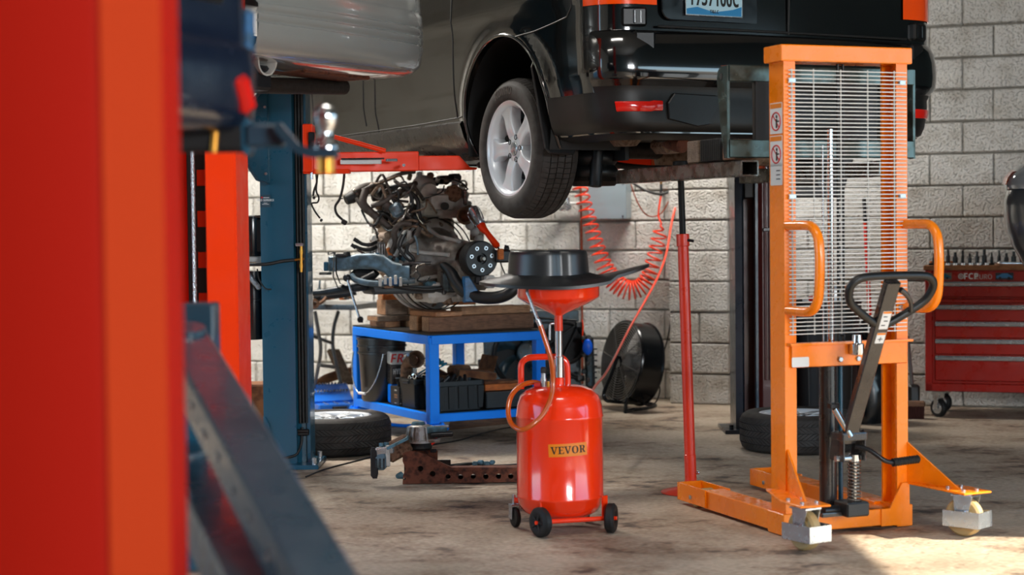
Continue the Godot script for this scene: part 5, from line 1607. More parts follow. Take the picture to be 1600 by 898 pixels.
var teal_column: Node3D
var dark_column: Node3D

func part_node(parent: Node3D, called: String, label := "") -> Node3D:
	var n := Node3D.new()
	n.name = called
	parent.add_child(n, true)
	if label: n.set_meta("label", label)
	return n

func lift_arms() -> void:
	# left arm under the van sill, two stages
	var z := 8.72
	var t := part_node(teal_column, "swing_arm", "bright red two-stage arm")
	put(MB.new().box(at(483, 232, 8.62), Vector3(0.05, 0.24, 0.12), 0.005), "carriage", M.lift_red, t, true)
	put(MB.new().box(at(487, 222, 8.55), Vector3(0.03, 0.10, 0.03), 0.004), "carriage_bolt", M.dark_steel, t, true)
	var a := at(487, 254, 8.66)
	var b := at(652, 252, 8.80)
	var d := (b - a).normalized()
	var B := Basis(d, Vector3.UP, d.cross(Vector3.UP)).orthonormalized()
	put(MB.new().box((a + b) / 2, Vector3(a.distance_to(b), 0.098, 0.10), 0.005, B), "outer_arm", M.lift_red, t, true)
	var c := at(755, 255, 8.86)
	put(MB.new().prism(pv([-0.05, -0.042, 0.30, -0.042, 0.305, -0.032, 0.265, -0.028, 0.21, 0.03, -0.05, 0.032]), 0.085, Transform3D(Basis(d, Vector3.UP, d.cross(Vector3.UP)), b - d.cross(Vector3.UP) * 0.04 + Vector3(0, -0.005, 0)), 0.004), "inner_arm", M.lift_red, t, true)
	put(MB.new().box(at(760, 258, 8.84), Vector3(0.10, 0.03, 0.09), 0.01), "lift_pad", M.black_plastic, t, true)
	put(MB.new().box(at(511, 268, 8.65), Vector3(0.23, 0.022, 0.11), 0.004), "arm_root", M.lift_red, t, true)
	put(MB.new().tube([at(522, 214, 8.60), at(560, 224, 8.62), at(602, 236, 8.66)], 0.012, 8), "restraint_rod", M.lift_red, t, true)
	var fz := 8.60
	put(MB.new().box(at(564, 253, fz), Vector3(0.205, 0.022, 0.016), 0.003), "white_pad", M.white, t, true)
	put(MB.new().box(at(567, 248, fz - 0.01), Vector3(0.215, 0.008, 0.03), 0.002), "pad_bracket", M.dark_paint, t, true)
	put(MB.new().box(at(612, 250, fz), Vector3(0.06, 0.014, 0.02), 0.003), "latch", M.zinc, t, true)
	put(MB.new().cyl(at(631, 258, fz + 0.06), at(631, 258, fz - 0.02), 0.008, -1, 10), "bolt", M.zinc, t, true)
	put(MB.new().cyl(at(487, 262, fz), at(487, 280, fz), 0.008, -1, 10), "arm_pin", M.zinc, t, true)
	# right arm under the far side of the van
	var r := part_node(dark_column, "swing_arm", "bright red arm")
	var R := Transform3D(Basis(Vector3.UP, deg_to_rad(-8)), at(943, 256, 9.2))
	put(MB.new().prism(pv([0.0, 0.0, 0.02, 0.025, 0.10, 0.035, 0.14, 0.05, 0.26, 0.052, 0.26, -0.03, 0.16, -0.035, 0.13, -0.03, 0.0, -0.03]), 0.09, R, 0.004), "inner_arm", M.lift_red, r, true)
	put(MB.new().prism(pv([0.26, 0.045, 0.85, 0.03, 0.85, -0.04, 0.26, -0.03]), 0.10, R, 0.004), "outer_arm", M.lift_orange, r, true)
	put(MB.new().box(at(1010, 238, 9.2), Vector3(0.14, 0.02, 0.08), 0.004), "lift_pad", M.lift_red, r, true)

# ---------- the blue bench, the engine on it and the things under it ----------
const BW := 0.72
const BD := 1.08
const BH := 0.61
var bench_T := Transform3D()
# bench coordinates: x to the right along the near edge, d away from the camera, y up
func bp(x: float, y: float, d: float) -> Vector3:
	return bench_T * Vector3(x, y, -d)

func bench() -> void:
	var o := at(671, 523, 9.37)
	bench_T = Transform3D(Basis(Vector3.UP, deg_to_rad(28)), Vector3(o.x, 0, o.z))
	var b := thing("workbench", "bright blue steel work table on casters under the car engine", "work table", bench_T.origin, deg_to_rad(28))
	var s := 0.058
	for e in [[s / 2, s / 2], [BW - s / 2, s / 2], [s / 2, BD - s / 2], [BW - s / 2, BD - s / 2]]:
		put(MB.new().box(Vector3(e[0], 0.12 + (BH - 0.13) / 2, -e[1]), Vector3(s, BH - 0.135, s), 0.004), "leg", M.blue_paint, b)
		put(MB.new().box(Vector3(e[0], 0.118, -e[1]), Vector3(0.10, 0.01, 0.10), 0.002), "foot_plate", M.blue_paint, b)
		for q in [[-1, -1], [1, 1]]: put(MB.new().cyl(Vector3(e[0] + q[0] * 0.038, 0.12, -e[1] + q[1] * 0.038), Vector3(e[0] + q[0] * 0.038, 0.132, -e[1] + q[1] * 0.038), 0.009, -1, 6), "bolt", M.blue_paint, b)
		var n := Node3D.new()
		n.name = "caster"
		b.add_child(n, true)
		n.position = Vector3(e[0], 0, -e[1])
		n.rotation.y = [0.9, 0.5, -0.4, -0.3][(1 if e[0] > 0.3 else 0) + (2 if e[1] > 0.5 else 0)]
		put(MB.new().lathe(Vector3(-0.018, 0.05, -0.03), Vector3.RIGHT, [Vector2(0.03, 0), Vector2(0.046, 0.0), Vector2(0.05, 0.005), Vector2(0.05, 0.031), Vector2(0.046, 0.036), Vector2(0.03, 0.036)], 28), "caster_wheel", M.wheel_orange, n)
		put(MB.new().cyl(Vector3(-0.019, 0.05, -0.03), Vector3(0.019, 0.05, -0.03), 0.031, -1, 20), "wheel_centre", M.dark_steel, n)
		var fk := MB.new()
		for q in [-1.0, 1.0]: fk.box(Vector3(q * 0.026, 0.078, -0.015), Vector3(0.004, 0.075, 0.045), 0.001)
		fk.box(Vector3(0, 0.111, 0), Vector3(0.06, 0.006, 0.07), 0.001)
		put(fk, "caster_fork", M.dark_steel, n)
	for y in [[BH - 0.028, 0.05, 0.045], [0.155, 0.045, 0.04]]:
		for e in [0.0, 1.0]:
			put(MB.new().box(Vector3(BW / 2, y[0], -(0.02 + e * (BD - 0.04))), Vector3(BW - 0.02, y[1], y[2]), 0.003), "rail", M.blue_paint, b)
			put(MB.new().box(Vector3(0.02 + e * (BW - 0.04), y[0], -BD / 2), Vector3(y[2], y[1], BD - 0.02), 0.003), "rail", M.blue_paint, b)
	put(MB.new().box(Vector3(BW / 2, BH + 0.002, -BD / 2), Vector3(BW - 0.004, 0.008, BD - 0.004), 0.002), "top_sheet", M.bench_top, b)
	put(MB.new().box(Vector3(BW / 2, 0.174, -BD / 2), Vector3(BW - 0.06, 0.008, BD - 0.06), 0.002), "shelf", M.bench_top, b)

# a timber: centre on the bench, size, turn, wood
func timber(label: String, c: Vector3, s: Vector3, turn: float, wood: String, group := "") -> Node3D:
	var t := thing("timber", label, "timber", bench_T * Vector3(c.x, c.y - s.y / 2, -c.z), deg_to_rad(28) + turn, group)
	put(MB.new().box(Vector3(0, s.y / 2, 0), s, 0.004), "beam", M[wood], t)
	for e in [-1.0, 1.0]:
		if s.x > s.z: put(MB.new().box(Vector3(e * (s.x / 2 + 0.0006), s.y / 2, 0), Vector3(0.0015, s.y - 0.008, s.z - 0.008)), "end_grain", M.wood_end, t)
		else: put(MB.new().box(Vector3(0, s.y / 2, e * (s.z / 2 + 0.0006)), Vector3(s.x - 0.008, s.y - 0.008, 0.0015)), "end_grain", M.wood_end, t)
	return t

func tote(label: String, T: Transform3D, w: float, dp: float, h: float) -> Node3D:
	var t := thing("storage_tote", label, "tote", T.origin)
	t.transform = T
	var g := []
	for e in [[0.0, 0.86], [0.004, 0.88], [h * 0.84, 0.97], [h * 0.85, 1.0], [h * 0.99, 1.0], [h, 0.99], [h, 0.94], [0.02, 0.84]]:
		var row := []
		for p in rrect(w * e[1], dp * (1.0 - (1.0 - e[1]) * 0.8), 0.02, 4): row.append(Vector3(p.x, e[0], p.y))
		g.append(row)
	var b := MB.new()
	for i in g.size() - 1:
		for k in g[0].size():
			var l: int = (k + 1) % g[0].size()
			b.face(g[i][k], g[i + 1][k], g[i + 1][l], g[i][l])
	b.box(Vector3(0, 0.012, 0), Vector3(w * 0.84, 0.01, dp * 0.84))
	put(b, "bin", M.tote, t)
	for k in 5:
		var x := (k - 2) * w * 0.2
		for q in [-1.0, 1.0]: put(MB.new().prism(pv([-0.014, h * 0.08, 0.014, h * 0.08, 0.02, h * 0.83, -0.02, h * 0.83]), 0.006 * q, Transform3D(Basis(Vector3.RIGHT, q * 0.07), Vector3(x, 0, q * (dp * 0.455))), 0.001), "rib", M.tote, t)
	for q in [-1.0, 1.0]: put(MB.new().box(Vector3(q * w * 0.5, h * 0.9, 0), Vector3(0.02, 0.02, dp * 0.4), 0.004), "handle", M.tote, t)
	return t

func bench_load() -> void:
	# timbers, bottom to top
	var y0 := BH + 0.006
	timber("thick dark squared timber with pale end, front row on the blue table", Vector3(0.40, y0 + 0.042, 0.20), Vector3(0.66, 0.084, 0.09), 0.0, "wood_dark")
	timber("long brown squared timber behind the front one on the table", Vector3(0.40, y0 + 0.042, 0.36), Vector3(0.66, 0.084, 0.10), 0.0, "wood_mid")
	timber("short grey timber lying flat near the left rim of the table", Vector3(0.09, y0 + 0.018, 0.80), Vector3(0.10, 0.036, 0.22), 0.0, "wood_dark")
	timber("second short brown timber lying flat near the table's left rim", Vector3(0.22, y0 + 0.018, 0.70), Vector3(0.08, 0.036, 0.20), 0.0, "wood_mid")
	timber("weathered grey plank bridging two short timbers", Vector3(0.16, y0 + 0.053, 0.76), Vector3(0.34, 0.03, 0.14), 0.05, "wood_grey")
	timber("square grey-brown timber block standing on the weathered plank", Vector3(0.13, y0 + 0.115, 0.78), Vector3(0.14, 0.09, 0.13), 0.0, "wood_grey")
	timber("square brown timber block beside the grey-brown block", Vector3(0.27, y0 + 0.115, 0.76), Vector3(0.13, 0.09, 0.12), 0.0, "wood_mid")
	timber("flat pale board lying across the front timbers at their left end", Vector3(0.165, y0 + 0.098, 0.26), Vector3(0.17, 0.026, 0.30), 0.06, "wood_top")
	timber("slim brown batten on top of the front timbers, nearest the camera", Vector3(0.51, y0 + 0.107, 0.232), Vector3(0.44, 0.043, 0.075), 0.0, "wood_end")
	timber("slim brown batten on top of the rear timber, under the gearbox", Vector3(0.53, y0 + 0.104, 0.37), Vector3(0.40, 0.040, 0.09), 0.0, "wood_mid")
	timber("bright new orange wood strip under the left end of the engine cradle", Vector3(0.15, y0 + 0.176, 0.75), Vector3(0.22, 0.032, 0.07), 0.0, "wood_fresh")
	timber("longer bright new wood strip under the middle of the engine cradle", Vector3(0.36, y0 + 0.150, 0.52), Vector3(0.34, 0.045, 0.07), 0.0, "wood_fresh")
	# on the shelf
	var sy := 0.179
	var bk := thing("bucket", "tall dark plastic bucket with a wire bail on the shelf", "bucket", bp(0.10, sy, 0.87))
	put(MB.new().lathe(Vector3.ZERO, Vector3.UP, [Vector2(0, 0), Vector2(0.118, 0), Vector2(0.122, 0.006), Vector2(0.137, 0.275), Vector2(0.144, 0.277), Vector2(0.144, 0.288), Vector2(0.138, 0.29), Vector2(0.139, 0.315), Vector2(0.147, 0.317), Vector2(0.147, 0.328), Vector2(0.141, 0.33), Vector2(0.142, 0.36), Vector2(0.149, 0.362), Vector2(0.149, 0.372), Vector2(0.136, 0.372), Vector2(0.118, 0.01), Vector2(0, 0.01)], 48), "pail", M.pail, bk)
	var bl := []
	for k in 17:
		var a := PI * k / 16.0
		bl.append(Vector3(-0.1 - 0.05 * sin(a), 0.285 - 0.24 * sin(a), 0.0 + 0.15 * cos(a)).rotated(Vector3.UP, 0.7))
	put(MB.new().tube(bl, 0.0035, 8), "bail", M.zinc, bk)
	put(MB.new().cyl(bl[7], bl[9], 0.008, -1, 10), "bail_grip", M.white, bk)
	put(MB.new().box(Vector3(-0.075, 0.312, 0.122), Vector3(0.012, 0.03, 0.012), 0.003, Basis(Vector3.UP, -0.5)), "bail_ear", M.black_plastic, bk)
	var J := thing("oil_jug", "square grey and blue oil container with red lettering behind the small bin", "oil container", bp(0.135, sy, 0.665), deg_to_rad(16))
	put(MB.new().box(Vector3(0, 0.055, 0), Vector3(0.155, 0.11, 0.10), 0.008), "lower_panel", M.blue_paint, J)
	put(MB.new().box(Vector3(0, 0.168, 0), Vector3(0.155, 0.115, 0.10), 0.006), "middle_panel", M.dark_paint, J)
	put(MB.new().box(Vector3(0, 0.262, 0), Vector3(0.155, 0.073, 0.10), 0.006), "upper_panel", M.off_white, J)
	lettering("FRAM", 0.05, M.ink_red, J, Transform3D(Basis(Vector3(1, 0, 0), Vector3(0.2, 1, 0), Vector3(0, 0, 1)), Vector3(0.014, 0.262, 0.052)))
	lettering("HYDRAULIC", 0.026, M.off_white, J, Transform3D(Basis.from_scale(Vector3(0.72, 1.2, 1)), Vector3(0.008, 0.185, 0.0515)))
	put(MB.new().box(Vector3(-0.015, 0.148, 0.051), Vector3(0.07, 0.008, 0.001)), "label_mark", M.off_white, J)
	var K := thing("carton", "small dark teal carton with pale print beside the bucket", "box", bp(0.075, sy, 0.545), deg_to_rad(28))
	put(MB.new().box(Vector3(0, 0.055, 0), Vector3(0.085, 0.108, 0.12), 0.002), "carton_body", M.tote, K)
	for e in [[-0.018, 0.088, 0.028, 0.008], [-0.012, 0.062, 0.04, 0.008], [-0.012, 0.048, 0.04, 0.008], [-0.022, 0.015, 0.03, 0.003]]:
		put(MB.new().box(Vector3(e[0] * 0 - 0.0432, e[1], 0.02 + e[0] * 0.3), Vector3(0.001, e[3], e[2])), "print_mark", M.wood_end if e[1] < 0.07 and e[1] > 0.03 else M.off_white, K)
		put(MB.new().box(Vector3(e[0], e[1], 0.0605), Vector3(e[2], e[3], 0.001)), "print_mark", M.wood_end if e[1] < 0.07 and e[1] > 0.03 else M.off_white, K)
	var rng := []
	for k in 14: rng.append(Vector3(0.02 + cos(TAU * k / 14) * 0.012, 0.03 + sin(TAU * k / 14) * 0.018, 0.0608))
	put(MB.new().tube(rng, 0.002, 5, true), "print_ring", M.wood_end, K)
	# small bin full of chrome tools
	var T1 := bench_T * Transform3D(Basis(), Vector3(0.115, sy, -0.39))
	tote("small dark teal bin heaped with sockets and wrenches on the shelf", T1, 0.16, 0.22, 0.165)
	var rnd := RandomNumberGenerator.new()
	rnd.seed = 5
	for k in 14:
		var p := T1 * Vector3(rnd.randf_range(-0.055, 0.055), 0.150 + rnd.randf_range(0.0, 0.03), rnd.randf_range(-0.08, 0.08))
		var so := thing("socket", "chrome socket lying in the small bin of tools", "socket", p, 0.0, "chrome sockets in the small bin")
		var ax := Vector3(rnd.randf_range(-1, 1), rnd.randf_range(-0.3, 0.6), rnd.randf_range(-1, 1)).normalized()
		var rr := rnd.randf_range(0.011, 0.018)
		put(MB.new().lathe(-ax * 0.02, ax, [Vector2(rr * 0.6, 0.012), Vector2(rr * 0.62, 0), Vector2(rr * 0.95, 0.0), Vector2(rr, 0.002), Vector2(rr, 0.022), Vector2(rr * 0.8, 0.026), Vector2(rr * 0.8, 0.044), Vector2(0, 0.044)], 14), "socket_body", M.chrome, so)
	for k in 3:
		var w := thing("wrench", ["teal-tinted steel wrench leaning out of the small bin, nearest the table leg", "middle steel wrench leaning out of the small bin", "steel wrench lying over the sockets, furthest from the table leg"][k], "wrench", T1 * Vector3(0.02, 0.165, 0.02 - 0.02 * k), deg_to_rad(20 + 9 * k))
		var wb := MB.new()
		wb.box(Vector3(0.05, 0.035 + 0.008 * k, 0), Vector3(0.16, 0.006, 0.015), 0.002, Basis(Vector3(0, 0, 1), 0.42))
		wb.lathe(Vector3(0.125, 0.07 + 0.008 * k, -0.004), Vector3(-0.3, 0.95, 0).normalized(), [Vector2(0.011, 0), Vector2(0.018, 0), Vector2(0.018, 0.009), Vector2(0.011, 0.009), Vector2(0.011, 0)], 14)
		put(wb, "wrench_body", M.teal_tool, w)
	# bigger black tote behind the near leg
	var T2 := bench_T * Transform3D(Basis(), Vector3(0.225, sy, -0.165))
	var tt := tote("larger black ribbed tote standing behind the near leg of the blue table", T2, 0.30, 0.18, 0.165)
	put(MB.new().box(Vector3(-0.148 + 0.012, 0.05, 0.02), Vector3(0.003, 0.05, 0.03)), "tote_label", M.white, tt)
	for k in 5:
		var so := thing("air_tool", "dark workshop tool end showing above the black tote", "tool", T2 * Vector3(-0.085 + 0.042 * k, 0.13, -0.03), 0.4 * k, "tool ends in the black tote")
		put(MB.new().cyl(Vector3(-0.03, 0.0, 0), Vector3(0.03, 0.045 + 0.008 * (k % 3), 0), 0.013, 0.01, 10, 0.002), "tool_body", M.dark_steel, so)
	# turbo pipe leaning behind
	var tp := thing("turbo_pipe", "rusty flanged turbo pipe with an open mouth standing behind the tools", "pipe", bp(0.27, sy, 0.56))
	var mt := at(677 - 22, 560, 9.72)
	mt = at(650, 561, 9.75)
	var md := Vector3(0.35, 0.15, 1).normalized()
	put(MB.new().lathe(mt - md * 0.06, md, [Vector2(0.03, 0), Vector2(0.034, 0.03), Vector2(0.036, 0.05), Vector2(0.05, 0.052), Vector2(0.05, 0.066), Vector2(0.042, 0.068), Vector2(0.034, 0.055), Vector2(0.028, 0.0)], 26), "flange", M.rust_pale, tp, true)
	put(MB.new().tube(spline([mt - md * 0.06, mt - md * 0.12 + Vector3(-0.02, -0.03, 0), mt + Vector3(-0.05, -0.16, -0.14), bp(0.27, sy + 0.035, 0.56)], 5), 0.033, 14), "elbow", M.rust_pale, tp, true)
	put(MB.new().cyl(mt + Vector3(-0.06, 0.02, -0.01), mt + Vector3(-0.045, 0.03, 0.03), 0.012, -1, 8), "clamp_screw", M.zinc, tp, true)
	put(MB.new().tube(spline([mt + Vector3(0.04, 0.0, 0), mt + Vector3(0.08, 0.02, 0), mt + Vector3(0.11, 0.06, 0)], 4), 0.003, 6), "clamp_wire", M.dark_steel, tp, true)
	# boards, battery and cartons towards the right
	var cb := thing("carton", "long brown cardboard carton tilted behind the black tote", "box", bp(0.45, sy, 0.36), deg_to_rad(16))
	put(MB.new().box(Vector3(0, 0.15, 0), Vector3(0.22, 0.085, 0.15), 0.003, Basis(Vector3(0, 0, 1), -0.12)), "carton_body", M.cardboard, cb)
	put(MB.new().box(Vector3(0, 0.055, 0), Vector3(0.20, 0.11, 0.14), 0.003), "carton_base", M.cardboard, cb)
	var bt := thing("battery", "black car battery with pale print lying on the shelf", "battery", bp(0.50, sy, 0.15), deg_to_rad(28))
	put(MB.new().box(Vector3(0, 0.045, 0), Vector3(0.25, 0.088, 0.17), 0.005), "battery_case", M.black_plastic, bt)
	put(MB.new().box(Vector3(0, 0.088, 0), Vector3(0.256, 0.012, 0.175), 0.004), "battery_lid", M.black_plastic, bt)
	for e in [[-0.07, 0.055, 0.06, 0.006], [-0.07, 0.038, 0.04, 0.004], [0.08, 0.03, 0.07, 0.008], [0.08, 0.055, 0.05, 0.004]]:
		put(MB.new().box(Vector3(e[0], e[1], 0.0855), Vector3(e[2], e[3], 0.001)), "print_mark", M.tread_grey, bt)
	var bd := thing("board", "offcut of pale wood board resting on the car battery", "board", bp(0.505, sy + 0.095, 0.17), deg_to_rad(24))
	put(MB.new().box(Vector3(0, 0.02, 0), Vector3(0.22, 0.034, 0.14), 0.003), "board", M.wood_fresh, bd)
	put(MB.new().box(Vector3(0, 0.045, -0.01), Vector3(0.21, 0.012, 0.13), 0.003), "board_skin", M.cardboard, bd)
	var sm := thing("carton", "small dark brown carton between the battery and the right table leg", "box", bp(0.672, sy, 0.18), deg_to_rad(28))
	put(MB.new().box(Vector3(0, 0.035, 0), Vector3(0.06, 0.07, 0.12), 0.002), "carton_body", M.wood_dark, sm)

func pipe_px(parent: Node3D, called: String, m: Material, p: Array, r: float, sub := 5, seg := 9) -> void:
	put(MB.new().tube(run(p, sub), r, seg), called, m, parent, true)

func engine() -> void:
	var base := bp(0.4, BH + 0.2, 0.5)
	var e := thing("engine", "dirty car engine with hoses, gearbox and blue-grey cradle resting on timbers", "engine", base)
	var z := 9.85
	# gearbox bell: a big flange facing the camera and to the right, cone and tail
	var ax := Vector3(0.68, 0.02, 0.73).normalized()
	var bc := at(672, 412, 9.85)
	put(MB.new().lathe(bc - ax * 0.10, ax, [Vector2(0, 0.0), Vector2(0.24, 0.0), Vector2(0.262, 0.008), Vector2(0.262, 0.03), Vector2(0.25, 0.034), Vector2(0.25, 0.08), Vector2(0.262, 0.085), Vector2(0.262, 0.105), Vector2(0.255, 0.112), Vector2(0.225, 0.128), Vector2(0.19, 0.15), Vector2(0.0, 0.155)], 48, 0.5), "bell_housing", M.cast, e, true)
	put(MB.new().lathe(bc - ax * 0.02, ax, [Vector2(0.0, 0.05), Vector2(0.205, 0.05), Vector2(0.207, 0.075), Vector2(0.185, 0.085), Vector2(0.165, 0.14), Vector2(0.14, 0.20), Vector2(0.125, 0.28), Vector2(0.11, 0.36), Vector2(0.0, 0.36)], 48, 0.5), "gearbox_cone", M.gear_cast, e, true)
	for k in 11:
		var a := TAU * k / 11 + 0.15
		var u := ax.cross(Vector3.UP).normalized()
		var w := u.cross(ax)
		var q := bc + (u * cos(a) + w * sin(a)) * 0.247
		q -= (q - bc) * 0.07
		put(MB.new().cyl(q - ax * 0.03, q + ax * 0.022, 0.021, 0.017, 12, 0.003).cyl(q + ax * 0.02, q + ax * 0.036, 0.012, -1, 6, 0.002), "housing_bolt", M.dirty_cast, e, true)
	for q in [[0.033, 0.263], [0.083, 0.264], [-0.02, 0.263]]:   # joints between the castings
		var rg := []
		for k in 48: rg.append(bc + ax * q[0] + (ax.cross(Vector3.UP).normalized() * cos(TAU * k / 48) + ax.cross(Vector3.UP).normalized().cross(ax) * sin(TAU * k / 48)) * (q[1] - 0.002))
		put(MB.new().tube(rg, 0.004, 5, true), "joint_line", M.underbody, e, true)
	for k in 7:   # ribs on the cone
		var a := TAU * k / 7 + 0.4
		var u := ax.cross(Vector3.UP).normalized()
		var w := u.cross(ax)
		var r0 := u * cos(a) + w * sin(a)
		put(MB.new().tube([bc + r0 * 0.22 + ax * 0.04, bc + r0 * 0.16 + ax * 0.13, bc + r0 * 0.125 + ax * 0.30], 0.012, 6), "rib", M.cast, e, true)
	put(MB.new().box(at(724, 430, 9.60), Vector3(0.26, 0.17, 0.19), 0.03, Basis(Vector3.UP, 0.64)), "gearbox_case", M.gear_cast, e, true)
	put(MB.new().box(at(703, 440, 9.50), Vector3(0.07, 0.11, 0.05), 0.012, Basis(Vector3.UP, 0.5)), "actuator", M.frame_blue, e, true)
	put(MB.new().box(at(693, 442, 9.53), Vector3(0.02, 0.13, 0.04), 0.006, Basis(Vector3.UP, 0.5)), "actuator_plate", M.dark_paint, e, true)
	put(MB.new().box(at(672, 448, 9.55), Vector3(0.07, 0.06, 0.05), 0.01, Basis(Vector3.UP, 0.5)), "actuator", M.teal_dust, e, true)
	# output flange with bolt holes
	var fx := Vector3(0.42, 0.0, 0.9).normalized()
	var fc := at(752, 404, 9.42)
	put(MB.new().lathe(fc - fx * 0.10, fx, [Vector2(0, 0), Vector2(0.09, 0), Vector2(0.098, 0.02), Vector2(0.098, 0.10), Vector2(0.092, 0.106), Vector2(0.03, 0.106), Vector2(0.028, 0.09), Vector2(0.02, 0.09), Vector2(0.018, 0.125), Vector2(0, 0.128)], 32), "output_flange", M.black_plastic, e, true)
	for k in 7:
		var a := TAU * k / 7 + 0.2
		var u := fx.cross(Vector3.UP).normalized()
		var w := u.cross(fx)
		var q := fc + (u * cos(a) + w * sin(a)) * 0.062
		put(MB.new().lathe(q, fx, [Vector2(0.006, 0.003), Vector2(0.006, 0.010), Vector2(0.0115, 0.010), Vector2(0.0115, 0.003)], 12), "flange_bush", M.zinc, e, true)
	put(MB.new().cyl(fc, fc + fx * 0.04, 0.016, 0.012, 12, 0.003), "output_shaft", M.steel, e, true)
	put(MB.new().box(at(783, 400, 9.48), Vector3(0.09, 0.07, 0.10), 0.01, Basis(Vector3.UP, 0.4)), "solenoid", M.black_plastic, e, true)
	put(MB.new().box(at(782, 397, 9.42), Vector3(0.03, 0.06, 0.03), 0.004, Basis(Vector3.UP, 0.4)), "solenoid_strap", M.wood_fresh, e, true)
	put(MB.new().cyl(at(790, 391, 9.42), at(792, 383, 9.42), 0.012, -1, 10).ball(at(792, 388, 9.40), 0.014), "fitting", M.dark_steel, e, true)
	for k in 8:
		var q := at([655, 676, 700, 720, 690, 735, 663, 712][k], [462, 468, 470, 462, 455, 448, 446, 466][k], 9.6)
		put(MB.new().box(q, Vector3(0.05, 0.04, 0.06), 0.01, Basis(Vector3.UP, k * 0.7)), "sump_rib", M.cast if k % 2 else M.dirty_cast, e, true)
	put(MB.new().box(at(695, 455, 9.7), Vector3(0.34, 0.11, 0.26), 0.03, Basis(Vector3.UP, 0.6)), "sump", M.cast, e, true)
	# mounting bracket in front: black curved yoke with a blue face
	put(MB.new().tube(run([[690, 412, 9.45], [703, 424, 9.42], [712, 440, 9.40], [726, 456, 9.38], [748, 464, 9.36], [772, 465, 9.34], [792, 460, 9.32], [806, 448, 9.32], [814, 436, 9.34]], 5), [0.012, 0.02, 0.024, 0.026, 0.028, 0.03, 0.032, 0.034, 0.034, 0.034, 0.034, 0.034, 0.034, 0.034, 0.034, 0.034, 0.034, 0.034, 0.034, 0.034, 0.034, 0.034, 0.034, 0.034, 0.034, 0.034, 0.034, 0.034, 0.034, 0.034, 0.034, 0.034, 0.034, 0.033, 0.032, 0.031, 0.03, 0.029, 0.028, 0.027, 0.026], 10), "mount_yoke", M.black_plastic, e, true)
	put(MB.new().prism(pv([0.0, 0.0, 0.09, 0.0, 0.085, 0.05, 0.03, 0.14, 0.0, 0.14]), 0.05, Transform3D(Basis(Vector3.UP, 0.3), at(722, 472, 9.38)), 0.006), "mount_foot", M.blue_face, e, true)
	put(MB.new().box(at(765, 440, 9.40), Vector3(0.05, 0.07, 0.05), 0.008, Basis(Vector3.UP, 0.4)), "mount_bush", M.off_white, e, true)
	put(MB.new().box(at(747, 437, 9.42), Vector3(0.04, 0.05, 0.05), 0.01), "mount_bush", M.dark_steel, e, true)
	# engine block and heads
	put(MB.new().box(at(650, 385, 10.12), Vector3(0.34, 0.40, 0.40), 0.05, Basis(Vector3.UP, 0.6)), "engine_block", M.dirty_cast, e, true)
	put(MB.new().box(at(690, 318, 9.92), Vector3(0.20, 0.17, 0.30), 0.02, Basis(Vector3.UP, 0.55)), "cylinder_head", M.cast, e, true)
	put(MB.new().box(at(690, 316, 9.74), Vector3(0.15, 0.09, 0.02), 0.006, Basis(Vector3.UP, 0.5)), "head_cover", M.cast, e, true)
	put(MB.new().cyl(at(694, 322, 9.74), at(696, 322, 9.70), 0.022, -1, 16, 0.002), "core_plug", M.black, e, true)
	put(MB.new().cyl(at(708, 302, 9.82), at(709, 302, 9.75), 0.052, -1, 7, 0.006), "cam_cap", M.rust_pale, e, true)
	put(MB.new().ball(at(662, 292, 9.82), 0.072, Vector3(1.0, 0.95, 1.0), 20), "pump_housing", M.cast, e, true)
	put(MB.new().lathe(at(668, 298, 9.78), Vector3(0.4, -0.3, 0.9), [Vector2(0.05, 0), Vector2(0.055, 0.01), Vector2(0.05, 0.03), Vector2(0.03, 0.036), Vector2(0, 0.038)], 20), "pump_face", M.cast, e, true)
	for k in 14:
		var q := at([640, 655, 672, 684, 697, 711, 722, 728, 716, 702, 676, 660, 648, 732][k], [276, 274, 276, 280, 282, 286, 292, 306, 318, 326, 306, 310, 302, 320][k], 9.84 - 0.012 * (k % 4))
		put(MB.new().cyl(q - Vector3(0.004, 0.01, 0.02), q + Vector3(0.004, 0.008, 0.02), 0.014 + 0.004 * (k % 3), -1, 8, 0.003), "head_bolt", M.cast if k % 2 else M.dirty_cast, e, true)
	for k in 3:
		put(MB.new().box(at(676 + 17 * k, 284 - 3 * k, 9.9), Vector3(0.05, 0.05, 0.10), 0.014, Basis(Vector3.UP, 0.6)), "coil_pack", M.black_plastic, e, true)
	put(MB.new().lathe(at(723, 288, 9.78), Vector3(0.3, 0, 1), [Vector2(0.016, 0), Vector2(0.026, 0), Vector2(0.026, 0.012), Vector2(0.016, 0.012), Vector2(0.016, 0)], 16), "lifting_eye", M.steel, e, true)
	put(MB.new().box(at(727, 308, 9.78), Vector3(0.025, 0.09, 0.02), 0.006), "lifting_strap", M.steel, e, true)
	# turbo outlet
	var tx := Vector3(-0.05, -0.08, 1.0).normalized()
	var tc := at(727, 337, 9.66)
	put(MB.new().lathe(tc - tx * 0.05, tx, [Vector2(0.03, 0), Vector2(0.036, 0.03), Vector2(0.047, 0.05), Vector2(0.05, 0.06), Vector2(0.044, 0.066), Vector2(0.036, 0.06), Vector2(0.03, 0.02), Vector2(0, 0.01)], 26), "turbo_outlet", M.rust_pale, e, true)
	put(MB.new().tube(spline([tc - tx * 0.04, tc + Vector3(0.03, 0.02, -0.10), tc + Vector3(0.06, -0.05, -0.14), tc + Vector3(0.06, -0.14, -0.14)], 5), 0.04, 14), "turbo_body", M.dirty_cast, e, true)
	for k in 6: put(MB.new().ball(at([735, 742, 748, 744, 738, 750][k], [352, 362, 374, 386, 392, 395][k], 9.78), 0.03, Vector3(1, 1, 1), 10), "gearbox_boss", M.cast, e, true)
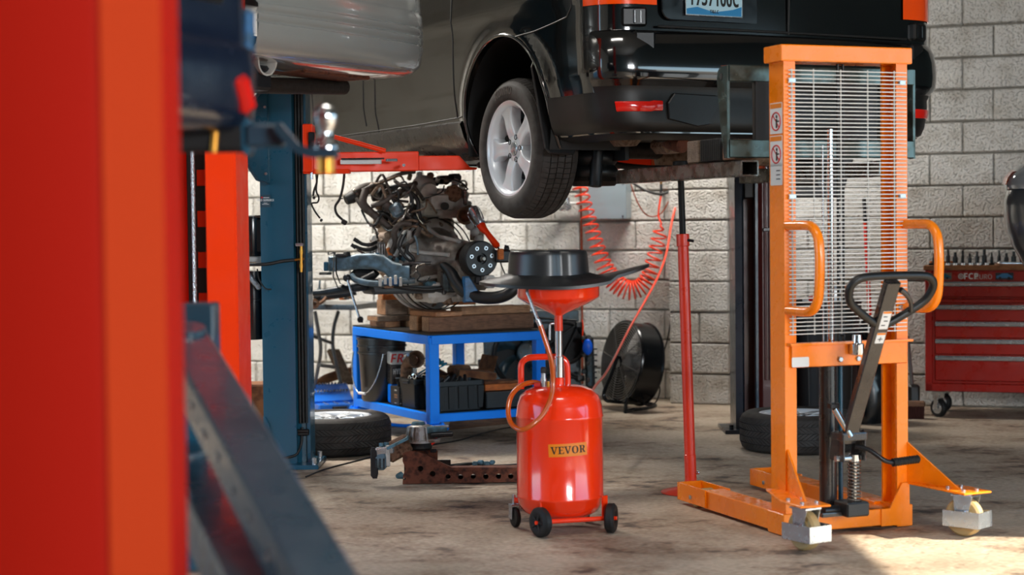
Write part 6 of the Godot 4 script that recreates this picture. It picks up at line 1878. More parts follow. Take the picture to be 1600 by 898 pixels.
	# intake tangle: many hoses, pipes and wires on the left
	pipe_px(e, "intake_hose", M.dusty_hose, [[546, 311, 9.7], [560, 300, 9.72], [577, 294, 9.8], [600, 296, 9.9], [622, 306, 9.95]], 0.034, 5, 14)
	put(MB.new().cyl(at(540, 313, 9.68), at(553, 307, 9.7), 0.029, 0.033, 16, 0.004), "hose_plug", M.rubber, e, true)
	put(MB.new().cyl(at(556, 303, 9.7), at(559, 301, 9.7), 0.037, -1, 16), "hose_clamp", M.steel, e, true)
	pipe_px(e, "wiring_loom", M.dusty_hose, [[557, 310, 9.66], [572, 330, 9.62], [592, 338, 9.62], [606, 352, 9.62], [618, 356, 9.64], [636, 340, 9.66]], 0.013)
	pipe_px(e, "wiring_loom", M.dusty_hose, [[566, 298, 9.66], [586, 288, 9.66], [606, 280, 9.66], [628, 271, 9.68], [648, 268, 9.72]], 0.012)
	pipe_px(e, "coolant_hose", M.dusty_hose, [[572, 296, 9.66], [567, 316, 9.63], [578, 330, 9.62], [592, 342, 9.62], [606, 354, 9.63]], 0.022, 5, 12)
	pipe_px(e, "coolant_hose", M.dusty_hose, [[581, 322, 9.6], [600, 315, 9.58], [616, 303, 9.6], [634, 294, 9.64], [650, 286, 9.7]], 0.015)
	pipe_px(e, "wiring_loom", M.hose_rubber, [[640, 300, 9.62], [652, 312, 9.6], [654, 330, 9.6], [658, 350, 9.62], [652, 362, 9.62], [640, 374, 9.64]], 0.013)
	pipe_px(e, "wiring_loom", M.hose_rubber, [[610, 292, 9.6], [626, 290, 9.58], [640, 300, 9.58], [645, 318, 9.58], [640, 332, 9.6]], 0.010)
	pipe_px(e, "heater_hose", M.dusty_hose, [[642, 350, 9.56], [626, 350, 9.54], [616, 362, 9.54], [618, 380, 9.56], [612, 394, 9.58]], 0.017, 5, 12)
	pipe_px(e, "oil_pipe", M.steel, [[640, 318, 9.58], [632, 336, 9.56], [622, 352, 9.56], [608, 360, 9.58], [596, 352, 9.6]], 0.007)
	pipe_px(e, "oil_pipe", M.steel, [[672, 346, 9.56], [664, 350, 9.54], [656, 344, 9.56], [652, 334, 9.58]], 0.007)
	pipe_px(e, "vacuum_line", M.hose_rubber, [[565, 328, 9.58], [574, 346, 9.56], [586, 358, 9.56], [590, 372, 9.58]], 0.006)
	pipe_px(e, "vacuum_line", M.steel, [[570, 340, 9.56], [580, 352, 9.55], [592, 366, 9.55]], 0.004)
	pipe_px(e, "vacuum_line", M.hose_rubber, [[660, 310, 9.56], [676, 306, 9.54], [690, 300, 9.56], [694, 290, 9.6]], 0.004)
	pipe_px(e, "vacuum_line", M.hose_rubber, [[684, 278, 9.7], [704, 280, 9.7], [722, 286, 9.7], [731, 296, 9.72]], 0.005)
	pipe_px(e, "wiring_loom", M.hose_rubber, [[616, 280, 9.62], [622, 290, 9.6], [612, 304, 9.6], [618, 318, 9.6], [632, 324, 9.6]], 0.008)
	pipe_px(e, "wiring_loom", M.hose_rubber, [[640, 376, 9.5], [636, 392, 9.48], [646, 404, 9.48], [640, 416, 9.5]], 0.010)
	pipe_px(e, "wiring_loom", M.hose_rubber, [[628, 366, 9.5], [622, 384, 9.48], [634, 402, 9.48], [644, 410, 9.5]], 0.008)
	pipe_px(e, "coolant_pipe", M.dusty_hose, [[656, 356, 9.52], [648, 372, 9.5], [638, 380, 9.5], [630, 386, 9.52]], 0.014)
	pipe_px(e, "dipstick_tube", M.frame_blue, [[653, 398, 9.46], [652, 380, 9.46], [648, 368, 9.46]], 0.006)
	for k in 2:
		pipe_px(e, "breather_hose", M.hose_rubber, [[557 - 4 * k, 375 + 9 * k, 9.6], [566, 381 + 8 * k, 9.6], [578, 382 + 8 * k, 9.6], [588, 378 + 8 * k, 9.64]], 0.010)
		put(MB.new().cyl(at(553 - 4 * k, 373 + 9 * k, 9.6), at(560 - 4 * k, 378 + 9 * k, 9.6), 0.011, -1, 12), "hose_end", M.dark_steel, e, true)
	pipe_px(e, "breather_pipe", M.steel, [[558, 389, 9.56], [570, 397, 9.56], [584, 399, 9.58]], 0.007)
	# corrugated intake duct and assorted castings
	var cd := []
	for k in 26:
		var p := at(lerpf(597, 622, k / 25.0), lerpf(312, 330, k / 25.0) + 4.0 * sin(k / 25.0 * PI), 9.6)
		cd.append(p)
	var rads := []
	for k in 26: rads.append(0.030 if k % 3 == 0 else 0.024)
	put(MB.new().tube(cd, rads, 14), "corrugated_duct", M.dusty_hose, e, true)
	put(MB.new().box(at(620, 328, 9.58), Vector3(0.07, 0.08, 0.06), 0.015, Basis(Vector3(0, 0, 1), 0.5)), "throttle_body", M.frame_blue, e, true)
	var rnd := RandomNumberGenerator.new()
	rnd.seed = 77
	for k in 34:
		var q := at(rnd.randf_range(575, 655), rnd.randf_range(288, 372), rnd.randf_range(9.68, 9.86))
		var bb := MB.new()
		if k % 3 == 0: bb.box(q, Vector3(rnd.randf_range(0.03, 0.08), rnd.randf_range(0.03, 0.06), 0.05), 0.008, Basis(Vector3(rnd.randf(), rnd.randf(), rnd.randf()).normalized(), rnd.randf() * 2))
		elif k % 3 == 1: bb.cyl(q, q + Vector3(rnd.randf_range(-1, 1), rnd.randf_range(-1, 1), 0.6).normalized() * 0.06, rnd.randf_range(0.014, 0.03), -1, 12, 0.004)
		else: bb.ball(q, rnd.randf_range(0.018, 0.034), Vector3(1, 0.9, 1), 10)
		put(bb, ["connector", "sensor", "casting"][k % 3], [M.black_plastic, M.dirty_cast, M.dirty_cast, M.hose_rubber, M.cast][k % 5], e, true)
	for k in 16:
		var x := rnd.randf_range(572, 640)
		var y := rnd.randf_range(275, 360)
		pipe_px(e, "small_hose", [M.dusty_hose, M.hose_rubber, M.dirty_cast][k % 3], [[x, y, 9.6], [x + rnd.randf_range(8, 24), y + rnd.randf_range(-14, 10), 9.57], [x + rnd.randf_range(18, 40), y + rnd.randf_range(-20, 24), 9.6], [x + rnd.randf_range(26, 50), y + rnd.randf_range(-10, 34), 9.66]], rnd.randf_range(0.005, 0.012), 4, 7)
	# lower block: accessory housings
	put(MB.new().cyl(at(583, 378, 9.86), at(625, 372, 9.8), 0.05, -1, 20, 0.008), "starter_motor", M.dirty_cast, e, true)
	put(MB.new().lathe(at(588, 403, 9.72), Vector3.UP, [Vector2(0, 0), Vector2(0.062, 0), Vector2(0.06, 0.03), Vector2(0.052, 0.08), Vector2(0.045, 0.09), Vector2(0, 0.09)], 14), "mount_dome", M.aluminium, e, true)
	for k in 7: put(MB.new().box(at(577 + 4 * k, 391, 9.66), Vector3(0.005, 0.07, 0.02), 0.001), "dome_fin", M.aluminium, e, true)
	put(MB.new().cyl(at(606, 387, 9.6), at(611, 402, 9.6), 0.011, -1, 10), "oil_sensor", M.wood_fresh, e, true)
	for k in 5: put(MB.new().ball(at(610 + 5 * k, 402 + 2 * (k % 3), 9.6), 0.016, Vector3.ONE, 8), "connector", [M.teal_dust, M.black_plastic][k % 2], e, true)
	put(MB.new().cyl(at(637, 415, 9.62), at(640, 360, 9.62), 0.014, -1, 10), "oil_filter_pipe", M.cast, e, true)
	# cradle: blue-grey pressed beam with open end, brackets and links
	var cg := []
	for q in [[519, 413, 9.62, 0.035], [540, 412, 9.6, 0.040], [560, 408, 9.58, 0.042], [585, 408, 9.55, 0.044], [600, 412, 9.52, 0.05], [614, 424, 9.48, 0.055], [640, 428, 9.42, 0.046]]:
		var c := at(q[0], q[1], q[2])
		var row := []
		for p in rrect(0.10, q[3] * 2, 0.018, 3): row.append(c + Vector3(0.03 * p.x, p.y, p.x))
		cg.append(row)
	put(MB.new().grid(cg, true), "cradle_beam", M.frame_blue, e, true)
	put(MB.new().box(at(641.5, 428, 9.418), Vector3(0.004, 0.066, 0.075), 0.001), "beam_mouth", M.black, e, true)
	pipe_px(e, "cradle_edge", M.dark_paint, [[628, 413, 9.4], [650, 411, 9.4], [673, 411, 9.42]], 0.009)
	pipe_px(e, "cradle_strap", M.steel, [[642, 430, 9.36], [650, 424, 9.34], [652, 416, 9.36], [664, 412, 9.36]], 0.005)
	# left end bracket
	put(MB.new().prism(pv([0.0, 0.02, 0.03, 0.03, 0.03, 0.0, 0.025, -0.10, 0.05, -0.16, 0.13, -0.185, 0.13, -0.165, 0.065, -0.135, 0.045, -0.08, 0.045, 0.0, 0.04, 0.035, 0.0, 0.04]), 0.05, Transform3D(Basis(Vector3.UP, 0.2), at(512, 404, 9.44)), 0.003), "end_bracket", M.black_plastic, e, true)
	put(MB.new().box(at(520, 412, 9.55), Vector3(0.045, 0.085, 0.06), 0.006), "bush_housing", M.frame_blue, e, true)
	put(MB.new().box(at(510, 416, 9.56), Vector3(0.025, 0.05, 0.06), 0.004), "bush_flange", M.column_blue, e, true)
	put(MB.new().box(at(509, 427, 9.53), Vector3(0.07, 0.014, 0.06), 0.004), "bush_plate", M.steel, e, true)
	for q in [[521, 405], [521, 420]]: put(MB.new().cyl(at(q[0], q[1], 9.50), at(q[0], q[1], 9.53), 0.008, -1, 8), "bolt", M.steel, e, true)
	put(MB.new().box(at(535, 399, 9.58), Vector3(0.07, 0.02, 0.06), 0.006), "mount_cap", M.black_plastic, e, true)
	put(MB.new().cyl(at(542, 400, 9.56), at(542, 393, 9.56), 0.022, 0.018, 12, 0.003), "mount_nut", M.black_plastic, e, true)
	for q in [[573, 399], [588, 398]]: put(MB.new().cyl(at(q[0], q[1] + 3, 9.55), at(q[0], q[1] - 3, 9.55), 0.02, -1, 12, 0.003), "mount_boss", M.column_blue, e, true)
	# anti-roll bar, control arms, damper boots
	pipe_px(e, "anti_roll_bar", M.frame_blue, [[549, 430, 9.42], [556, 437, 9.40], [575, 442, 9.38], [598, 443, 9.38], [620, 440, 9.38], [648, 438, 9.40]], 0.017, 5, 12)
	put(MB.new().box(at(612, 440, 9.36), Vector3(0.09, 0.04, 0.05), 0.008), "bar_bracket", M.blue_face, e, true)
	for k in 5: put(MB.new().box(at(594 + 8 * k, 440 - 3 * (k % 2), 9.33), Vector3(0.016, 0.05, 0.012), 0.003), "bracket_tab", M.cast, e, true)
	put(MB.new().box(at(608, 448, 9.36), Vector3(0.05, 0.014, 0.04), 0.004), "bracket_foot", M.rust_pale, e, true)
	put(MB.new().tube(run([[490, 458, 9.5], [510, 456, 9.48], [535, 452, 9.46], [562, 447, 9.46], [590, 444, 9.5]], 4), [0.016, 0.017, 0.018, 0.019, 0.02, 0.021, 0.022, 0.023, 0.024, 0.025, 0.026, 0.027, 0.028, 0.028, 0.028, 0.028, 0.028], 12), "control_arm", M.frame_dark, e, true)
	var bt := []
	var br := []
	for k in 20:
		bt.append(at(lerpf(566, 586, k / 19.0), lerpf(437, 427, k / 19.0), 9.44))
		br.append(0.018 if k % 2 == 0 else 0.012)
	put(MB.new().tube(bt, br, 12), "rack_boot", M.hose_rubber, e, true)
	put(MB.new().box(at(570, 428, 9.6), Vector3(0.16, 0.07, 0.1), 0.03), "steering_rack", M.black_plastic, e, true)
	put(MB.new().box(at(640, 452, 9.55), Vector3(0.5, 0.04, 0.2), 0.015, Basis(Vector3.UP, 0.4)), "lower_shield", M.black_plastic, e, true)
	pipe_px(e, "lower_hose", M.hose_rubber, [[616, 446, 9.4], [640, 450, 9.4], [670, 452, 9.42], [690, 450, 9.45]], 0.010)
	pipe_px(e, "lower_hose", M.hose_rubber, [[650, 422, 9.38], [656, 430, 9.36], [652, 438, 9.36], [664, 440, 9.38], [672, 432, 9.4]], 0.005)
	put(MB.new().ball(at(542, 434, 9.4), 0.022, Vector3.ONE, 12), "link_joint", M.dark_steel, e, true)
	pipe_px(e, "drop_link", M.zinc, [[543, 436, 9.39], [550, 460, 9.37], [562, 498, 9.34]], 0.007, 3)
	put(MB.new().ball(at(563, 499, 9.34), 0.018, Vector3.ONE, 12).cyl(at(560, 500, 9.33), at(567, 500, 9.33), 0.014, -1, 8), "link_joint", M.dark_steel, e, true)
	# trouble light with an orange handle hooked on the turbo
	var L := thing("inspection_lamp", "caged inspection lamp with an orange handle leaning beside the turbo outlet", "work lamp", at(750, 355, 9.58))
	var l0 := at(738, 325, 9.62)
	var l1 := at(752, 352, 9.58)
	var l2 := at(778, 386, 9.52)
	put(MB.new().cyl(l0, l1, 0.03, 0.02, 18, 0.004), "reflector", M.zinc, L, true)
	var dl := (l1 - l0).normalized()
	var ul := dl.cross(Vector3(0, 0, 1)).normalized()
	for k in 5:
		var a := TAU * k / 5
		var off := (ul * cos(a) + dl.cross(ul) * sin(a))
		put(MB.new().tube(spline([l0 - dl * 0.01, l0 + off * 0.038 + dl * 0.02, l0 + off * 0.038 + dl * 0.07, l1 + off * 0.022], 4), 0.0025, 6), "cage_wire", M.zinc, L, true)
	put(MB.new().tube([l1 - dl * 0.005, l1 + dl * 0.02, l1.lerp(l2, 0.35), l1.lerp(l2, 0.7), l1.lerp(l2, 0.92), l2], [0.025, 0.023, 0.016, 0.018, 0.02, 0.014], 14), "handle", M.lift_red, L, true)
	put(MB.new().tube(run([[778, 386, 9.52], [783, 396, 9.5], [782, 410, 9.5], [790, 430, 9.5]], 4), 0.004, 6), "cord", M.hose_rubber, L, true)

# ---------- things on the floor ----------
func loose_wheel(label: String, c: Vector3, turn: float) -> void:
	var t := thing("loose_wheel", label, "wheel", c, turn)
	var T := Transform3D(Basis(Vector3.RIGHT, -PI / 2), Vector3(0, 0.1, 0))
	tyre_parts(t, T, 0.315, 0.2, 0.205, 76, 1.6)
	rim_parts(t, T, 0.2, 0.205, 5, -0.014)

func floor_things() -> void:
	loose_wheel("loose alloy wheel lying flat beside the teal lift column", Vector3(-0.972, 0, -9.24), 0.6)
	loose_wheel("loose alloy wheel lying flat behind the orange stacker", Vector3(1.515, 0, -9.13), 0.2)
	# rusty subframe with its gearbox mount
	var o := at(630, 757, 8.05)
	o.y = 0.0
	var s := thing("subframe", "rusty subframe with round holes and a finned gearbox mount lying on the floor", "car part", o)
	var P := func(px: float, py: float, dz := 0.0) -> Vector3: return at(px, py, 8.05 + dz)
	var poly := PackedVector2Array()
	for e in [[629, 756], [900, 751], [900, 729], [812, 730], [706, 730], [692, 724], [668, 711], [654, 706], [640, 704], [630, 707], [629, 720], [634, 732], [630, 742]]:
		var q: Vector3 = P.call(e[0], e[1]) - o
		poly.append(Vector2(q.x, q.y))
	var body := CSGPolygon3D.new()
	body.polygon = poly
	body.depth = 0.03
	body.name = "pressed_beam"
	body.material = M.rust
	s.add_child(body)
	for h in [[657, 732, 0.0135], [676, 740, 0.0135], [700, 745, 0.0125], [719.5, 745, 0.0125], [739.5, 744.5, 0.0125], [759, 744.5, 0.0125], [779, 744, 0.0125], [798, 744, 0.0125], [632, 748, 0.006]]:
		var q: Vector3 = P.call(h[0], h[1]) - o
		var cy := CSGCylinder3D.new()
		cy.radius = h[2]; cy.height = 0.2; cy.sides = 20
		cy.operation = CSGShape3D.OPERATION_SUBTRACTION
		cy.name = "hole"
		body.add_child(cy, true)
		cy.position = Vector3(q.x, q.y, 0.0)
		cy.rotation.x = PI / 2
		cy.material = M.rust
	var B := Basis(Vector3.UP, 0.02)
	put(MB.new().box(P.call(802, 730, 0.05), Vector3(0.62, 0.008, 0.11), 0.002, B), "top_flange", M.rust, s, true)
	put(MB.new().box(P.call(800, 752, 0.09), Vector3(0.6, 0.07, 0.008), 0.002, B), "back_flange", M.underbody, s, true)
	put(MB.new().box(P.call(668, 738, 0.10), Vector3(0.22, 0.12, 0.008), 0.002, B), "back_flange", M.underbody, s, true)
	var up := PackedVector2Array()
	for e in [[640, 700], [684, 703], [684, 724], [660, 716], [640, 712]]:
		var q: Vector3 = P.call(e[0], e[1], 0.07) - o
		up.append(Vector2(q.x, q.y))
	put(MB.new().prism(up, 0.012, Transform3D(Basis(), Vector3(0, 0, -0.07)), 0.002), "upright", M.rust, s)
	put(MB.new().box(P.call(677, 704, 0.055), Vector3(0.03, 0.016, 0.01), 0.002), "slot", M.black, s, true)
	for k in 2:
		put(MB.new().tube(run([[690 + 20 * k, 729, 8.2], [740, 724, 8.25], [770, 728, 8.25], [812, 726, 8.25]], 4), 0.008, 8), "brake_pipe", M.hose_rubber, s, true)
	for k in 4: put(MB.new().box(P.call(742 + 9 * k, 724 - (k % 2) * 2, 0.12), Vector3(0.026, 0.02, 0.03), 0.006, Basis(Vector3.UP, k)), "clip", M.teal_dust, s, true)
	# left bush bracket
	put(MB.new().prism(pv([0.0, -0.11, 0.01, -0.125, 0.03, -0.125, 0.035, -0.10, 0.03, 0.0, 0.02, 0.02, 0.005, 0.02, 0.0, 0.0]), 0.02, Transform3D(B, P.call(579, 705, -0.02)), 0.004), "bush_bracket", M.dark_steel, s, true)
	put(MB.new().cyl(P.call(582, 704, -0.02), P.call(582, 704, -0.03), 0.011, -1, 8, 0.002), "bolt", M.rust_pale, s, true)
	put(MB.new().box(P.call(594, 721, -0.01), Vector3(0.065, 0.075, 0.06), 0.015, B), "rubber_bush", M.frame_blue, s, true)
	for k in 3: put(MB.new().box(P.call(588 + 6 * k, 724, -0.045), Vector3(0.006, 0.05, 0.008), 0.002), "bush_rib", M.dark_steel, s, true)
	put(MB.new().box(P.call(601, 703, 0.0), Vector3(0.09, 0.035, 0.06), 0.006, Basis(Vector3(0, 0, 1), 0.15)), "bracket_head", M.zinc, s, true)
	put(MB.new().box(P.call(606, 712, -0.02), Vector3(0.02, 0.10, 0.02), 0.004), "bracket_web", M.cast, s, true)
	for e in [[596, 694], [604, 693]]: put(MB.new().cyl(P.call(e[0], e[1] + 3, 0.0), P.call(e[0], e[1] - 2, 0.0), 0.012, -1, 8), "bolt", M.teal_dust, s, true)
	put(MB.new().box(P.call(622, 700, 0.03), Vector3(0.12, 0.09, 0.07), 0.01, Basis(Vector3(0, 0, 1), 0.5)), "arm_stub", M.rust_pale, s, true)
	put(MB.new().box(P.call(622, 691, 0.0), Vector3(0.11, 0.012, 0.10), 0.003, Basis(Vector3(0, 0, 1), 0.45)), "arm_plate", M.teal_dust, s, true)
	put(MB.new().cyl(P.call(628, 742, 0.02), P.call(620, 744, 0.0), 0.018, 0.012, 10, 0.003), "stud", M.teal_dust, s, true)
	# finned mount standing on it
	var m := thing("gearbox_mount", "finned aluminium gearbox mount resting on the rusty subframe", "car part", P.call(658, 690, 0.06))
	var mc: Vector3 = P.call(657, 677, 0.07)
	put(MB.new().lathe(mc - Vector3(0, 0.075, 0), Vector3.UP, [Vector2(0, 0), Vector2(0.05, 0.0), Vector2(0.056, 0.01), Vector2(0.05, 0.025), Vector2(0.045, 0.035), Vector2(0, 0.035)], 24), "rubber_foot", M.rubber, m, true)
	put(MB.new().lathe(mc - Vector3(0, 0.04, 0), Vector3.UP, [Vector2(0, 0), Vector2(0.068, 0.0), Vector2(0.068, 0.012), Vector2(0.06, 0.014), Vector2(0.05, 0.075), Vector2(0.04, 0.082), Vector2(0, 0.082)], 28), "housing", M.aluminium, m, true)
	for k in 12:
		var a := TAU * k / 12
		var q := mc + Vector3(cos(a) * 0.058, 0.0, sin(a) * 0.058)
		put(MB.new().box(q, Vector3(0.02, 0.07, 0.008), 0.003, Basis(Vector3.UP, -a) * Basis(Vector3(0, 0, 1), 0.16)), "fin", M.aluminium, m, true)
	put(MB.new().box(mc + Vector3(0.06, -0.03, 0.03), Vector3(0.07, 0.014, 0.05), 0.004), "foot_lug", M.aluminium, m, true)
	put(MB.new().cyl(mc + Vector3(-0.01, 0.04, 0), mc + Vector3(-0.01, 0.056, 0), 0.034, 0.03, 20, 0.004), "top_disc", M.teal_dust, m, true)
	put(MB.new().box(mc + Vector3(0.075, 0.02, 0.02), Vector3(0.10, 0.03, 0.05), 0.006, Basis(Vector3.UP, 0.1)), "top_arm", M.teal_dust, m, true)
	put(MB.new().cyl(mc + Vector3(0.05, -0.002, 0.05), mc + Vector3(0.155, 0.0, 0.04), 0.014, -1, 12, 0.003), "top_pin", M.dark_steel, m, true)
	put(MB.new().box(mc + Vector3(0.10, 0.035, 0.02), Vector3(0.07, 0.008, 0.03), 0.002), "top_plate", M.zinc, m, true)
	# jack stand with its screw
	var jb := ground(1080, 769)
	var j := thing("support_stand", "tall red support stand with a black screw on a round foot, leaning slightly", "support stand", jb)
	var j1 := at(1063, 255, 7.72)
	var jd := (j1 - jb).normalized()
	var L := jb.distance_to(j1)
	put(MB.new().lathe(Vector3.ZERO, Vector3.UP, [Vector2(0, 0.0), Vector2(0.133, 0.0), Vector2(0.136, 0.004), Vector2(0.13, 0.008), Vector2(0.07, 0.022), Vector2(0.035, 0.03), Vector2(0, 0.03)], 40), "foot_disc", M.pole_red, j)
	put(MB.new().cyl(jd * 0.02, jd * 0.17, 0.0265, -1, 24, 0.002), "foot_socket", M.pole_red, j)
	put(MB.new().cyl(jd * 0.05, jd * 0.056, 0.0285, -1, 24), "weld_bead", M.pole_red, j)
	put(MB.new().cyl(jd * 0.09 + Vector3(0.024, 0, 0.01), jd * 0.09 + Vector3(0.038, 0, 0.016), 0.008, -1, 8, 0.002), "set_screw", M.chrome, j)
	put(MB.new().cyl(jd * 0.16, jd * 1.135, 0.0245, -1, 28), "outer_tube", M.pole_red, j)
	put(MB.new().cyl(jd * 1.10, jd * 1.155, 0.029, -1, 24, 0.002), "collar", M.pole_red, j)
	put(MB.new().cyl(jd * 1.128 + Vector3(0.02, 0, 0.02), jd * 1.128 + Vector3(0.045, -0.005, 0.03), 0.006, -1, 8), "lock_pin", M.dark_steel, j)
	var th := []
	var tr := []
	var nn := 150
	for k in nn:
		th.append(jd * lerpf(1.14, L, k / (nn - 1.0)))
		tr.append(0.0155 if k % 2 == 0 else 0.0135)
	put(MB.new().tube(th, tr, 16), "screw", M.threaded, j)
	put(MB.new().cyl(jd * (L - 0.012), jd * (L + 0.01), 0.035, -1, 20, 0.003), "saddle", M.threaded, j)
	# folding table on the left with suspension parts
	var ft := thing("folding_table", "folding table with bent grey tube legs behind the teal lift column", "table", at(520, 632, 11.65))
	put(MB.new().box(at(512, 477, 11.6), Vector3(0.62, 0.035, 0.5), 0.008, Basis(Vector3.UP, -0.3)), "table_top", M.dark_paint, ft, true)
	for q in [[[492, 486, 11.45], [497, 515, 11.45], [501, 545, 11.46], [497, 575, 11.5], [486, 626, 11.6]], [[529, 486, 11.75], [522, 510, 11.72], [520, 540, 11.68], [527, 575, 11.66], [540, 633, 11.64]]]:
		pipe_px(ft, "leg", M.stem_grey, q, 0.0125, 5, 10)
	pipe_px(ft, "leg_brace", M.stem_grey, [[483, 523, 11.4], [519, 536, 11.6]], 0.011, 2)
	pipe_px(ft, "leg_brace", M.stem_grey, [[499, 570, 11.46], [522, 573, 11.64]], 0.013, 2)
	put(MB.new().cyl(at(539, 628, 11.64), at(540.5, 635, 11.64), 0.015, -1, 12), "leg_cap", M.black_plastic, ft, true)
	put(MB.new().box(at(487, 524, 11.42), Vector3(0.03, 0.03, 0.02), 0.005), "hinge", M.steel, ft, true)
	var ca := thing("control_arm", "dark suspension arm with an upright ball joint lying on the folding table", "car part", at(505, 468, 11.4))
	put(MB.new().cyl(at(498, 464, 11.3), at(499, 450, 11.3), 0.016, 0.012, 12, 0.002).cyl(at(499, 450, 11.3), at(500, 438, 11.3), 0.008, 0.006, 10), "ball_stud", M.frame_blue, ca, true)
	put(MB.new().ball(at(498, 464, 11.3), 0.032, Vector3(1.2, 0.8, 1), 14), "joint_body", M.dark_steel, ca, true)
	pipe_px(ca, "arm_tube", M.frame_dark, [[498, 468, 11.3], [515, 462, 11.28], [540, 460, 11.3], [556, 456, 11.3]], 0.02)
	pipe_px(ca, "end_link", M.rust_pale, [[486, 472, 11.25], [494, 475, 11.24], [504, 471, 11.25], [510, 464, 11.26]], 0.012)
	put(MB.new().lathe(at(491, 474, 11.25), Vector3(0.2, 0, 1), [Vector2(0.014, 0), Vector2(0.032, 0), Vector2(0.032, 0.03), Vector2(0.014, 0.03), Vector2(0.014, 0)], 18), "link_eye", M.rust_pale, ca, true)
	var mi := thing("bracket_pile", "small rusty brackets scattered on the folding table", "car part", at(530, 468, 11.5))
	for k in 7: put(MB.new().box(at(512 + 6 * k, 467 - (k * 5) % 4, 11.45), Vector3(0.05, 0.014, 0.03), 0.005, Basis(Vector3.UP, k * 0.9)), "bracket", [M.rust_pale, M.wood_fresh, M.steel][k % 3], mi, true)
	# open blue socket case
	var tc := at(517, 622, 11.45)
	tc.y = 0.0
	var c := thing("tool_case", "open bright blue socket case lying on the floor by the folding table legs", "tool case", tc, 0.35)
	put(MB.new().box(Vector3(0.02, 0.02, 0.05), Vector3(0.28, 0.035, 0.20), 0.01), "case_base", M.tool_blue, c)
	var R := Basis(Vector3.RIGHT, 0.55)
	put(MB.new().box(Vector3(0.02, 0.085, -0.10), Vector3(0.28, 0.03, 0.20), 0.008, R), "case_lid", M.tool_blue, c)
	for i in 2:
		for k in 11:
			put(MB.new().cyl(Vector3(-0.09 + 0.022 * k, 0.100 + 0.045 * i + 0.004, -0.085 - 0.05 * i), Vector3(-0.09 + 0.022 * k, 0.112 + 0.045 * i, -0.075 - 0.05 * i), 0.008, -1, 8), "socket", M.zinc, c)
	for k in 3: put(MB.new().box(Vector3(-0.05 + 0.07 * k, 0.04, 0.05), Vector3(0.012, 0.01, 0.15), 0.003), "ratchet", M.zinc, c)
	put(MB.new().box(Vector3(0.02, 0.02, 0.155), Vector3(0.10, 0.018, 0.02), 0.005), "case_latch", M.black_plastic, c)
	# leaning condenser and a rolled hose behind the table
	var cd := thing("radiator_core", "narrow ribbed radiator core leaning against the block wall", "car part", at(540, 600, 11.9))
	var cT := frame_to(at(535, 598, 11.75), at(552, 598, 11.8) - at(535, 598, 11.75), at(540, 527, 12.1) - at(535, 598, 11.75))
	for k in 9: put(MB.new().box(cT * Vector3(0.004 + 0.010 * k, 0.15, 0), Vector3(0.005, 0.31, 0.02), 0.001, cT.basis), "core_fin", M.dirty_cast, cd, true)
	put(MB.new().box(cT * Vector3(0.045, 0.15, -0.012), Vector3(0.10, 0.31, 0.004), 0.001, cT.basis), "core_plate", M.rust_pale, cd, true)
	var rh := thing("rubber_duct", "length of brown rubber duct lying behind the blue socket case", "duct", at(530, 590, 11.95))
	pipe_px(rh, "duct", M.cardboard, [[494, 606, 11.8], [506, 594, 11.85], [520, 588, 11.9], [535, 584, 11.95], [552, 580, 12.0]], 0.033, 5, 14)
	# box between the red and the teal columns
	var bx := thing("carton", "brown cardboard carton with a white label between the red and teal columns", "box", at(397, 622, 10.2), 0.15)
	put(MB.new().box(Vector3(0, 0.145, 0), Vector3(0.26, 0.28, 0.3), 0.003), "carton_body", M.cardboard, bx)
	put(MB.new().box(Vector3(0.085, 0.11, 0.152), Vector3(0.06, 0.08, 0.001)), "carton_label", M.white, bx)
	put(MB.new().box(Vector3(0.0, 0.287, 0.06), Vector3(0.26, 0.004, 0.16), 0.001), "carton_flap", M.cardboard, bx)
	bx.position.y = 0.0
	# hoses, strap, cable and sheet on the floor
	var fh := MB.new().tube(run([[516, 634, 11.6], [522, 628, 11.8], [540, 627, 11.8], [556, 631, 11.6], [548, 636, 11.4], [526, 638, 11.4]], 5), 0.007, 8)
	fh = MB.new()
	var ring := []
	for k in 24: ring.append(ground(617, 634) + Vector3(cos(TAU * k / 24) * 0.13, 0.008, sin(TAU * k / 24) * 0.13))
	fh.tube(ring, 0.007, 8, true)
	tag(put(fh, "air_hose_coil", M.orange_hose), "loop of orange air hose lying on the floor under the blue table", "hose")
	tag(put(MB.new().tube(spline([ground(600, 664) + Vector3(0, 0.01, 0), ground(625, 667) + Vector3(0, 0.01, 0), ground(650, 668) + Vector3(0, 0.01, 0), ground(700, 672) + Vector3(0, 0.01, 0)], 5), 0.011, 8), "blue_hose", M.blue_paint), "blue hose lying on the floor between the wheel and the table leg", "hose")
	var cab := []
	for e in [[478, 746], [505, 735], [545, 724], [610, 708], [680, 695], [720, 688], [760, 676], [800, 668], [860, 662]]: cab.append(ground(e[0], e[1]) + Vector3(0, 0.004, 0))
	tag(put(MB.new().tube(spline(cab, 5), 0.004, 6), "floor_cable", M.black_plastic), "thin black cable running across the concrete floor past the loose wheel", "cable")
	var sh := MB.new()
	var q0 := [ground(700, 672), ground(810, 660), ground(800, 640), ground(705, 648)]
	sh.face(q0[0] + Vector3(0, 0.003, 0), q0[1] + Vector3(0, 0.003, 0), q0[2] + Vector3(0, 0.003, 0), q0[3] + Vector3(0, 0.003, 0))
	for k in 4: sh.face(q0[k], q0[(k + 1) % 4], q0[(k + 1) % 4] + Vector3(0, 0.003, 0), q0[k] + Vector3(0, 0.003, 0))
	tag(put(sh, "cardboard_sheet", M.cardboard), "flat sheet of cardboard on the floor in front of the blue table", "cardboard")
	# cooling fan assembly leaning behind the table
	var rz := 11.0
	var rc := at(832, 551, rz)
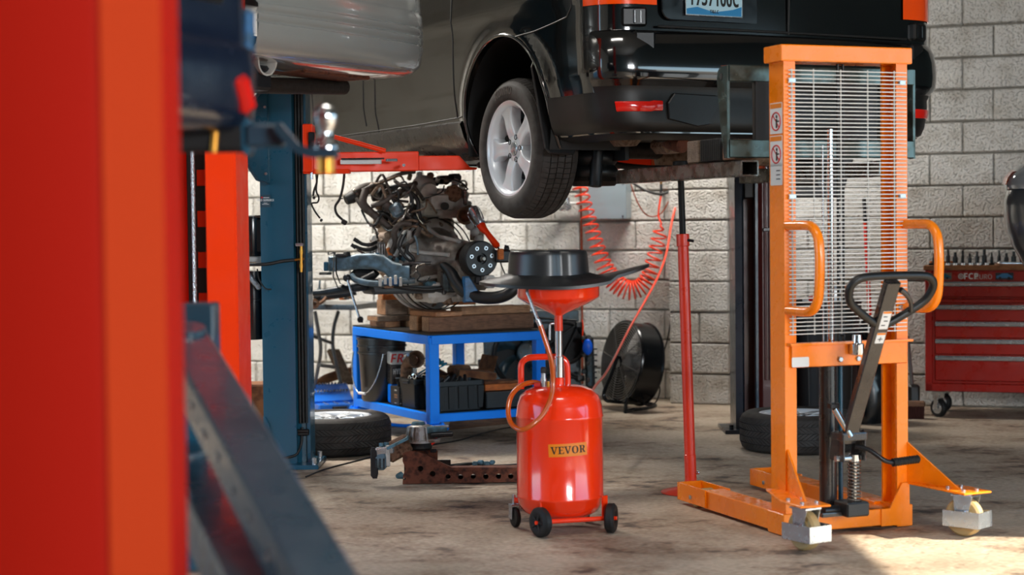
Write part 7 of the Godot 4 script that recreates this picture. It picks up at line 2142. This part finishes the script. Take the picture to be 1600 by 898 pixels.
	var rT := frame_to(rc, Vector3(1, 0, -0.12), Vector3(0, 1, -0.16))
	var ra := thing("cooling_fan_pack", "teal-grey car radiator pack with fan shroud leaning behind the blue table", "car part", Vector3(rc.x, 0, rc.z))
	var bk := MB.new()
	bk.X = rT
	bk.box(Vector3(0, -0.01, -0.03), Vector3(0.62, 0.56, 0.03), 0.006)
	put(bk, "radiator_core", M.teal_shroud, ra, true)
	for e in [[-0.045, -0.02, 0.20], [0.21, 0.06, 0.13]]:
		var f := MB.new()
		f.X = rT
		f.lathe(Vector3(e[0], e[1], -0.012), Vector3(0, 0, 1), [Vector2(e[2] - 0.012, 0.0), Vector2(e[2] - 0.01, 0.035), Vector2(e[2], 0.04), Vector2(e[2] + 0.012, 0.034), Vector2(e[2] + 0.014, 0.0)], 56)
		put(f, "shroud_ring", M.black_plastic, ra, true)
		var wl := MB.new()
		wl.X = rT
		wl.lathe(Vector3(e[0], e[1], -0.013), Vector3(0, 0, 1), [Vector2(0, 0), Vector2(e[2] - 0.012, 0.0)], 48)
		put(wl, "shroud_well", M.black, ra, true)
	for k in 7:
		var a := TAU * k / 7 + 0.5
		var g := []
		for i in 8:
			var f := i / 7.0
			var rr := lerpf(0.055, 0.185, f)
			var a2 := a + 0.5 * f
			var row := []
			for q in 5:
				var wv := (q / 4.0 - 0.5) * lerpf(0.5, 0.42, f)
				row.append(rT * (Vector3(-0.045, -0.02, 0.012) + Vector3(cos(a2 + wv) * rr, sin(a2 + wv) * rr, 0.018 * (q / 4.0 - 0.5) * 2.0 - 0.01 * sin(q / 4.0 * PI))))
			g.append(row)
		put(MB.new().grid(g), "fan_blade", M.teal_shroud, ra, true)
	var hb := MB.new()
	hb.X = rT
	hb.lathe(Vector3(-0.04, 0.0, 0.0), Vector3(0, 0, 1), [Vector2(0.066, 0.0), Vector2(0.066, 0.05), Vector2(0.062, 0.056), Vector2(0.056, 0.054), Vector2(0.054, 0.05), Vector2(0, 0.052)], 36)
	put(hb, "fan_motor", M.teal_shroud, ra, true)
	for k in 6:
		var mb := MB.new()
		mb.X = rT
		mb.cyl(Vector3(-0.04 + cos(k * 1.05) * 0.04, sin(k * 1.05) * 0.04, 0.05), Vector3(-0.04 + cos(k * 1.05) * 0.04, sin(k * 1.05) * 0.04, 0.055), 0.007, -1, 8)
		put(mb, "motor_screw", M.dark_paint, ra, true)
	for e in [[0.30, 0.19, 0.02, 0.19], [0.30, 0.18, 0.05, 0.02], [0.30, 0.17, 0.14, -0.14], [0.28, -0.16, 0.06, -0.02], [0.28, -0.17, -0.02, -0.10], [0.29, 0.20, -0.06, 0.23]]:
		var sb := MB.new()
		sb.X = rT
		sb.tube([Vector3(e[0], e[1], 0.02), Vector3(e[2], e[3], 0.025)], 0.007, 6)
		put(sb, "shroud_strut", M.black_plastic, ra, true)
	for q in [[Vector3(-0.30, -0.06, 0.0), Vector3(0.10, 0.05, 0.05)], [Vector3(0.3, 0.17, 0.02), Vector3(0.04, 0.04, 0.04)], [Vector3(0.3, -0.17, 0.02), Vector3(0.05, 0.04, 0.04)]]:
		var lk := MB.new()
		lk.X = rT
		put(lk.box(q[0], q[1], 0.006), "mount_lug", M.black_plastic, ra, true)
	put(MB.new().tube(run([[838, 528, 10.9], [842, 540, 10.88], [846, 560, 10.9], [850, 580, 10.9]], 4), 0.008, 8), "red_wire", M.lift_red, ra, true)
	# second unit: black bottle with a blue cap
	var su := thing("coolant_unit", "black plastic car coolant unit with a bright blue cap beside the radiator pack", "car part", at(921, 612, 10.95))
	put(MB.new().box(at(921, 565, 10.95), Vector3(0.06, 0.34, 0.10), 0.02, Basis(Vector3(0, 0, 1), 0.03)), "housing", M.black_plastic, su, true)
	put(MB.new().ball(at(918, 542, 10.88), 0.052, Vector3(0.62, 1.0, 0.45), 18), "blue_cap", M.blue_cap, su, true)
	for k in 6:
		put(MB.new().box(at(927, 545 + 9 * k, 10.92), Vector3(0.05, 0.009, 0.03), 0.003), "fin", M.black_plastic, su, true)
		put(MB.new().box(at(912 + (k % 2) * 6, 528 + 13 * k, 10.88), Vector3(0.03, 0.03, 0.03), 0.008, Basis(Vector3(0, 0, 1), k)), "connector", [M.black_plastic, M.teal_shroud, M.dark_paint][k % 3], su, true)
	put(MB.new().box(at(921, 580, 10.9), Vector3(0.035, 0.19, 0.03), 0.006), "side_rail", M.teal_shroud, su, true)
	put(MB.new().tube(run([[910, 500, 11.0], [911, 512, 10.98], [910, 528, 10.96], [912, 540, 10.95]], 4), 0.005, 6), "red_wire", M.lift_red, su, true)
	# open carton at the right end of the shelf
	var oc := thing("open_carton", "open cardboard carton with raised flaps at the right end of the bench shelf", "box", bp(0.565, 0.179, 0.70), deg_to_rad(24))
	for e in [[Vector3(0, 0.07, 0.12), Vector3(0.24, 0.14, 0.005)], [Vector3(0, 0.07, -0.12), Vector3(0.24, 0.14, 0.005)], [Vector3(-0.12, 0.07, 0), Vector3(0.005, 0.14, 0.24)], [Vector3(0.12, 0.07, 0), Vector3(0.005, 0.14, 0.24)], [Vector3(0, 0.003, 0), Vector3(0.24, 0.005, 0.24)]]:
		put(MB.new().box(e[0], e[1], 0.001), "carton_side", M.cardboard, oc)
	put(MB.new().box(Vector3(-0.17, 0.165, 0.0), Vector3(0.12, 0.005, 0.23), 0.001, Basis(Vector3(0, 0, 1), -0.5)), "carton_flap", M.cardboard, oc)
	put(MB.new().box(Vector3(0.14, 0.19, 0.0), Vector3(0.005, 0.12, 0.23), 0.001, Basis(Vector3(0, 0, 1), -0.3)), "carton_flap", M.cardboard, oc)
	put(MB.new().box(Vector3(0, 0.155, 0.165), Vector3(0.23, 0.005, 0.10), 0.001, Basis(Vector3.RIGHT, 0.5)), "carton_flap", M.cardboard, oc)
	put(MB.new().box(Vector3(-0.03, 0.15, -0.03), Vector3(0.12, 0.09, 0.12), 0.02, Basis(Vector3.UP, 0.6)), "wrapped_part", M.wood_dark, oc)
	# floor fan on its tube stand
	var ff := thing("drum_fan", "black drum fan on a tube stand on the floor against the block wall", "fan", ground(985, 632))
	var fa := Vector3(-0.90, 0.15, 0.42).normalized()
	var fc := at(988, 567, 11.15)
	put(MB.new().lathe(fc - fa * 0.085, fa, [Vector2(0.255, 0.0), Vector2(0.268, 0.0), Vector2(0.272, 0.008), Vector2(0.262, 0.016), Vector2(0.26, 0.15), Vector2(0.272, 0.158), Vector2(0.268, 0.168), Vector2(0.255, 0.166), Vector2(0.252, 0.0)], 64), "drum", M.fan_black, ff, true)
	var gu := fa.cross(Vector3.UP).normalized()
	var gw := gu.cross(fa)
	for side in [0.085, -0.085]:
		for k in 15:
			var ring2 := []
			var rr := 0.035 + 0.0155 * k
			for i in 40: ring2.append(fc + fa * (side + signf(side) * 0.016 * (1.0 - pow(rr / 0.255, 2.0))) + (gu * cos(TAU * i / 40) + gw * sin(TAU * i / 40)) * rr)
			put(MB.new().tube(ring2, 0.0022, 5, true), "grille_ring", M.zinc_dark, ff, true)
		for k in 8:
			var dv := gu * cos(TAU * k / 8 + 0.2) + gw * sin(TAU * k / 8 + 0.2)
			put(MB.new().tube([fc + fa * (side * 1.19) + dv * 0.03, fc + fa * (side * 1.1) + dv * 0.16, fc + fa * side + dv * 0.258], 0.003, 6), "grille_spoke", M.zinc_dark, ff, true)
		put(MB.new().cyl(fc + fa * (side * 1.17), fc + fa * (side * 1.24), 0.04, -1, 20), "grille_badge", M.fan_black, ff, true)
	for k in 3:
		var g := []
		for i in 7:
			var row := []
			var rr := lerpf(0.05, 0.235, i / 6.0)
			for q in 6:
				var a := TAU * k / 3 + (q / 5.0 - 0.5) * 1.25
				row.append(fc + (gu * cos(a) + gw * sin(a)) * rr + fa * (q / 5.0 - 0.5) * 0.06)
			g.append(row)
		put(MB.new().grid(g), "blade", M.steel, ff, true)
	put(MB.new().cyl(fc - fa * 0.07, fc + fa * 0.04, 0.06, -1, 24, 0.008), "motor", M.fan_black, ff, true)
	pipe_px(ff, "stand_tube", M.fan_black, [[965, 556, 11.1], [955, 585, 11.05], [944, 612, 11.0], [946, 624, 11.0], [956, 627, 11.02], [985, 629, 11.15], [1012, 630, 11.3], [1024, 633, 11.3], [1015, 637, 11.2], [990, 640, 11.08]], 0.0125, 5, 10)
	pipe_px(ff, "stand_tube", M.fan_black, [[1004, 578, 11.1], [992, 600, 11.04], [982, 618, 11.0], [978, 632, 11.0], [977.5, 640, 11.0]], 0.0125, 5, 10)
	pipe_px(ff, "stand_tube", M.fan_black, [[977, 643, 10.95], [990, 640, 11.08]], 0.0125, 2, 10)
	put(MB.new().tube(run([[1002, 566, 11.05], [1010, 566, 11.02], [1014, 572, 11.0], [1010, 579, 11.0], [1004, 574, 11.04]], 5), 0.006, 7), "pivot_handle", M.stem_grey, ff, true)
	pipe_px(ff, "power_cord", M.hose_rubber, [[1016, 570, 11.05], [1026, 588, 11.0], [1031, 608, 11.0], [1026, 626, 11.05], [1016, 633, 11.0], [1006, 630, 11.0], [1007, 614, 11.1], [1014, 598, 11.3], [1023, 583, 11.5], [1032, 568, 11.62]], 0.005, 6, 7)

# ---------- things on the back wall ----------
func wall_things() -> void:
	var c := on_wall(953.5, 312.5, 0.085)
	var Y := -atan(WALL_K)
	var b := thing("electric_box", "plain grey electrical box mounted on the block wall above the coiled hose", "electrical box", c, Y)
	put(MB.new().box(Vector3(0, 0, 0), Vector3(0.265, 0.255, 0.12), 0.004), "box_body", M.grey_box, b)
	put(MB.new().box(Vector3(0, 0, 0.062), Vector3(0.272, 0.262, 0.012), 0.003), "box_cover", M.grey_box, b)
	for e in [[-0.115, 0.11], [0.115, 0.11], [-0.115, -0.11], [0.11, -0.112]]: put(MB.new().cyl(Vector3(e[0], e[1], 0.066), Vector3(e[0], e[1], 0.072), 0.006, -1, 10), "cover_screw", M.dark_steel, b)
	put(MB.new().cyl(Vector3(-0.04, 0.125, 0), Vector3(-0.04, 0.165, 0), 0.02, -1, 14), "gland", M.zinc, b)
	# conduit with a white valve at the left
	var v := thing("water_valve", "white pipe with a pale valve on the wall left of the grey box", "valve", on_wall(892, 318, 0.05))
	put(MB.new().cyl(on_wall(890, 318, 0.07), on_wall(924, 317, 0.07), 0.012, -1, 12), "pipe", M.white, v, true)
	put(MB.new().box(on_wall(886, 322, 0.09), Vector3(0.05, 0.06, 0.06), 0.012, Basis(Vector3(0, 0, 1), 0.5)), "valve_body", M.zinc, v, true)
	put(MB.new().cyl(on_wall(887, 308, 0.09), on_wall(888, 322, 0.09), 0.014, -1, 10), "valve_stem", M.zinc, v, true)
	put(MB.new().box(on_wall(880, 326, 0.1), Vector3(0.06, 0.02, 0.03), 0.006, Basis(Vector3(0, 0, 1), 0.4)), "valve_lever", M.zinc, v, true)
	tag(put(MB.new().tube([on_wall(907, 270, 0.03), on_wall(908, 330, 0.03), on_wall(909, 394, 0.03), on_wall(910, 600, 0.03)], 0.007, 8), "copper_pipe", M.copper), "thin copper pipe running down the block wall left of the grey box", "pipe")
	# coiled orange hose
	var path := run([[903, 282, 11.72], [908, 300, 11.70], [915, 325, 11.68], [924, 355, 11.66], [933, 385, 11.64], [944, 415, 11.62], [958, 438, 11.6], [975, 451, 11.58], [990, 453, 11.57], [1004, 446, 11.56], [1014, 430, 11.55], [1020, 410, 11.54], [1025, 390, 11.53], [1030, 368, 11.53], [1033, 350, 11.53]], 24)
	var len := [0.0]
	for i in range(1, path.size()): len.append(len[i - 1] + path[i].distance_to(path[i - 1]))
	var total: float = len[-1]
	var coil := []
	var turns := 0.0
	var steps := 1100
	var idx := 0
	for k in steps:
		var d := total * k / (steps - 1.0)
		while idx < path.size() - 2 and len[idx + 1] < d: idx += 1
		var f: float = clampf((d - len[idx]) / maxf(len[idx + 1] - len[idx], 1e-6), 0, 1)
		var p: Vector3 = path[idx].lerp(path[idx + 1], f)
		var t: Vector3 = (path[mini(idx + 2, path.size() - 1)] - path[maxi(idx - 1, 0)]).normalized()
		var x := t.cross(Vector3(0, 0, 1)).normalized()
		var y := x.cross(t)
		var s := d / total
		var pitch := 0.052
		if s > 0.40: pitch = lerpf(0.052, 0.026, smoothstep(0.40, 0.5, s))
		if s > 0.68: pitch = lerpf(0.026, 0.052, smoothstep(0.68, 0.85, s))
		turns += total / (steps - 1.0) / pitch
		var r: float = 0.048 + 0.016 * exp(-pow((s - 0.56) / 0.14, 2.0))
		r *= smoothstep(1.0, 0.95, s)
		coil.append(p + (x * cos(turns * TAU) + y * sin(turns * TAU)) * r)
	coil.append_array(run([[1033, 348, 11.53], [1029, 338, 11.55], [1030, 322, 11.57], [1033, 305, 11.58]], 5))
	var ch := thing("coil_hose", "coiled orange air hose hanging in a loop on the block wall", "air hose", on_wall(975, 380, 0.1))
	put(MB.new().tube(coil, 0.0062, 7), "coil", M.orange_hose, ch, true)
	put(MB.new().cyl(at(1033, 306, 11.58), at(1033, 288, 11.6), 0.011, 0.009, 12), "hose_grip", M.black_plastic, ch, true)
	put(MB.new().cyl(at(1033, 288, 11.6), at(1033, 280, 11.6), 0.008, -1, 8), "hose_fitting", M.brass, ch, true)
	# straight hoses and cables
	tag(put(MB.new().tube(run([[1058, 314, 11.5], [1050, 345, 11.4], [1042, 392, 11.2], [1030, 428, 11.0], [1008, 470, 10.7], [985, 510, 10.4], [962, 555, 10.0], [945, 585, 9.6], [928, 606, 9.2], [915, 640, 8.6]], 6), 0.0075, 8), "air_hose", M.orange_hose), "straight orange air hose running from the wall outlet down behind the red drainer", "air hose")
	tag(put(MB.new().tube(run([[985, 285, 11.6], [992, 306, 11.6], [1003, 328, 11.58], [1016, 338, 11.58], [1032, 334, 11.58], [1044, 316, 11.6], [1052, 296, 11.62], [1057, 270, 11.62]], 6), 0.0045, 7), "orange_cable", M.copper), "thin orange-brown cable sagging between the grey box and the outlet", "cable")
	tag(put(MB.new().tube(run([[940, 268, 11.6], [960, 276, 11.6], [985, 284, 11.55], [1008, 297, 11.5], [1030, 303, 11.5], [1048, 298, 11.5], [1060, 284, 11.5]], 6), 0.009, 8), "black_hose", M.hose_rubber), "thick black hose sagging over the top right of the grey box", "hose")
	tag(put(MB.new().tube(run([[1058, 330, 11.5], [1058, 380, 11.5], [1056, 430, 11.5], [1050, 475, 11.52], [1046, 515, 11.55], [1038, 548, 11.6], [1032, 568, 11.62]], 6), 0.005, 7), "fan_cord", M.hose_rubber), "dark power cord hanging down the wall from the outlet to the drum fan", "cord")
	var ot := thing("power_outlet", "grey double power outlet beside the wall pilaster", "power outlet", at(1067, 318, 11.55))
	put(MB.new().box(at(1063, 320, 11.6), Vector3(0.10, 0.13, 0.05), 0.005, Basis(Vector3.UP, Y)), "outlet_box", M.grey_box, ot, true)
	for k in 2: put(MB.new().box(at(1069, 313 + 11 * k, 11.56), Vector3(0.03, 0.035, 0.012), 0.006, Basis(Vector3.UP, Y)), "socket_face", M.off_white, ot, true)
	for k in 4: put(MB.new().box(at(1068 + 2.4 * (k % 2), 313 + 11 * (k / 2), 11.55), Vector3(0.004, 0.012, 0.004), 0, Basis(Vector3.UP, Y)), "socket_slot", M.black, ot, true)
	put(MB.new().box(at(1067, 335, 11.55), Vector3(0.035, 0.03, 0.04), 0.006), "plug", M.black_plastic, ot, true)
	# wires hanging under the red lift arm
	var lw := [["short black cable with a connector hanging at the column under the red lift arm", [[493, 268, 8.7], [495, 284, 8.7], [491, 296, 8.7], [489, 306, 8.7]], 0.0055], ["thin black wire with a sharp kink hanging under the red lift arm", [[497, 268, 8.75], [494, 296, 8.75], [498, 308, 8.75], [496, 316, 8.75], [487, 318, 8.75], [492, 330, 8.75], [500, 341, 8.75]], 0.0045], ["thicker black cable ending in a square plug under the red lift arm", [[538, 270, 8.8], [536, 290, 8.8], [531, 310, 8.8], [524, 322, 8.8], [526, 334, 8.8], [536, 344, 8.8]], 0.0065]]
	for e in lw:
		var w := thing("hanging_cable", e[0], "cable", at(e[1][0][0], e[1][0][1], e[1][0][2]))
		pipe_px(w, "cable", M.hose_rubber, e[1], e[2], 5, 7)
		var l: Array = e[1][-1]
		put(MB.new().box(at(l[0] + 2, l[1] + 3, l[2]), Vector3(0.028, 0.024, 0.025) if e[2] > 0.006 else Vector3(0.013, 0.016, 0.014), 0.004, Basis(Vector3(0, 0, 1), -0.6)), "connector", M.black_plastic, w, true)
		if e[2] > 0.006: put(MB.new().box(at(533, 310, 8.8), Vector3(0.02, 0.006, 0.008), 0.002), "cable_clip", M.black_plastic, w, true)

const ORD := ["first", "second", "third", "fourth", "fifth", "sixth", "seventh", "eighth", "ninth", "tenth", "eleventh", "twelfth", "thirteenth", "fourteenth", "fifteenth"]

# ---------- right side of the workshop ----------
func right_side() -> void:
	# red tool chest
	var z := 10.55
	var k := FL / z
	var o := at(1446, 610, z)
	var Y := -0.33
	var t := thing("tool_chest", "red rolling tool chest with steel drawer pulls and a wooden top", "tool chest", Vector3(o.x, 0, o.z), Y)
	var W := 1.05
	var D := 0.46
	var yy := func(py: float) -> float: return 1.207 + (342.6 - py) / k
	var y0: float = yy.call(610)
	var y1: float = yy.call(421)
	put(MB.new().box(Vector3(W / 2, (y0 + y1) / 2, -D / 2 - 0.004), Vector3(W, y1 - y0, D), 0.005), "cabinet", M.chest_red, t)
	var rows := [[446, 463], [482, 500], [508, 526], [535, 552], [561, 593]]
	for i in rows.size():
		var a: float = yy.call(rows[i][1])
		var bb: float = yy.call(rows[i][0])
		put(MB.new().box(Vector3(W / 2 + 0.01, (a + bb) / 2, 0.004), Vector3(W - 0.10, bb - a, 0.018), 0.004), "drawer", M.chest_red, t)
		var pl := MB.new()
		pl.prism(pv([0.0, 0.0, 0.012, 0.0, 0.014, 0.006, 0.014, 0.016, 0.009, 0.026, 0.0, 0.026]), W - 0.10, Transform3D(Basis(Vector3(0, 0, 1), Vector3.UP, Vector3(-1, 0, 0)), Vector3(W - 0.04, bb, 0.0)), 0.001)
		put(pl, "drawer_pull", M.zinc, t)
	put(MB.new().box(Vector3(W / 2, yy.call(469), 0.003), Vector3(W, 0.026, 0.014), 0.004), "middle_rail", M.chest_red, t)
	put(MB.new().box(Vector3(0.022, (y0 + y1) / 2, 0.003), Vector3(0.045, y1 - y0, 0.014), 0.004), "side_rail", M.chest_red, t)
	put(MB.new().box(Vector3(W / 2, y0 + 0.025, 0.003), Vector3(W, 0.05, 0.014), 0.004), "bottom_rail", M.chest_red, t)
	var wt := put(MB.new().box(Vector3(W / 2, y1 + 0.012, -D / 2), Vector3(W + 0.02, 0.028, D + 0.03), 0.003), "wooden_top", M.wood_top, t)
	# banner with pictures and lettering
	var by: float = yy.call(431)
	var fz := 0.0045
	put(MB.new().box(Vector3(W / 2, by, 0.0), Vector3(W - 0.02, 0.056, 0.008), 0.001), "banner", M.chest_red, t)
	lettering("FCP", 0.036, M.white, t, Transform3D(Basis(), Vector3(0.270, by, fz)), true)
	lettering("EURO", 0.028, M.off_white, t, Transform3D(Basis(), Vector3(0.346, by - 0.003, fz)), false)
	for x in [0.02, 0.212]:
		var rg := []
		for i in 20: rg.append(Vector3(x + cos(TAU * i / 20) * 0.014, by + sin(TAU * i / 20) * 0.014, fz))
		put(MB.new().tube(rg, 0.004, 5, true), "emblem_ring", M.off_white, t)
		for i in 3: put(MB.new().box(Vector3(x, by, fz), Vector3(0.003, 0.02, 0.002), 0, Basis(Vector3(0, 0, 1), i * 1.047)), "emblem_spoke", M.off_white, t)
	for e in [[0.105, M.tread_grey, M.teal_tool], [0.465, M.teal_tool, M.plate_blue]]:
		var q := put(MB.new().box(Vector3(e[0], by, 0.0045), Vector3(0.105, 0.044, 0.002)), "picture", M.wood_grey if e[0] < 0.2 else M.dark_blue_grey, t)
		put(MB.new().prism(pv([-0.045, -0.012, 0.045, -0.012, 0.046, 0.0, 0.03, 0.006, 0.018, 0.015, -0.014, 0.015, -0.03, 0.005, -0.046, 0.001]), 0.001, Transform3D(Basis(), Vector3(e[0], by + 0.002, 0.0056))), "picture_car", e[2], q)
		for s in [-1.0, 1.0]: put(MB.new().lathe(Vector3(e[0] + s * 0.026, by - 0.010, 0.0056), Vector3(0, 0, 1), [Vector2(0, 0.0014), Vector2(0.008, 0.0014), Vector2(0.008, 0)], 12), "picture_wheel", M.ink, q)
	# casters
	for x in [0.075, W - 0.075]:
		for zz in [-0.05, -D + 0.06]:
			var n := Node3D.new()
			n.name = "caster"
			t.add_child(n, true)
			n.position = Vector3(x, 0, zz)
			n.rotation.y = 0.9
			put(MB.new().lathe(Vector3(-0.018, 0.056, 0), Vector3.RIGHT, [Vector2(0.036, 0.002), Vector2(0.052, 0.0), Vector2(0.056, 0.006), Vector2(0.056, 0.03), Vector2(0.052, 0.036), Vector2(0.036, 0.034)], 28), "caster_tyre", M.rubber, n)
			put(MB.new().cyl(Vector3(-0.02, 0.056, 0), Vector3(0.02, 0.056, 0), 0.037, -1, 24, 0.003), "caster_hub", M.zinc, n)
			var fk := MB.new()
			for s in [-1.0, 1.0]: fk.prism(pv([-0.025, y0, 0.03, y0, 0.014, 0.05, -0.012, 0.05]), 0.004, Transform3D(Basis(Vector3.UP, PI / 2), Vector3(s * 0.025 - 0.002, 0, 0)), 0.001)
			fk.box(Vector3(0, y0 - 0.003, 0), Vector3(0.07, 0.006, 0.07), 0.001)
			put(fk, "caster_fork", M.zinc, n)
	# tools on the chest
	var top := y1 + 0.026
	var TT := t.transform
	var rl := thing("socket_rail", "black rail holding a row of dark sockets on the wooden chest top", "socket rail", TT * Vector3(0.34, top, -0.12), Y)
	put(MB.new().box(Vector3(0, 0.006, 0), Vector3(0.66, 0.012, 0.03), 0.003), "rail", M.black_plastic, rl)
	for i in 15:
		var h := 0.06 + 0.022 * ((i * 7) % 5) / 4.0
		var r := 0.009 + 0.006 * ((i * 5) % 4) / 3.0
		var s := thing("impact_socket", "dark socket on the black chest rail, %s from the left" % ORD[i], "socket", TT * Vector3(0.34 - 0.30 + 0.043 * i, top + 0.012, -0.12), Y, "dark sockets on the chest rail")
		put(MB.new().lathe(Vector3.ZERO, Vector3.UP, [Vector2(0, 0), Vector2(r, 0), Vector2(r, h * 0.55), Vector2(r * 0.6, h * 0.62), Vector2(r * 0.55, h), Vector2(0, h)], 12), "socket_body", M.pail, s)
	for i in 7:
		var w := thing("chrome_wrench", "chrome wrench in the fan on the chest top, %s from the left" % ORD[i], "wrench", TT * Vector3(0.12 + 0.040 * i, top, -0.025), Y - 0.5 + 0.1 * i, "chrome wrenches on the chest top")
		var wb := MB.new()
		wb.box(Vector3(0, 0.008, 0), Vector3(0.014, 0.006, 0.11), 0.002)
		wb.lathe(Vector3(0, 0.004, 0.062), Vector3.UP, [Vector2(0.009, 0), Vector2(0.017, 0.0), Vector2(0.017, 0.012), Vector2(0.009, 0.012), Vector2(0.009, 0)], 14)
		wb.lathe(Vector3(0, 0.004, -0.062), Vector3.UP, [Vector2(0.008, 0), Vector2(0.016, 0.0), Vector2(0.016, 0.01), Vector2(0.008, 0.01), Vector2(0.008, 0)], 12)
		put(wb, "wrench_body", M.chrome, w)
	var br := thing("ratchet", "chrome ratchet lying beside the wrenches on the chest top", "ratchet", TT * Vector3(0.48, top, -0.03), Y + 1.2)
	put(MB.new().cyl(Vector3(0, 0.012, 0.1), Vector3(0, 0.012, -0.04), 0.008, 0.01, 10, 0.002), "ratchet_handle", M.chrome, br)
	put(MB.new().lathe(Vector3(0, 0.0, -0.06), Vector3.UP, [Vector2(0, 0), Vector2(0.02, 0), Vector2(0.022, 0.004), Vector2(0.022, 0.02), Vector2(0.016, 0.026), Vector2(0, 0.026)], 18), "ratchet_head", M.chrome, br)
	var bd := thing("wood_strip", "short pale wood strip at the left end of the chest top", "wood", TT * Vector3(0.09, top, -0.20), Y + 0.25)
	put(MB.new().box(Vector3(0, 0.012, 0), Vector3(0.16, 0.022, 0.05), 0.003), "strip", M.wood_fresh, bd)
	# bin, bag and rubbish behind the stacker
	var bz := 10.0
	var bo := at(1291, 660, bz)
	var bn := thing("waste_bin", "large dark brown waste bin behind the orange stacker", "waste bin", Vector3(bo.x, 0, bo.z))
	put(MB.new().lathe(Vector3.ZERO, Vector3.UP, [Vector2(0, 0), Vector2(0.155, 0), Vector2(0.165, 0.01), Vector2(0.19, 0.70), Vector2(0.203, 0.705), Vector2(0.203, 0.745), Vector2(0.195, 0.75), Vector2(0.182, 0.73), Vector2(0.15, 0.5), Vector2(0, 0.5)], 40), "bin_body", M.bin_brown, bn)
	for e in 8: put(MB.new().cyl(Vector3(cos(e * 0.785) * 0.162, 0.03, sin(e * 0.785) * 0.162), Vector3(cos(e * 0.785) * 0.187, 0.69, sin(e * 0.785) * 0.187), 0.008, -1, 6), "bin_rib", M.bin_brown, bn)
	var rnd := RandomNumberGenerator.new()
	rnd.seed = 3
	var bag := thing("plastic_bag", "crumpled pale plastic bag in the waste bin", "plastic bag", bn.position + Vector3(0.06, 0.68, 0.02))
	var g := []
	for i in 9:
		var row := []
		for j in 14:
			var th := PI * i / 8.0
			var ph := TAU * j / 14
			var rr := 0.095 * (1.0 + rnd.randf_range(-0.25, 0.25))
			row.append(Vector3(sin(th) * cos(ph) * rr, cos(th) * rr * 0.9 + 0.05, sin(th) * sin(ph) * rr))
		g.append(row)
	put(MB.new().grid(g, true), "bag", M.bag, bag)
	for e in [["white cup with red print lying in the waste bin", Vector3(-0.10, 0.70, 0.06), M.white], ["orange packet poking up out of the waste bin", Vector3(0.13, 0.77, -0.07), M.wood_fresh]]:
		var q := thing("rubbish", e[0], "rubbish", bn.position + e[1])
		if e[2] == M.white:
			put(MB.new().cyl(Vector3(-0.04, 0.03, 0), Vector3(0.05, 0.045, 0.02), 0.034, 0.042, 18, 0.003), "cup", M.white, q)
			put(MB.new().cyl(Vector3(-0.005, 0.0355, 0.008), Vector3(0.02, 0.04, 0.0135), 0.0395, 0.041, 18), "cup_band", M.ink_red, q)
		else: put(MB.new().box(Vector3(0, 0.03, 0), Vector3(0.08, 0.06, 0.03), 0.006, Basis(Vector3(0, 0, 1), 0.3)), "packet", M.wood_fresh, q)
	var tb := thing("rubbish_bag", "black rubbish bag standing behind the tiller, right of the waste bin", "rubbish bag", Vector3(at(1352, 640, 10.35).x, 0, at(1352, 640, 10.35).z))
	var g2 := []
	for i in 10:
		var row := []
		var f := i / 9.0
		for j in 18:
			var ph := TAU * j / 18
			var rr := 0.15 * sqrt(maxf(1.0 - pow(absf(f * 2.0 - 0.75) / 1.3, 2.0), 0.02)) * (1.0 + 0.08 * sin(ph * 5.0 + f * 9.0))
			row.append(Vector3(cos(ph) * rr, f * 0.62, sin(ph) * rr))
		g2.append(row)
	put(MB.new().grid(g2, true), "bag", M.gloss_plastic, tb)
	# push broom with a red striped handle
	var hz := 10.55
	var bm := thing("push_broom", "wide push broom with a red striped handle leaning on the wall", "broom", Vector3(at(1372, 648, hz).x, 0, at(1372, 648, hz).z))
	put(MB.new().box(at(1372, 630, hz), Vector3(0.56, 0.035, 0.07), 0.008, Basis(Vector3.UP, -0.25)), "broom_block", M.wood_dark, bm, true)
	var bs := MB.new()
	var bb0 := at(1372, 641, hz)
	for i in 90:
		var q := Basis(Vector3.UP, -0.25) * Vector3(-0.27 + 0.006 * i, 0, 0)
		for e in 3: bs.box(bb0 + q + Vector3(0, -0.01, -0.025 + 0.025 * e), Vector3(0.005, 0.085, 0.018), 0, Basis(Vector3(0, 0, 1), 0.05 * sin(i * 2.3 + e)))
	put(bs, "bristles", M.bristle, bm, true).set_meta("kind", "stuff")
	var h0 := at(1366, 628, hz)
	var h1 := at(1350, 310, 11.0)
	for i in 32:
		var a := h0.lerp(h1, i / 32.0)
		var c2 := h0.lerp(h1, (i + 1) / 32.0)
		put(MB.new().cyl(a, c2, 0.0135 if i % 2 == 0 else 0.0128, -1, 10), "handle_band", (M.ink_red if i % 2 == 0 else M.pole_red) if i < 28 else M.black_plastic, bm, true)
	# dust pan on a stick to the right
	var dp := thing("dust_pan", "grey long-handled dust pan standing by the block wall near the tool chest", "dust pan", Vector3(at(1428, 640, 10.7).x, 0, at(1428, 640, 10.7).z))
	put(MB.new().cyl(Vector3(0, 0.05, 0), Vector3(-0.01, 0.48, -0.12), 0.011, -1, 10), "stick", M.stem_grey, dp)
	put(MB.new().box(Vector3(0, 0.10, 0.0), Vector3(0.07, 0.18, 0.05), 0.015), "pan", M.black_plastic, dp)
